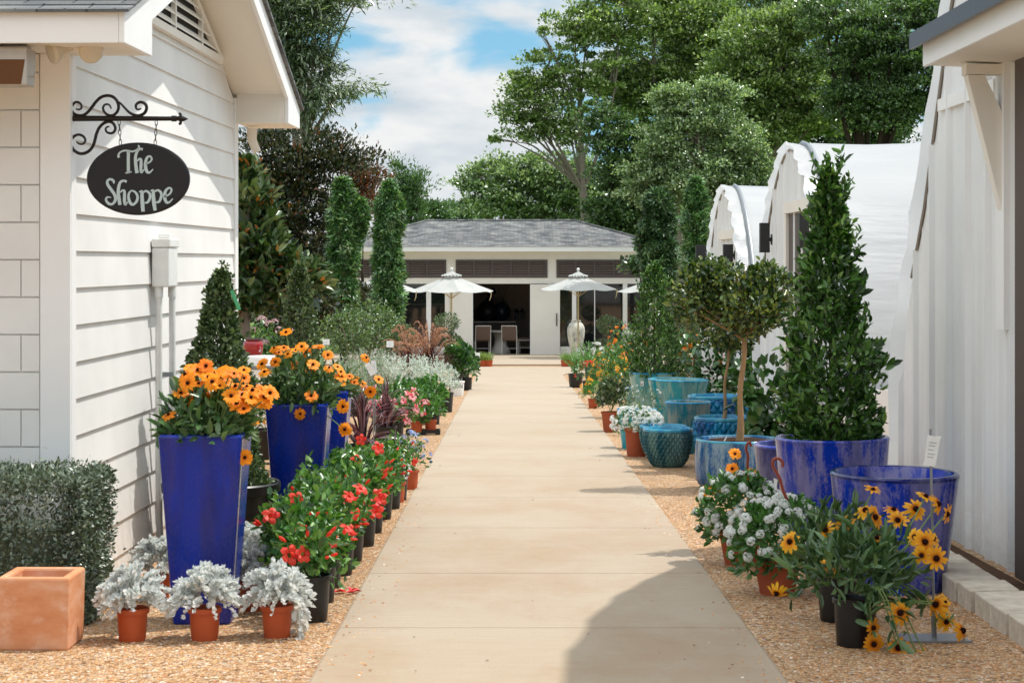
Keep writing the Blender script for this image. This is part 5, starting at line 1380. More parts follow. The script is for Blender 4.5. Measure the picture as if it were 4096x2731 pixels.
# red mandevillas in a row of black pots
tr_red = [trumpet_mesh('tr%d' % i, .047, 'petal_red', i) for i in range(2)]
tr_pnk = [trumpet_mesh('tp%d' % i, .04, 'petal_pink', i) for i in range(2)]
def bud_mesh(key, mat):
    if key not in _mesh: _mesh[key] = MB().tube([(0, 0, 0), (.001, 0, .02), (.002, 0, .04), (0, 0, .055)], [.003, .009, .008, .001], 7).mesh('bud', mat, True)
    return _mesh[key]
def mandevilla(X, d, label, nfl, nbud, r=(.19, .17, .24), s=1.0, tr=tr_red, budmat='petal_red', group='red flowered plants in black pots along the path', n=420, potc=('black_plastic', .235, .108, .088), leafs=(.046, .026), ribbed=False, named='mandevilla', fl=None, lift=.0):
    o = thing(named, label, 'potted plant', (X, d, gz(d) + lift), group, R.uniform(-.1, .1))
    npot(o, potc[1], potc[2], potc[3], potc[0], ribbed)
    c = (0, 0, potc[1] + r[2] * .62)
    P, out = mound_plant(o, r, c, n, leafs[0] * s, leafs[1] * s, 'long', 'leaf_mandevilla', .3, -.75, wout=.6, up=.3, jit=.5, lumpy=.2)
    mb = MB(); k = 0
    pos = []
    for i in range(nfl + nbud):
        if fl and i < len(fl):
            w_ = PP(fl[i][0], fl[i][1], d - r[1] * .8) - o.location; dv = Vector((.4, -1, R.uniform(.0, .5)))
        else:
            a = R.uniform(-2.9, .5); e = R.uniform(-.3, .9); dv = Vector((math.cos(a), math.sin(a), e)).normalized()
            w_ = Vector(c) + Vector((dv.x * r[0], dv.y * r[1], dv.z * r[2])) * 1.02
        m_ = tr[i % 2] if i < nfl else bud_mesh('bud' + budmat, budmat)
        put(m_, 'flower' if i < nfl else 'bud', o, w_, face(dv + Vector((R.uniform(-.4, .4), R.uniform(-.4, .2), R.uniform(-.1, .5)))), R.uniform(.85, 1.2) * s)
    for i in range(9):
        a = R.uniform(0, 6.28); stem_to(mb, (0, 0, potc[1] - .03), (r[0] * .6 * math.cos(a), r[1] * .6 * math.sin(a), c[2] + R.uniform(-.05, .15)), .004)
    mb.build('stems', 'stem_green', o)
    return o
z3 = lambda x, y: (x * .3776, 976 + y * .3776)
zz6 = lambda x, y: ((1060 + x * .29762) * .57422, (1640 + y * .29762) * .57422)
row = [(-1.045, 10.2, 'first, nearest', [z3(1740, 790), z3(1810, 790)]), (-1.07, 10.85, 'second', [z3(1840, 640)]), (-1.085, 11.4, 'third', [z3(2100, 650), z3(2085, 690)]), (-1.06, 11.95, 'fourth', [z3(2140, 530), zz6(1150, 1340), zz6(1200, 1400)]),
       (-1.05, 12.6, 'fifth', [z3(2010, 490), z3(2240, 500), zz6(1350, 1330), zz6(1480, 1370)]), (-1.03, 13.4, 'sixth', [zz6(1450, 1180), zz6(1500, 1210), zz6(850, 1270)]), (-1.03, 14.2, 'seventh', [zz6(1600, 1060), zz6(900, 1190)]), (-1.02, 15.1, 'eighth', [zz6(1400, 890), zz6(1390, 960)])]
for i, (X, d, nm, fl) in enumerate(row):
    mandevilla(X, d, f'red trumpet flowered plant in a black pot, {nm} in the row along the path', len(fl) + 1, 8, (.17, .2, .21) if i else (.2, .2, .18), 1.0, fl=fl, n=620)
back = [(-1.2, 10.55, 'behind the first two of the row', [z3(1835, 650)]), (-1.22, 11.15, 'behind the third of the row', [z3(1790, 460), z3(2020, 580)]), (-1.24, 12.3, 'left of the fifth of the row', []), (-1.25, 13.05, 'below the middle blue planter', []), (-1.24, 13.9, 'beside the rearmost blue planter', [zz6(1510, 520)]), (-1.22, 14.8, 'before the dark strappy grass', [zz6(1270, 390)])]
for i, (X, d, nm, fl) in enumerate(back):
    mandevilla(X, d, f'leafy red trumpet plant of the back row, {nm}', len(fl) + 1, 7, (.165, .18, .215), 1.0, fl=fl, n=680, group='red flowered plants of the back row')
for i, (X, d) in enumerate(((-1.0, 15.9), (-.985, 16.6))):
    mandevilla(X, d, ('small pale leaved plant in a black pot past the red row', 'green plant in a black pot at the far end of the red row')[i], 1, 3, (.15, .15, .2), .9, n=300)

# white flowered pot in terracotta, plumbago behind it
def mixed(name, label, x, d, r, potc, leaf, n, LW, petals, nfl, pr, kind='petal5', flat=.7, group=None, heads=26, zc=.6, headr=.022, lift=0.0, zmin=-.5, kindl='long', inner=.35, lumpy=.18, up=.35, topbias=False, ribbed=False):
    base = XD(x, d); base.z += lift
    o = thing(name, label, 'potted plant', base, group, R.uniform(-.5, .5))
    if potc: npot(o, potc[1], potc[2], potc[3], potc[0], ribbed)
    h0 = potc[1] if potc else 0
    c = (0, 0, h0 + r[2] * zc)
    mound_plant(o, r, c, n, LW[0], LW[1], kindl, leaf, inner, zmin, wout=.55, up=up, jit=.5, lumpy=lumpy)
    if nfl:
        me = cluster_mesh((petals, headr, heads, pr, flat), headr, heads, pr, petals, kind, flat)
        P, out = dome(nfl, r, c, .98, .0 if topbias else max(zmin, -.35))
        for p, q in zip(P, out): put(me, 'flower_head', o, Vector(p) * 1.0 + Vector(q) * .012, face(Vector(q) + Vector((0, 0, .4))), R.uniform(.75, 1.2))
    mb = MB()
    for i in range(8):
        a = R.uniform(0, 6.28); stem_to(mb, (0, 0, h0 - .03), (r[0] * .5 * math.cos(a), r[1] * .5 * math.sin(a), c[2]), .0035)
    mb.build('stems', 'stem_green', o)
    return o
mixed('white_bloom_plant', 'trailing white flowered plant in a terracotta pot with a label, past the red row', 908, 16.4, (.11, .13, .13), ('terracotta_plastic', .17, .085, .068), 'leaf_silver', 160, (.03, .016), 'petal_white', 22, .008, heads=16, headr=.02)
mixed('plumbago', 'airy pale blue flowered plant leaning out over the gravel', 940, 17.6, (.17, .2, .2), ('terracotta_plastic', .17, .085, .068), 'leaf_lantana', 420, (.032, .013), 'petal_blue', 22, .014, heads=12, headr=.026, lumpy=.3)
mixed('white_phlox', 'white flower heads among the red flowered plants', 775, 14.2, (.13, .13, .16), ('black_plastic', .235, .108, .088), 'leaf_mandevilla', 200, (.04, .02), 'petal_white', 12, .012, heads=18, headr=.03)
mb = MB()
for i in range(7):
    a = R.uniform(0, 6.28); V = [(R.uniform(-.09, .09) + .035 * math.cos(a + j * 1.6), R.uniform(-.05, .05) + .03 * math.sin(a + j * 1.6), .012 + .012 * (j % 2)) for j in range(4)]
    cx_, cy_ = R.uniform(-.1, .1), R.uniform(-.06, .06); V = [(cx_ + .03 * math.cos(a + j * 1.57), cy_ + .024 * math.sin(a + j * 1.57), .012 + .014 * (j % 2)) for j in range(4)]
    mb.add(V, [(0, 1, 2), (0, 2, 3)])
o = mb.build('fallen_petals', 'petal_red_scrap', None, False, GP(800, 1362)); tag(o, 'few fallen red petals on the gravel at the path edge', 'petals')

# dark strappy dracaena-like grass
def strappy(name, label, x, d, n, hgt, rad, w, mat, potc, sag=.16, group=None, cat='potted plant', lift=0.0, z0=None, spread=(0, 6.283)):
    base = XD(x, d); base.z += lift
    o = thing(name, label, cat, base, group)
    if potc: npot(o, potc[1], potc[2], potc[3], potc[0], True)
    h0 = (potc[1] if potc else 0) - .03
    a = rng.uniform(spread[0], spread[1], n); rr = rad * rng.random(n) ** .6
    b = np.stack([np.cos(a) * rr * .12, np.sin(a) * rr * .12, np.full(n, h0)], 1)
    t_ = np.stack([np.cos(a) * rr, np.sin(a) * rr, h0 + hgt * (1 - 1.0 * (rr / rad) ** 2.2) * rng.uniform(.65, 1.05, n)], 1)
    lm = LM(); lm.blades(b, t_, w, sag + .06, 7); lm.build('blades', mat, o)
    return o
strappy('strappy_dracaena', 'dark purple strap leaved plant in a black ribbed pot', 885, 22.6, 95, .6, .52, .026, 'leaf_dracaena', ('black_plastic', .26, .13, .105), .2)
strappy('strappy_dracaena', 'dark purple strap leaved plant behind the rearmost blue planter', 832, 19.6, 85, .72, .5, .026, 'leaf_dracaena', ('black_plastic', .26, .13, .105), .15)

# pink mandevilla group
mandevilla((905 - CX) * 23.6 / F, 23.6, 'pink flowered plant in a black pot behind the strappy purple leaves', 15, 4, (.3, .25, .26), 1.45, tr_pnk, 'petal_pink', 'pink and red flowered pots by the tray', 560, fl=[z4(1290, 880), z4(1330, 830), z4(1370, 920), z4(1250, 930), z4(1480, 950), z4(1505, 1020), z4(1475, 850), z4(1400, 860)], potc=('black_plastic', .25, .12, .1), ribbed=True)
ty = thing('plant_tray', 'black plastic carry tray holding two terracotta pots at the path edge', 'tray', XD(972, 25.2))
mb = MB(); mb.box(-.2, .2, -.1, .1, .02, .032); mb.build('floor', 'tray_black', ty)
mb = MB()
for y_ in (-.105, .105): mb.prism([(-.21, .0), (-.17, 0), (-.15, .03), (-.05, .03), (-.03, 0), (.03, 0), (.05, .03), (.15, .03), (.17, 0), (.21, 0), (.215, .065), (-.215, .065)], 'y', y_ - .006, y_ + .006)
for x_ in (-.21, .21): mb.box(x_ - .006, x_ + .006, -.098, .098, .0, .065)
mb.build('side_panel', 'tray_black', ty)
mandevilla((957 - CX) * 25.1 / F, 25.1, 'salmon and red flowered plant in the left terracotta pot on the tray', 7, 3, (.16, .15, .17), 1.3, tr_pnk, 'petal_red', 'pink and red flowered pots by the tray', 260, potc=('terracotta_plastic', .15, .078, .062), fl=[z4(1580, 950), z4(1640, 950), z4(1635, 875), z4(1560, 760)], lift=.033)
mixed('green_leafy_plant', 'glossy green plant in the right terracotta pot on the tray', 989, 25.2, (.17, .15, .19), ('terracotta_plastic', .15, .078, .062), 'leaf_dahlia', 300, (.055, .026), 'petal_white', 0, .01, lift=.033, zc=.75)
for i, (x, d, nm) in enumerate(((925, 26.8, 'behind the pink flowers'), (960, 27.6, 'behind the tray, left'), (992, 27.4, 'behind the tray, right'))):
    mixed('green_leafy_plant', f'mid green leafy plant in a black pot {nm}', x, d, (.24, .2, .24), ('black_plastic', .24, .12, .1), 'leaf_dahlia', 420, (.07, .032), 'petal_red', 0, .01, zc=.7, group='green leafy plants before the silver bushes')
mandevilla((875 - CX) * 26.0 / F, 26.0, 'pale pink and white flowered plant left of the pink one', 5, 3, (.25, .2, .26), 1.1, tr_pnk, 'petal_palepink', 'pink and red flowered pots by the tray', 420)

# silver bushes
def silver_bush(x, d, r, label, leaf='leaf_santolina', n=1500, potted=True, group='frosty silver bushes in black pots'):
    o = thing('silver_bush', label, 'potted shrub', XD(x, d), group, R.uniform(0, 3))
    h0 = .3 if potted else .1
    if potted: npot(o, .3, .16, .135, 'black_plastic', True)
    c = np.array([0, 0, h0 + r[2] * .35]); lm = LM(); m = int(n / 14)
    tips, out = dome(m, r, c, .8, -.3)
    for i in range(m):
        b = c * np.array([1, 1, .9]) + tips[i] * np.array([.25, .25, .0]); u = rng.random(14)[:, None] ** .6
        pp = b + (tips[i] - b) * (.35 + .7 * u) + rng.normal(0, .012, (14, 3))
        lm.scatter(pp, np.tile(out[i], (14, 1)) + rng.normal(0, .7, (14, 3)), .038, .017, 'dia', wout=.6, up=.4, jit=.4)
    lm.build('foliage', leaf, o); return o
silver_bush(1018, 30.6, (.27, .27, .34), 'frosty silver bush in a black ribbed pot nearest the path')
silver_bush(985, 32.5, (.33, .3, .4), 'frosty silver bush second from the path edge', n=1800)
silver_bush(945, 32.0, (.34, .3, .42), 'frosty silver bush third from the path edge', n=1800)
silver_bush(900, 33.5, (.34, .3, .4), 'frosty silver bush furthest from the path edge', n=1600)
for i, (x, d) in enumerate(((860, 30.5), (825, 29.5), (795, 32), (880, 36.5), (835, 37))):
    silver_bush(x, d, (.36, .3, .4), f'grey green sage bush with mauve flecks, {["beside the silver ones", "behind the two white tags", "behind the middle blue planter", "at the back of the bed", "under the dark shrubs"][i]}', 'leaf_sage', 1500, True, 'grey green sage bushes')
# small tags on wires
def stake(x, ytop, d, w_, h_, label, base=None, tilt=0.0, name='plant_label', mat='white_plastic', cat='plant sign', bend=0):
    g = base or XD(x, d)
    o = thing(name, label, cat, g, None)
    t_ = PP(x, ytop, d) - g
    mb = MB(); mb.tube([(0, 0, -.02), (bend, 0, t_.z * .6), (t_.x, 0, t_.z - h_ * .3)], .006, 6); mb.build('stake', 'grey_metal', o)
    mb = MB(); mb.box(-w_ / 2, w_ / 2, -.012, -.006, -h_, 0); 
    c = mb.build('card', mat, o, loc=(t_.x, 0, t_.z)); c.rotation_euler = (math.radians(-12), math.radians(tilt), 0)
    mb = MB()
    for i in range(3): mb.box(-w_ * .32, w_ * (.3 - .1 * i), -.0135, -.0125, -h_ * (.3 + .2 * i) - h_ * .05, -h_ * (.3 + .2 * i))
    mb.build('print', 'leaf_silver', c)
    return o
stake(843, 834, 19.2, .05, .13, 'white plant tag on a tall wire, the lower tilted one of the pair', XD(858, 19.2), -28)
stake(857, 828, 20.2, .048, .13, 'white plant tag on a tall wire, the upright one of the pair', XD(862, 20.2), -10)
stake(749, 779, 31, .11, .09, 'small white sign card above the daisies, below the dark round shrubs')
stake(896, 783, 34, .12, .11, 'small white sign card left of the feathery purple grass')
stake(1088, 810, 54, .34, .14, 'white sign card above the row of little grass pots')

# purple fountain grass with tan plumes
def fountain(x, d, label, n=260, npl=34, hgt=.75, rad=.62):
    o = thing('fountain_grass', label, 'ornamental grass', XD(x, d), 'purple fountain grasses with tan plumes')
    npot(o, .28, .16, .13, 'black_plastic', True)
    a = rng.random(n) * 6.283; rr = rad * rng.random(n) ** .7
    b = np.stack([np.cos(a) * rr * .15, np.sin(a) * rr * .15, np.full(n, .25)], 1); t_ = np.stack([np.cos(a) * rr, np.sin(a) * rr, .3 + hgt * (1 - .5 * (rr / rad) ** 2) * rng.uniform(.6, 1, n)], 1)
    lm = LM(); lm.blades(b, t_, .014, .16, 5); lm.build('blades', 'leaf_purple_grass', o)
    lm = LM(); mb = MB()
    for i in range(npl):
        aa = R.uniform(0, 6.28); q = rad * R.uniform(.35, 1.1); top = hgt * R.uniform(1.05, 1.4)
        top *= 1.12 - .45 * (q / (rad * 1.1)) ** 2; p = [np.array([0, 0, .3]), np.array([math.cos(aa) * q * .3, math.sin(aa) * q * .3, .3 + top * .62]), np.array([math.cos(aa) * q * .62, math.sin(aa) * q * .62, .3 + top * .98]), np.array([math.cos(aa) * q * 1.05, math.sin(aa) * q * 1.05, .3 + top * .86])]
        mb.tube(p, .003, 4, cap=False)
        m = 110; u = rng.random(m)[:, None]; pp = (1 - u) ** 2 * p[1] + 2 * u * (1 - u) * (p[2] + np.array([0, 0, .05])) + u * u * p[3]
        tg = unit(2 * (1 - u) * (p[2] - p[1]) + 2 * u * (p[3] - p[2])); rad_ = unit(np.cross(tg, rng.normal(0, 1, (m, 3))))
        lm.add(*leaves(pp, tg * .8 + rad_ * .7, rng.normal(0, 1, (m, 3)), .04 * (1.1 - .6 * u[:, 0]), .011, 'dia'))
    mb.build('stems', 'leaf_purple_grass', o); lm.build('plumes', 'plume', o)
    return o
fountain(985, 36.5, 'purple fountain grass with tan plumes, the fuller one nearer the path', 420, 44, .8, .62)
fountain(938, 37.8, 'purple fountain grass with tan plumes, beside the white sign card', 320, 30, .75, .52)
# dark leafy plants right of the grass
for i, (x, d, nm) in enumerate(((1046, 38.5, 'between the purple grass and the white printed pot'), (1062, 41, 'just behind the printed pot'))):
    mixed('dark_leafy_plant', f'dark green broad leaved plant {nm}', x, d, (.22, .24, .3), ('black_plastic', .3, .15, .12), 'leaf_vine', 300, (.12, .075), 'petal_white', 0, .01, zc=.8, kindl='oval', group='dark leafy plants by the printed pot')
wp = thing('printed_pot', 'white nursery pot printed with black letters at the path edge', 'plant pot', XD(1050, 36.2))
put(nursery_pot_mesh(.27, .135, .11, 'white_plastic'), 'pot', wp)
def text_mesh(body, size, mat):
    cu = bpy.data.curves.new('letters', 'FONT'); cu.body = body; cu.size = size; cu.extrude = .001; cu.align_x = 'CENTER'
    ob = bpy.data.objects.new('letters', cu); C.objects.link(ob)
    dg = bpy.context.evaluated_depsgraph_get(); me = bpy.data.meshes.new_from_object(ob.evaluated_get(dg)); bpy.data.objects.remove(ob)
    me.materials.clear(); me.materials.append(M[mat]); return me
for txt, a in (('PR', -1.75), ('N', -.95)):
    t_ = put(text_mesh(txt, .1, 'print_black'), 'lettering', wp, (math.cos(a) * .132, math.sin(a) * .132, .15)); t_.rotation_euler = (math.radians(85), 0, a + math.pi / 2)
mixed('dark_leafy_plant', 'bushy green plant in a plain black pot at the far corner of the bed', 1070, 38.8, (.24, .22, .26), ('black_plastic', .24, .125, .11), 'leaf_lantana', 320, (.07, .03), 'petal_white', 0, .01, zc=.6)
# little grass pots
def grass_pot(x, d, label, lift=0.0, s=1.0, group='little grasses in terracotta pots'):
    base = XD(x, d); base.z += lift
    o = thing('grass_pot', label, 'potted grass', base, group)
    npot(o, .17 * s, .12 * s, .1 * s, 'terracotta_plastic')
    n = 110; a = rng.random(n) * 6.283; rr = .24 * s * rng.random(n) ** .6
    b = np.stack([np.cos(a) * rr * .4, np.sin(a) * rr * .4, np.full(n, .15 * s)], 1); t_ = np.stack([np.cos(a) * rr, np.sin(a) * rr, (.15 + rng.uniform(.12, .27, n)) * s], 1)
    lm = LM(); lm.blades(b, t_, .016, .1, 3); lm.build('blades', 'leaf_grass', o); return o
for i, x in enumerate((1064, 1080, 1095, 1109, 1122)):
    grass_pot(x, 54.4, f'small grass in terracotta, {["leftmost", "second from left", "middle", "second from right", "rightmost"][i]} of five left of the path end')
for i, x in enumerate((1298, 1314, 1330)):
    grass_pot(x, 54.2, f'small grass in terracotta, {["leftmost", "middle", "rightmost"][i]} of three right of the path end')

# ball topiaries and dark shrubs on the left
def topiary(x, d, balls, label, leaf='leaf_boxwood', potc=('black_plastic', .3, .2, .16), n=1300, LW=(.05, .028)):
    base = XD(x, d)
    if 55 < d < 67: base.z = patio_z(d) + .004
    o = thing('ball_topiary', label, 'potted shrub', base, None)
    npot(o, potc[1], potc[2], potc[3], potc[0])
    k = d / F; top = 0
    mb = MB()
    for (bx, by, rx, rz) in balls:
        c = PP(bx, by, d) - base; r = (rx * k, rx * k, rz * k)
        mound_plant(o, r, tuple(c), n, LW[0], LW[1], 'oval', leaf, .45, -1.0, name='ball', lumpy=.1, wout=.6, up=.25, jit=.45)
        mb.tube([(0, 0, potc[1] - .05), (c.x * .5 + .02, 0, c.z * .5), (c.x, 0, c.z)], [.03, .024, .016], 6)
    mb.build('stem', 'bark_tan', o, True); return o
topiary(1040, 58.5, [(1024, 743, 33, 24), (1040, 787, 22, 20)], 'two ball topiary left of the open doors, its upper ball wide and flat')
topiary(1392, 59.5, [(1397, 747, 27, 22), (1393, 802, 36, 25)], 'two ball topiary right of the doors, before the dark windows')
for i, (x, y, d, r, nm) in enumerate(((800, 765, 39, (.5, .45, .5), 'leftmost of the dark round shrubs below the green columns'), (848, 750, 40, (.52, .45, .52), 'middle one of the dark round shrubs below the green columns'), (895, 768, 41, (.5, .45, .46), 'rightmost of the dark round shrubs below the green columns'))):
    o = thing('dark_shrub', nm, 'shrub', XD(x, d), 'dark round shrubs below the green columns')
    c = PP(x, y, d) - o.location
    npot(o, .32, .2, .16, 'black_plastic')
    mound_plant(o, r, tuple(c), 1900, .06, .03, 'oval', 'leaf_ligustrum' if 0 else 'leaf_deep', .35, -1.0, lumpy=.22, wout=.6, up=.2, jit=.5)
    mb = MB()
    for j in range(5):
        a = R.uniform(0, 6.28); limb(mb, (0, 0, .28), tuple(c + Vector((math.cos(a) * .25, math.sin(a) * .25, R.uniform(-.1, .3)))), .02, .006, .1, 4, 5)
    mb.build('stem', 'bark_grey', o)

# red glazed jar and white stool behind the cones
bn = thing('plant_bench', 'wooden plant bench behind the box cones carrying the red jar', 'bench', XD(590, 24.2))
mb = MB()
for i in range(5): mb.box(-.75, .75, -.4 + i * .17, -.25 + i * .17, .97, 1.01)
mb.build('bench_top', 'bark_grey', bn)
for sx in (-.65, .65):
    for sy in (-.33, .36): mb = MB(); mb.box(sx - .04, sx + .04, sy - .04, sy + .04, -.05, .968); mb.build('leg', 'bark_grey', bn)
bz = bn.location.z + 1.012
k = 24.2 / F
rj = thing('red_jar', 'glossy dark red jar with a small bird motif on the plant bench', 'jar', ((582 - CX) * k, 24.2, bz))
h = (816 - 779) * k + .02; r = 23 * k
mb = MB(); mb.lathe([(r * .75, 0), (r * .92, h * .25), (r, h * .6), (r * .95, h * .82), (r * .82, h * .9), (r * .95, h * .95), (r * .97, h), (r * .85, h), (r * .8, h * .88)], 36); mb.build('body', 'red_glaze', rj, True)
mb = MB(); mb.lathe([(r * .99, h * .93), (r * .99, h * 1.01), (r * .84, h * 1.012), (r * .8, h * .95)], 36, cap=False); mb.build('rim', 'dark_trim', rj, True)
mb = MB(); a = -.75
for da, dz_, s_ in ((0, 0, 1), (.14, .02, .8), (.08, .045, .6)):
    q = a + da; mb.sphere((math.cos(q) * r * .97, math.sin(q) * r * .97, h * .3 + dz_), .014 * s_, 8, 5)
mb.build('motif', 'petal_palepink', rj)
ws = thing('white_stool', 'white ceramic drum stool in front of the red jar', 'stool', ((600 - CX) * 22.6 / F, 22.6, gz(22.6)))
zt = CH + (HY - 817) * 22.6 / F - ws.location.z; r = 37 * 22.6 / F * .95
mb = MB(); mb.lathe([(r * .8, 0), (r * .97, zt * .2), (r, zt * .5), (r * .97, zt * .85), (r * .93, zt - .012), (r * .88, zt), (.001, zt + .004)], 40); mb.build('body', 'white_plastic', ws, True)
mb = MB(); mb.lathe([(r * 1.005, zt * .86), (r * 1.02, zt * .88), (r * 1.005, zt * .9)], 40, cap=False); mb.build('band', 'grey_metal', ws)
mixed('pink_geranium', 'pale pink flowered plant behind the red jar', 600, 26.5, (.5, .35, .4), ('black_plastic', .3, .2, .16), 'leaf_lantana', 420, (.06, .04), 'petal_palepink', 14, .022, heads=22, headr=.06, lift=.5, kindl='oval')
mixed('white_geranium', 'green plant with few white blooms right of the red jar', 640, 25.5, (.35, .3, .42), ('black_plastic', .3, .2, .16), 'leaf_lantana', 360, (.06, .04), 'petal_palepink', 8, .02, heads=18, headr=.05, lift=.3, kindl='oval')
mixed('yellow_daisy_plant', 'low yellow flowered plant before the white stool', 612, 20.5, (.3, .2, .22), ('black_plastic', .3, .2, .16), 'leaf_lantana', 260, (.05, .02), 'petal_yellow', 18, .016, heads=12, headr=.024, lift=.05)

# a few dry leaves and petals blown on to the slabs
t = NT('dry_leaf')
ri = t.n('NewGeometry').outputs['Random Per Island']
t.pbr(t.ramp(ri, [(0, srgb('#6b4a2c')), (.5, srgb('#8a5a34')), (.8, srgb('#a8483a')), (1, srgb('#c9b08a'))]), .8); M['dry_leaf'] = t.m
n = 90; py = 8.6 + rng.random(n) ** 1.5 * 26; px = np.where(rng.random(n) < .6, XR - rng.random(n) ** 2 * 1.1, XL + rng.random(n) ** 2 * 1.0)
P = np.stack([px, py, -SL * py + .018], 1); a = rng.random(n) * 6.283
lm = LM(); lm.add(*leaves(P, np.stack([np.cos(a), np.sin(a), np.full(n, .12)], 1), np.tile([0, 0, 1.0], (n, 1)) + rng.normal(0, .25, (n, 3)), rng.uniform(.008, .022, n), rng.uniform(.005, .012, n), 'oval'))
tag(lm.build('leaf_litter', 'dry_leaf'), 'scattered dry leaf scraps and petals on the concrete path', 'leaf litter', kind='stuff')
# ------------------------------------------------------------------ glazed pots on the right
def glazed(name, label, x, d, rpx, ytop, rb, mat, style='flare', group=None, tilt=(0, 0), wall=.03, rimmat=None, sticker=None, scale_tex=None, dirt=None, cat='plant pot'):
    k = d / F; base = XD(x, d); r = rpx * k; h = CH + (HY - ytop) * k - base.z
    o = thing(name, label, cat, base, group); o.rotation_euler = (tilt[0], tilt[1], R.uniform(0, 6.28) if tilt == (0, 0) else 0)
    if scale_tex:
        nz, nt_, amp = scale_tex; sub = 6; mb = MB(); N = nt_ * sub * 2; Mz = nz * sub
        V = []
        for i in range(Mz + 1):
            u = i / Mz; rr = r * rb + (r - r * rb) * (math.sin(math.pi / 2 * u) ** .72) * (1 - .02 * u)
            for j in range(N):
                v = j / N * nt_; uu = u * nz
                # staggered lozenges, each bulging out to a low point
                best = 0
                for cy in (math.floor(uu), math.floor(uu) + 1, math.floor(uu) - 1):
                    for oy, ox in ((0, 0), (.5, .5)):
                        b_ = (uu - cy - oy - .0) / .5; a_ = (v - ox) - round(v - ox); a_ = a_ / .5
                        if abs(a_) + abs(b_) <= 1.0:
                            top = 1 - abs(a_)
                            pk_ = -.38 * top
                            t_ = (top - b_) / (top - pk_ + 1e-6) if b_ > pk_ else (b_ + top) / (pk_ + top + 1e-6)
                            best = max(best, max(0, t_) * (1 - abs(a_)))
                fade = min(1, u * 8) * min(1, (1 - u) * 14)
                q = rr + amp * best * fade; a = 2 * math.pi * j / N
                V.append((q * math.cos(a), q * math.sin(a), u * (h - .03)))
        mb.add(V, [(i * N + j, i * N + (j + 1) % N, (i + 1) * N + (j + 1) % N, (i + 1) * N + j) for i in range(Mz) for j in range(N)])
        p = mb.build('body', mat, o, False)
        mb = MB(); mb.lathe([(r * .985, h - .031), (r + .006, h - .028), (r + .008, h - .008), (r, h), (r - .016, h), (r - .026, h - .012), (r - .028, h - .2), (r * .5, h * .3), (.001, h * .29)], 60); mb.build('rim', rimmat or 'glaze_rim', o, True)
    else:
        pr = pot_profile(r, r * rb, h, wall, 0, style)
        cut = len(pr) - 4
        mb = MB(); mb.lathe(pr, 56); mb.build('body', mat, o, True)
        if rimmat:
            mb = MB(); mb.lathe([(r + .0015, h - .014), (r + .003, h - .002), (r - wall * .25, h + wall * .24), (r - wall * .75, h + wall * .24), (r - wall + .001, h - wall * .08)], 56, cap=False); mb.build('rim', rimmat, o, True)
    if dirt: soil(o, r - wall - .01 if not scale_tex else r - .03, h - dirt)
    if sticker:
        a, zf, w_, h_ = sticker; a -= o.rotation_euler.z; rr = (r * rb + (r - r * rb) * zf ** .8) + .003
        mb = MB(); hs_ = w_ / rr / 2
        V = [(rr * 1.004 * math.cos(a + s_ * hs_ * (i - 2) / 2), rr * 1.004 * math.sin(a + hs_ * (i - 2) / 2), h * zf + t_ * h_ / 2) for t_ in (-1, 1) for i in range(5) for s_ in (1,)]
        mb.add(V, [(i, i + 1, i + 6, i + 5) for i in range(4)]); st_ = mb.build('price_sticker', 'white_plastic', o)
        mb = MB()
        for i in range(6):
            q = a + hs_ * (-.55 + .22 * i); q2 = q + hs_ * (.05 + .05 * (i % 2)); mb.add([(rr * 1.008 * math.cos(t_), rr * 1.008 * math.sin(t_), h * zf + z_) for z_ in (-h_ * .3, h_ * .05) for t_ in (q, q2)], [(0, 1, 3, 2)])
        mb.build('barcode', 'print_black', st_)
    return o, r, h
GG = 'glazed garden pots along the greenhouses'
pb, r, h = glazed('blue_pot', 'big cobalt glazed pot, empty, nearest the camera behind the yellow daisies', 2052, 11.35, 146, 1086, .76, 'glaze_cobalt', 'flare', GG, (.01, .008), .038, 'glaze_midnight')
# tree-form pots
o, r, h = glazed('blue_pot', 'big cobalt glazed pot planted with the tall pointed holly', 1914, 13.3, 130, 1004, .82, 'glaze_cobalt', 'flare', GG, (.0, -.012), .035, 'glaze_cobalt', dirt=.05, cat='planted pot')
cone_plant(o, 97 * 13.3 / F, 1.8, h - .06, 5200, .066, .027, 'long', 'leaf_holly', 150, ((0, .1, .2, .34, .48, .62, .78, .9, 1), (.86, 1.04, 1.08, 1.0, .74, .54, .4, .22, .02)), 0, .55, .5, 4, (60, .42, .09))
glazed('dark_pot', 'dark midnight glazed pot just left of the holly pot', 1836, 14.7, 104, 1020, .8, 'glaze_midnight', 'flare', GG, (0, 0), .03, 'glaze_cobalt')
o, r, h = glazed('steel_blue_pot', 'round steel blue pot planted with the front ball-headed standard tree', 1696, 17.6, 97, 1008, .8, 'glaze_steel', 'drum', GG, (0, 0), .03, 'glaze_rim', dirt=.03, cat='planted pot')
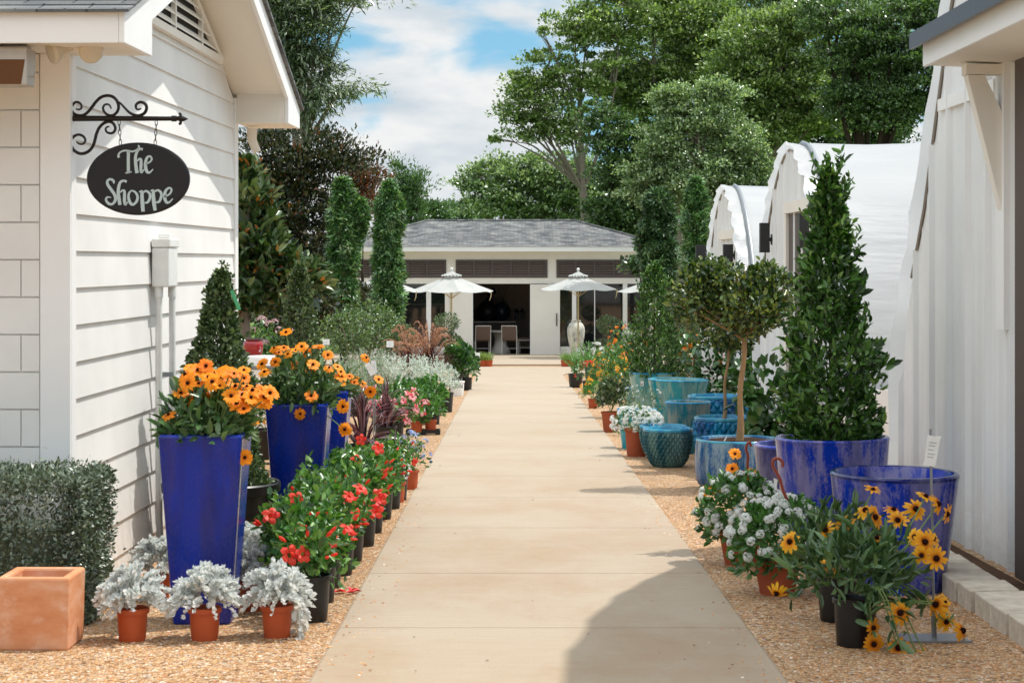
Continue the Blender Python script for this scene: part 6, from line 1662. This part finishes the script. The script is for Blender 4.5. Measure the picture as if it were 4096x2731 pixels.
def standard(o, d, x0, x1, ytr, balls, h, n, trunkr=.028, leaf='leaf_ligustrum', lean=0):
    k = d / F; mb = MB(); zt = CH + (HY - ytr) * k - o.location.z; q = -o.rotation_euler.z
    def rot(x, y): return (x * math.cos(q) - y * math.sin(q), x * math.sin(q) + y * math.cos(q))
    a = (x0 - CX) * k - o.location.x; b = (x1 - CX) * k - o.location.x
    pts = []
    for i in range(9):
        u = i / 8; x, y = rot(a + (b - a) * u + .012 * math.sin(u * 9), .008 * math.sin(u * 7)); pts.append((x, y, h - .06 + (zt - h + .06) * u))
    mb.tube(pts, [trunkr * (1.35 - .45 * min(1, i / 3) - .1 * i / 8) for i in range(9)], 10)
    cen = []
    for (bx, by, rx, rz) in balls:
        x, y = rot((bx - CX) * k - o.location.x, R.uniform(-.1, .1)); z = CH + (HY - by) * k - o.location.z
        cen.append(((x, y, z), (rx * k, rx * k * .9, rz * k)))
        limb(mb, pts[-1], (x, y, z), trunkr * .7, .006, .08, 5, 6)
        for _ in range(5):
            dd = Vector((R.uniform(-1, 1), R.uniform(-1, 1), R.uniform(-.6, 1))) ; limb(mb, pts[-1], (x + dd.x * rx * k * .7, y + dd.y * rx * k * .7, z + dd.z * rz * k * .6), trunkr * .4, .004, .1, 4, 5)
    mb.build('trunk', 'bark_tan', o, True)
    lm = LM(); tot = sum(r_[0] * r_[2] for c_, r_ in cen)
    for c_, r_ in cen:
        m = int(n * r_[0] * r_[2] / tot); P, out = dome(m, r_, c_, .35, -1.0); P = P + out * lump((P - np.array(c_)) / np.array(r_), .2, 3, R.randrange(99)) * min(r_)
        lm.scatter(P, out, .052, .027, 'oval', wout=.55, up=.3, jit=.5)
    lm.build('crown', leaf, o)
standard(o, 17.6, 1697, 1708, 780, [(1700, 690, 105, 72), (1598, 695, 58, 66), (1790, 670, 58, 50), (1655, 635, 75, 45), (1735, 722, 80, 55), (1620, 640, 45, 40), (1760, 630, 45, 30)], h, 5000)
mb = MB(); z_ = h
st_ = thing('plant_tag', 'thin white plant tag stuck in the soil of the steel blue pot', 'plant tag', o.location + Vector((-.17, -.2, h - .045)))
mb = MB(); mb.prism([(-.006, 0), (.006, 0), (.052, .085), (.04, .09)], 'y', -.001, .001); mb.build('tag', 'white_plastic', st_)
SC = 'scale patterned glazed pots'
glazed('scale_pot', 'teal scale patterned pot, the front one by itself on the gravel', 1534, 20.1, 56, 982, .58, 'glaze_scale_teal', group=SC, scale_tex=(5, 30, .02))
glazed('scale_pot', 'teal scale patterned pot close behind its twin', 1524, 21.2, 54, 976, .6, 'glaze_scale_teal', group=SC, scale_tex=(5, 30, .02))
o, r, h = glazed('scale_pot', 'bright blue scale patterned pot behind the steel blue one, holding the rear standard tree', 1664, 19.6, 68, 956, .62, 'glaze_scale_blue', group=SC, scale_tex=(4, 22, .036), dirt=.06, cat='planted pot')
standard(o, 19.6, 1662, 1672, 800, [(1650, 745, 60, 55), (1690, 770, 50, 40)], h, 1300, .018)
glazed('scale_pot', 'bright blue scale patterned pot, the higher one beside the big turquoise pot', 1648, 22.6, 67, 907, .6, 'glaze_scale_blue', group=SC, scale_tex=(5, 22, .036))
glazed('turquoise_pot', 'big turquoise glazed pot with price sticker and a grey drip', 1556, 25.6, 70, 871, .66, 'glaze_turquoise', 'line', GG, (0, .02), .035, 'glaze_rim', (-1.15, .66, .062, .075))
o, r, h = glazed('turquoise_pot', 'turquoise glazed pot planted with the dark pointed shrub', 1503, 29.2, 59, 855, .72, 'glaze_turquoise_pale', 'line', GG, (0, 0), .035, 'glaze_rim', (-2.15, .78, .05, .07), dirt=.05, cat='planted pot')
cone_plant(o, 58 * 29.2 / F, 1.64, h - .06, 5200, .055, .022, 'long', 'leaf_holly', 60, .5, .1, .55, .5, 9, (26, .2, -.03))
glazed('turquoise_pot', 'low turquoise glazed bowl pot behind the white alyssum', 1462, 22.7, 46, 939, .72, 'glaze_turquoise', 'line', GG, (0, .01), .03, 'glaze_rim', (-2.3, .74, .05, .07))
glazed('grey_teal_pot', 'grey teal glazed pot between the turquoise pot and the blue scale pot', 1580, 22.0, 53, 922, .72, 'glaze_grey_teal', 'line', GG, (0, 0), .03, 'glaze_rim')
glazed('turquoise_pot', 'small turquoise glazed pot peeping out left of the planted turquoise pot', 1470, 31.0, 38, 889, .75, 'glaze_turquoise_pale', 'line', GG, (0, 0), .03, 'glaze_rim')

# white alyssum, green shrub in clay, small dark plant
mixed('white_alyssum', 'white frothy flowered plant spilling over a brown clay pot', 1462, 21.5, (.27, .2, .17), ('clay', .3, .13, .1), 'leaf_lantana', 460, (.035, .014), 'petal_white', 98, .013, 'petal4', heads=20, headr=.032, zc=.35, zmin=-.6)
mixed('leafy_shrub', 'green bushy plant with tiny white blooms in a rimmed clay pot', 1402, 25.7, (.2, .18, .27), ('clay', .26, .12, .085), 'leaf_boxwood', 1100, (.05, .022), 'petal_white', 6, .01, heads=10, headr=.02, zc=.75)
mixed('dark_heather', 'small dark twiggy plant with white blooms behind the low turquoise bowl', 1472, 25.0, (.3, .2, .22), ('black_plastic', .25, .12, .1), 'leaf_deep', 420, (.03, .01), 'petal_white', 16, .009, heads=10, headr=.02, zc=.7)
# low flowers by the path on the right
def foxtail(x, d, label, n=26, s=1.0, potted=True):
    o = thing('foxtail_fern', label, 'potted fern', XD(x, d), 'foxtail ferns')
    if potted: npot(o, .28, .15, .12, 'black_plastic', True)
    lm = LM(); h0 = .26 if potted else .1
    for i in range(n):
        a = R.uniform(0, 6.28); lean = R.uniform(.1, .9); L = R.uniform(.45, .68) * s
        e = np.array([math.cos(a) * lean * L, math.sin(a) * lean * L, h0 + L * (1 - .75 * lean ** 2.2)]); b = np.array([0, 0, h0]); mid = (b + e) / 2 + np.array([0, 0, .12 * s])
        m = 90; u = rng.random(m)[:, None]; pp = (1 - u) ** 2 * b + 2 * u * (1 - u) * mid + u * u * e
        tg = unit(2 * (1 - u) * (mid - b) + 2 * u * (e - mid)); rd = unit(np.cross(tg, rng.normal(0, 1, (m, 3))))
        lm.add(*leaves(pp, rd * .8 + tg * .6, tg, .045 * s * (1.15 - .8 * u[:, 0]), .013, 'dia'))
    lm.build('foliage', 'leaf_foxtail', o); return o
foxtail(1322, 40.0, 'foxtail fern with arching plumes in a black pot at the path edge', 26, 1.0)
foxtail(1358, 44, 'foxtail fern with upright plumes further back', 22, .95)
mixed('white_bloom_plant', 'white flowered plant behind the foxtail ferns', 1362, 47, (.35, .3, .3), ('black_plastic', .28, .15, .12), 'leaf_vine', 260, (.07, .04), 'petal_white', 12, .03, heads=16, headr=.06)
mixed('red_bloom_plant', 'small plant with dark red and pink blooms beside the foxtail fern', 1352, 37.0, (.24, .22, .22), ('black_plastic', .24, .12, .1), 'leaf_vine', 260, (.05, .022), 'petal_red', 8, .024, heads=7, headr=.035)
mixed('yellow_fern', 'feathery lime plant with yellow blooms in a small terracotta pot', 1362, 31.8, (.2, .18, .19), ('terracotta_plastic', .15, .08, .065), 'leaf_foxtail', 420, (.045, .01), 'petal_yellow', 12, .02, heads=8, headr=.026)
spec = [(1390, 33, (.26, .25, .3), 'petal_yellow', 22, 'before the lantana drift, left'), (1420, 34.5, (.28, .25, .33), 'petal_yellow', 20, 'in the middle of the flower bed'), (1400, 38, (.35, .3, .34), 'petal_yellow', 18, 'behind the red bloomed one'), (1435, 38, (.35, .3, .42), 'petal_orange', 18, 'beside the small turquoise pot'), (1418, 42.5, (.4, .3, .4), 'petal_orange', 8, 'rear of the bed, left'), (1448, 42, (.4, .35, .6), 'petal_orange', 16, 'rear of the bed, below the pointed shrub'), (1440, 47, (.5, .4, .62), 'petal_orange', 12, 'at the very back near the tan urn')]
for i, (x, d, r, pm, nf, nm) in enumerate(spec):
    mixed('lantana', f'{"yellow" if "yellow" in pm else "orange"} flowered lantana, {nm}', x, d, r, ('black_plastic', .24, .12, .1), 'leaf_lantana', 480, (.065, .024), pm, nf, .026, heads=9, headr=.036, group='yellow and orange lantanas right of the path')
for i, (x, d) in enumerate(((1345, 50.5), (1375, 51.5), (1405, 52))):
    grass_pot(x, d, f'wispy grass at the back of the right bed, {["left of", "square behind", "right of"][i]} the white flowered plant', 0, 1.5, 'wispy grasses at the back of the right bed')
# low hanging-basket style plants with white heads and orange blooms
hook_n = ['curved rust red plastic hanger hook of the rear white flowered basket', 'curved rust red plastic hanger hook of the front white flowered basket']
def lant_basket(x, y, d, r, label, fl):
    k = d / F; base = XD(x, d)
    o = thing('white_lantana', label, 'potted plant', base, 'white headed lantanas in brown pots')
    npot(o, .2, .135, .095, 'clay')
    c = PP(x, y, d) - base
    mound_plant(o, r, tuple(c), 1150, .05, .024, 'oval', 'leaf_lantana', .4, -.75, lumpy=.12, wout=.6, up=.25, jit=.45)
    me = [cluster_mesh(('lant', i), .024, 40, .0105, 'petal_white', 'petal5', .8) for i in range(2)]
    P, out = dome(fl, r, tuple(c), .98, -.45)
    for i, (p, q) in enumerate(zip(P, out)):
        if q[1] > .55: q[1] *= -1; p[1] *= -1
        put(me[i % 2], 'flower_head', o, Vector(p) + Vector(q) * .016, face(Vector(q) + Vector((0, 0, .3))), R.uniform(.8, 1.25))
    mb = MB()
    for i in range(8):
        a = R.uniform(0, 6.28); stem_to(mb, (0, 0, .17), (r[0] * .5 * math.cos(a), r[1] * .5 * math.sin(a), c.z), .0035)
    mb.build('stems', 'stem_green', o)
    return o
l1 = lant_basket(1700, 1178, 12.45, (.265, .25, .23), 'white headed lantana in a brown pot, the rear one with orange blooms on top', 62)
l2 = lant_basket(1785, 1240, 11.15, (.27, .25, .23), 'white headed lantana in a brown pot, the front one by the big blue pot', 68)
zr_ = lambda x, y: (1550 + x * .3776, 976 + y * .3776)
def hook(o, pts, d):
    P = [PP(*zr_(x, y), d) - o.location for x, y in pts]
    mb = MB(); mb.tube(catmull(P, 6), .0085, 8); mb.build('hanger', 'rust_plastic', o, True)
hook(l1, [(452, 330), (442, 250), (446, 190), (434, 150), (440, 115), (455, 105), (463, 130)], 12.72)
hook(l2, [(700, 490), (660, 400), (640, 330), (620, 290), (595, 245), (600, 210), (630, 203), (655, 225), (655, 255)], 11.1)
mb = MB(); P = [PP(*zr_(x, y), 11.12) - l2.location for x, y in ((600, 320), (625, 330), (618, 395), (607, 380))]; mb.add([tuple(p) for p in P], [(0, 1, 2, 3)]); mb.build('label', 'white_plastic', l2)
rud = [daisy_mesh('rud%d' % i, 10 + i % 4, .06, .022 - .0015 * (i % 3), 'petal_rudbeckia', .014, .018, (.02, .1, .05, .15, 0, .2)[i], (.12, .3, .02, .1, .45, .0)[i], 20 + i) for i in range(6)]
for (x, y, dx) in ((365, 175, .1), (350, 265, -.3), (345, 310, 0), (405, 310, -.2), (470, 295, .3), (182, 400, -.6), (245, 385, -.2), (430, 330, .2)):
    put(zin[R.randrange(3)], 'orange_flower', l1, PP(*zr_(x, y), 12.6) - l1.location, face(Vector((dx, -.8, .6))), 1.0)
mb = MB(); stem_to(mb, PP(*zr_(430, 330), 12.72) - l1.location, PP(*zr_(365, 190), 12.6) - l1.location, .004); mb.build('stems', 'stem_green', l1)

# rudbeckias in black pots, foreground
def rudbeckia(x, d, r, label, flowers, n, potc):
    o = thing('rudbeckia', label, 'potted plant', XD(x, d), 'dark eyed yellow daisies in black pots')
    npot(o, potc[0], potc[1], potc[2], 'black_plastic')
    c = np.array([0, 0, potc[0] + .08])
    m = int(n / 3); tips, out = dome(m, r, c, .5, -.35); lm = LM()
    lm.scatter(tips, out, .085, .02, 'long', wout=.75, up=.2, jit=.4)
    P, o2 = dome(n - m, (r[0] * .75, r[1] * .75, r[2] * .8), c, .2, -.2); lm.scatter(P, o2, .09, .022, 'long', wout=.6, up=.45, jit=.5)
    mb = MB()
    for i, (fx, fy, dd, dv) in enumerate(flowers):
        px, py = zr_(fx, fy); w_ = PP(px, py, d + dd) - o.location
        sag = w_.z < potc[0] * .6
        if sag:
            p0 = Vector((0, 0, potc[0] + .02)); mid = Vector((w_.x * .45, w_.y * .7 - .05, potc[0] + .07)); mb.tube(catmull([p0, mid, w_.lerp(mid, .25), w_], 4), .0035, 5, cap=False)
        else: stem_to(mb, (w_.x * .15, w_.y * .15, potc[0] - .02), w_, .0036, .05)
        put(rud[R.randrange(6)], 'flower', o, w_, face(Vector(dv) + Vector((R.uniform(-.25, .25), 0, R.uniform(-.2, .2)))), R.uniform(.75, 1.1))
        u = rng.random((5, 1)) * .7; b_ = np.array([w_.x * .15, w_.y * .15, potc[0]]); 
        if not sag: lm.scatter(b_ + (np.array(w_) - b_) * u, rng.normal(0, 1, (5, 3)), .085, .024, 'long', up=.5, jit=.3)
        else: lm.scatter(np.array(mid) + (np.array(w_) - np.array(mid)) * (u + .1), rng.normal(0, 1, (5, 3)), .08, .024, 'long', up=-.2, jit=.3)
    mb.build('stems', 'stem_green', o); lm.build('foliage', 'leaf_rudbeckia', o)
    return o
UPW = (.1, -.35, 1); FAC = (.1, -1, .25); RT = (.7, -.5, .4); LF = (-.6, -.6, .5)
fa = [(1205, 395, -.05, UPW), (1160, 520, -.1, (-.3, -.4, .8)), (1215, 560, -.15, RT), (1040, 600, -.05, (-.4, -.5, .6)), (920, 640, -.1, LF), (1330, 515, .05, UPW), (1355, 580, -.1, (0, -.7, .6)), (1465, 510, .1, (0, -.75, .5)), (1320, 770, -.1, UPW), (1230, 690, -.1, UPW), (700, 710, -.2, LF), (935, 860, -.26, FAC), (620, 1020, -.12, (-.4, -.7, -.5))]
fb = [(1525, 435, .1, (.2, -.3, .9)), (1600, 480, .1, RT), (1650, 540, .1, (.8, -.4, .1)), (1460, 680, -.05, LF), (1520, 710, -.1, FAC), (1500, 790, -.12, (-.2, -.9, -.1)), (1590, 810, -.12, FAC), (1570, 690, -.05, RT), (1370, 1140, -.2, FAC), (1205, 1230, -.16, (.5, -.8, .2)), (1210, 1330, -.16, (.3, -.9, .1)), (1640, 1080, .0, (.5, -.7, .2)), (1590, 1090, .0, LF), (1360, 1355, -.2, (0, -.6, .7)), (1410, 1460, -.22, (-.3, -.7, .4)), (1495, 1440, -.18, (-.5, -.6, .1)), (1530, 1400, -.15, (.2, -.8, .5)), (1745, 1250, .1, (.8, -.5, .2)), (1650, 1195, .1, FAC)]
rudbeckia(1925, 10.2, (.31, .24, .3), 'dark eyed yellow daisy plant in a black pot, the rear of the two', fa, 400, (.225, .11, .09))
rudbeckia(1965, 9.45, (.33, .22, .26), 'dark eyed yellow daisy plant in a black pot, the front one trailing onto gravel', fb, 420, (.225, .105, .088))

# price sign on a steel rod
sgn = thing('price_sign', 'white price card on a thin steel rod with flat steel foot', 'sign', GP(2146, 1468))
d = sgn.location.y; k = d / F
mb = MB(); mb.prism([(-.155, -.1), (.16, -.1), (.135, .1), (-.17, .1)], 'z', .004, .012); mb.build('foot', 'grey_metal', sgn)
t_ = PP(2137, 985, d) - sgn.location; m_ = PP(2142, 1250, d) - sgn.location
mb = MB(); mb.tube([(0, 0, .01), (-.004, 0, .12)], .013, 8); mb.tube([(-.002, 0, .1), (m_.x, 0, m_.z), (t_.x, 0, t_.z)], .0065, 8); mb.build('rod', 'grey_metal', sgn, True)
c_ = PP(2139, 1034, d) - sgn.location
mb = MB(); w_, h_ = .03, .075
mb.prism([(-w_ - .004, -h_), (-w_ + .004, -h_ + .02), (-w_, h_ - .02), (-w_ + .0, h_), (-.012, h_ - .004), (.012, h_ - .004), (w_ + .006, h_), (w_ + .002, h_ - .02), (w_ - .002, -h_ + .02), (w_ - .004, -h_)], 'y', -.012, -.007)
cd = mb.build('card', 'white_plastic', sgn, loc=tuple(c_)); cd.rotation_euler = (0, math.radians(8), 0)
mb = MB()
for i, zz in enumerate((.04, .025, .005, -.015, -.03)): mb.box(-.018, .018 - .005 * (i % 3), -.0128, -.0122, zz - .003, zz)
mb.build('print', 'grey_metal', cd)

# leafy vines behind the pots, against the greenhouses
for i, (x, y, d, r, n, nm) in enumerate(((1590, 860, 31, (.75, .45, .62), 900, 'broad leaved dark vine behind the big turquoise pot'), (1660, 890, 26.5, (.55, .4, .62), 800, 'broad leaved vine behind the blue scale pots'), (1765, 900, 24.5, (.5, .35, .8), 1100, 'broad leaved vine climbing behind the front standard tree'), (1770, 960, 19.0, (.35, .3, .5), 600, 'broad leaved vine low beside the holly pot'))):
    o = thing('leafy_vine', nm, 'vine', XD(x, d), 'broad leaved vines along the greenhouses')
    c = PP(x, y, d) - o.location
    npot(o, .3, .17, .14, 'black_plastic')
    P, out = mound_plant(o, r, tuple(c), n, .1, .062, 'oval', 'leaf_vine', .3, -.95, lumpy=.3, wout=.6, up=.15, jit=.5)
    mb = MB()
    for j in range(10):
        a = R.uniform(0, 6.28); limb(mb, (0, 0, .28), tuple(c + Vector((math.cos(a) * r[0] * .8, math.sin(a) * r[1] * .8, R.uniform(-.3, .5)))), .008, .003, .12, 5, 4)
    mb.build('stems', 'stem_green', o)
    if i < 2:
        me = cluster_mesh('orange_head', .035, 10, .03, 'petal_orange')
        for j in range(6): q = P[R.randrange(len(P))]; put(me, 'flower_head', o, Vector((q[0], q[1] - .05, c.z + r[2] * R.uniform(.5, .95))), face((0, -.6, 1)), 1.0)

# round-headed shrub behind, near the urn side
o = thing('golden_shrub', 'pale golden green shrub between the pointed shrub and the standard tree', 'shrub', XD(1578, 33))
c = PP(1578, 735, 33) - o.location
mound_plant(o, (.4, .35, .75), tuple(c), 1300, .07, .03, 'oval', 'leaf_ligustrum', .3, -1, lumpy=.25, wout=.6, up=.3, jit=.5)
mb = MB()
for j in range(6): a = R.uniform(0, 6.28); limb(mb, (0, 0, 0), tuple(c + Vector((math.cos(a) * .2, math.sin(a) * .2, R.uniform(-.4, .4)))), .02, .005, .06, 5, 5)
mb.build('stem', 'bark_tan', o)
# ------------------------------------------------------------------ trees
def E(x, y, rx, ry, d, depth=1.0, dd=0.0):
    k = (d + dd) / F; c = PP(x, y, d + dd)
    return (tuple(c), (rx * k, max(rx, ry) * k * depth, ry * k))
def T(name, label, x, d, envs, **kw):
    kw.setdefault('trunk_top', None)
    return tree(name, label, 'tree', XD(x, d), [E(*e[:4], d, e[4] if len(e) > 4 else .8, e[5] if len(e) > 5 else 0) for e in envs], **kw)

# left: willow oak above the shop roof, crape myrtle, magnolia
T('willow_oak', 'tall narrow leaved oak rising behind the shop roof with drooping sprays', 690, 74,
  [(680, 60, 75, 90), (730, 15, 60, 50), (815, 5, 60, 16), (650, 180, 60, 90), (705, 165, 60, 55), (775, 212, 70, 14), (720, 255, 50, 24), (670, -90, 110, 90), (620, 80, 70, 120), (690, 275, 50, 40)],
  nclump=280, per=110, rcl=.72, L=.26, W=.055, kind='dia', leafmat='leaf_oak', barkmat='bark_grey', tr=.28, flat=.6, droop=.55, up=.1, shell=(.3, 1.0))
T('crape_myrtle', 'dark bronze tipped tree of many stems beyond the magnolia', 690, 58,
  [(650, 390, 95, 85), (745, 365, 80, 70), (600, 330, 55, 50), (800, 375, 60, 38), (700, 480, 120, 80), (660, 580, 110, 90), (775, 520, 60, 70), (590, 470, 60, 120), (730, 620, 60, 80)],
  nclump=420, per=80, rcl=.42, L=.125, W=.058, kind='dia', leafmat='leaf_myrtle', barkmat='bark_dark', tr=.14, flat=.8, up=.5, shell=(.2, 1.0), accents=('leaf_myrtle_rust', .035, .15, .05, 'dia'))
T('crape_myrtle', 'rust coloured young tree between the dark myrtle and the green columns', 835, 61,
  [(830, 420, 35, 45), (845, 470, 25, 40), (815, 465, 30, 60)], nclump=70, per=70, rcl=.42, L=.13, W=.05, kind='dia', leafmat='leaf_myrtle_rust', barkmat='bark_dark', tr=.06, up=.5, shell=(.2, 1))
T('magnolia', 'glossy magnolia with bronze new leaves at the corner of the shop', 560, 25.5,
  [(560, 400, 32, 45), (568, 470, 42, 60), (585, 560, 45, 60), (575, 640, 62, 60), (640, 640, 55, 45), (690, 655, 48, 40), (550, 700, 50, 40)],
  nclump=130, per=34, rcl=.24, L=.19, W=.07, kind='long', leafmat='leaf_magnolia', barkmat='bark_grey', tr=.09, flat=.8, up=.45, shell=(.35, 1.0), accents=('leaf_magnolia_bronze', .1, .11, .042, 'long'))
# columnar sweetgums
def column(label, x, ytop, ybot, rpx, d, mat='leaf_sweetgum', n=5200, side=None, seed=1, L=.15):
    base = XD(x, d); o = thing('columnar_sweetgum', label, 'tree', base, 'slender columnar sweetgum trees')
    k = d / F; zb = CH + (HY - ybot) * k - base.z; zt = CH + (HY - ytop) * k - base.z
    zz = rng.random(n); a = rng.random(n) * 6.283
    r = rpx * k * np.clip((.92 + .1 * np.sin(zz * 11 + seed) + .06 * np.sin(zz * 27 + seed * 3)) * np.minimum(1, (1.02 - zz) * 5) ** .6, .05, 2)
    D3 = np.stack([np.cos(a), np.sin(a), zz * 7], 1); q = r * (.35 + .65 * rng.random(n) ** .5) * (1 + np.clip(lump(D3, .2, 2.6, seed * 7)[:, 0], -.35, .45))
    P = np.stack([q * np.cos(a), q * np.sin(a), zb + (zt - zb) * zz], 1); out = np.stack([np.cos(a), np.sin(a), np.full(n, .1)], 1)
    if side:
        m = n // 4; dx, dy, sr, sh = side; c = ((dx) * k, 0, CH + (HY - dy) * k - base.z); P2, o2 = dome(m, (sr * k, sr * k, sh * k), c, .3, -1); P = np.concatenate([P, P2]); out = np.concatenate([out, o2])
    lm = LM(); lm.scatter(P, out, L, L, 'maple', wout=.6, up=-.05, jit=.5, nup=.6); lm.build('crown', mat, o)
    mb = MB(); mb.tube([(0, 0, -.1), (.02, 0, zb + .5), (0, 0, zt * .6), (0, 0, zt * .95)], [.09, .08, .05, .01], 8)
    for i in range(40):
        z = R.uniform(zb, zt * .9); a_ = R.uniform(0, 6.28); limb(mb, (0, 0, z), (rpx * k * .7 * math.cos(a_), rpx * k * .7 * math.sin(a_), z + .35), .02, .005, .05, 3, 4)
    mb.build('trunk', 'bark_dark', o); return o
column('slender leafy green column tree, left of the pair before the pavilion', 788, 412, 790, 33, 47, side=(38, 500, 18, 45), n=5200, seed=2)
column('slender leafy green column tree, right of the pair before the pavilion', 893, 420, 765, 33, 50, n=4800, seed=5)
column('dark slender column tree right of the pavilion roof', 1513, 438, 660, 40, 57, 'leaf_sweetgum_dark', 5200, seed=3, L=.17)
column('bright slender column tree beside the arched greenhouse', 1598, 410, 640, 27, 52, 'leaf_sweetgum', 3600, seed=8)
T('dogwood', 'small dark tree over the right corner of the pavilion', 1490, 60, [(1470, 620, 30, 22), (1500, 600, 40, 50)], nclump=40, per=60, rcl=.35, L=.13, W=.09, kind='dia', leafmat='leaf_sweetgum_dark', barkmat='bark_dark', tr=.06)

BK = 'trees behind the pavilion and greenhouses'
T('cedar_tree', 'slim two topped tree far behind the left end of the pavilion', 935, 105, [(918, 450, 22, 55), (955, 440, 22, 45), (935, 490, 40, 40)], nclump=122, per=76, rcl=0.43, L=0.204, W=0.068, kind='dia', leafmat='leaf_far', barkmat='bark_dark', tr=.3, flat=1.0, up=.6, group=BK)
for i, (x, y, rx, ry, dd) in enumerate(((985, 490, 30, 24, 112), (1030, 488, 34, 22, 118), (1068, 492, 30, 20, 115))):
    T('low_tree', f'low pale tree on the skyline above the pavilion ridge, {["leftmost", "middle", "rightmost"][i]} of three', x, dd, [(x, y, rx, ry), (x + 12, y + 14, rx, ry)], nclump=81, per=76, rcl=0.43, L=0.177, W=0.095, kind='dia', leafmat='leaf_far', barkmat='bark_grey', tr=.2, group=BK)
T('pin_oak', 'mid green spreading tree behind the pavilion ridge', 1180, 90, [(1110, 425, 48, 55), (1180, 410, 70, 55), (1255, 405, 70, 55), (1150, 480, 90, 40), (1260, 480, 90, 45), (1330, 440, 50, 70)],
  nclump=284, per=126, rcl=0.58, L=0.163, W=0.095, kind='dia', leafmat='leaf_elm', barkmat='bark_grey', tr=.3, group=BK, up=.2)
T('river_birch', 'tall airy tree with pale forking limbs against the sky', 1350, 82,
  [(1205, 205, 55, 45), (1180, 265, 42, 35), (1275, 140, 60, 50), (1250, 75, 25, 18), (1300, 215, 70, 55), (1185, 325, 50, 16), (1350, 60, 80, 55), (1240, 300, 40, 30), (1390, 140, 70, 70), (1310, 300, 45, 35), (1420, 30, 80, 70), (1230, 240, 60, 40)],
  nclump=284, per=106, rcl=0.48, L=0.150, W=0.088, kind='dia', leafmat='leaf_maple', barkmat='bark_grey', tr=.2, fork=tuple(PP(1340, 440, 82)), trunk_top=tuple(PP(1330, 170, 82)), flat=.6, group=BK, twig=.035, shell=(.4, 1.0))
T('shade_oak', 'deep green shadowed tree between the birch and the pale elm', 1420, 76, [(1410, 380, 60, 80), (1450, 470, 80, 70), (1400, 300, 60, 60), (1480, 380, 60, 90), (1540, 480, 70, 60), (1400, 500, 50, 50)],
  nclump=351, per=120, rcl=0.45, L=0.136, W=0.082, kind='dia', leafmat='leaf_deep', barkmat='bark_dark', tr=.3, group=BK)
T('elm_tree', 'grey green elm with flickering leaves behind the farthest greenhouse', 1620, 62, [(1600, 290, 70, 70), (1520, 340, 50, 55), (1700, 340, 50, 60), (1610, 420, 110, 60), (1710, 440, 60, 60), (1545, 235, 40, 35), (1650, 215, 45, 35), (1480, 420, 50, 60), (1740, 390, 40, 40)],
  nclump=446, per=151, rcl=0.36, L=0.092, W=0.051, kind='oval', leafmat='leaf_elm', barkmat='bark_grey', tr=.26, group=BK, up=.2)
T('red_maple', 'tall bright green maple above the elm', 1560, 84, [(1500, 110, 80, 90), (1590, 60, 90, 80), (1480, 230, 60, 70), (1560, 190, 80, 60), (1420, 190, 50, 70), (1650, 120, 80, 80), (1500, 20, 70, 50)],
  nclump=338, per=138, rcl=0.58, L=0.156, W=0.095, kind='dia', leafmat='leaf_maple', barkmat='bark_grey', tr=.36, group=BK, trunk_top=tuple(PP(1530, 150, 84)))
T('red_maple', 'broad green maple above the middle greenhouse', 1790, 80, [(1740, 110, 90, 80), (1830, 70, 90, 70), (1720, 220, 90, 70), (1810, 190, 100, 80), (1880, 260, 90, 60), (1760, 300, 90, 60), (1680, 190, 60, 80)],
  nclump=446, per=138, rcl=0.54, L=0.150, W=0.088, kind='dia', leafmat='leaf_maple', barkmat='bark_grey', tr=.36, group=BK)
T('water_oak', 'dark dense oak to the right of the maples, behind the awning', 2030, 76, [(1960, 120, 90, 90), (2050, 80, 90, 90), (2110, 200, 80, 100), (1960, 250, 80, 70), (2050, 260, 90, 70), (1900, 40, 70, 60), (2140, 60, 70, 80)],
  nclump=446, per=132, rcl=0.49, L=0.136, W=0.082, kind='dia', leafmat='leaf_deep', barkmat='bark_dark', tr=.34, group=BK)
T('water_oak', 'dark oak low behind the right hand maples', 1880, 96, [(1760, 330, 100, 70), (1880, 300, 110, 80), (1990, 310, 100, 70), (1660, 330, 90, 80), (1800, 220, 120, 70), (1950, 180, 120, 80)],
  nclump=567, per=84, rcl=0.58, L=0.218, W=0.136, kind='dia', leafmat='leaf_deep', barkmat='bark_dark', tr=.34, group=BK)
T('hickory', 'tall hickory filling the skyline behind the two maples', 1680, 100, [(1640, 40, 110, 80), (1760, 20, 110, 70), (1560, 120, 100, 100), (1880, 20, 120, 80), (1700, 150, 120, 90), (2000, 40, 110, 80)],
  nclump=567, per=84, rcl=0.58, L=0.204, W=0.122, kind='dia', leafmat='leaf_elm', barkmat='bark_grey', tr=.4, group=BK)
T('shade_oak', 'low dark tree filling in behind the pavilion roof on the right', 1440, 92, [(1380, 500, 80, 60), (1480, 520, 90, 60), (1580, 500, 80, 70)],
  nclump=216, per=84, rcl=0.50, L=0.204, W=0.122, kind='dia', leafmat='leaf_deep', barkmat='bark_dark', tr=.3, group=BK)
# shrubs closing the view on the left
for i, (x, y, rx, ry, d, nm) in enumerate(((640, 720, 70, 50, 44, 'below the magnolia'), (720, 700, 60, 70, 45, 'below the bronze tipped tree'), (830, 700, 50, 60, 55, 'between the two green columns'))):
    o = thing('dark_bush', f'dark screening bush {nm}', 'shrub', XD(x, d), 'dark screening bushes')
    c = PP(x, y, d) - o.location; k = d / F
    mound_plant(o, (rx * k, rx * k, ry * k), tuple(c), 2200, .11, .06, 'dia', 'leaf_myrtle', .3, -1, lumpy=.25, wout=.6, up=.3, jit=.5)
    mb = MB()
    for j in range(7): a = R.uniform(0, 6.28); limb(mb, (0, 0, -.1), tuple(c + Vector((math.cos(a) * .4, math.sin(a) * .4, R.uniform(-.2, .4)))), .035, .01, .06, 5, 5)
    mb.build('stem', 'bark_dark', o)
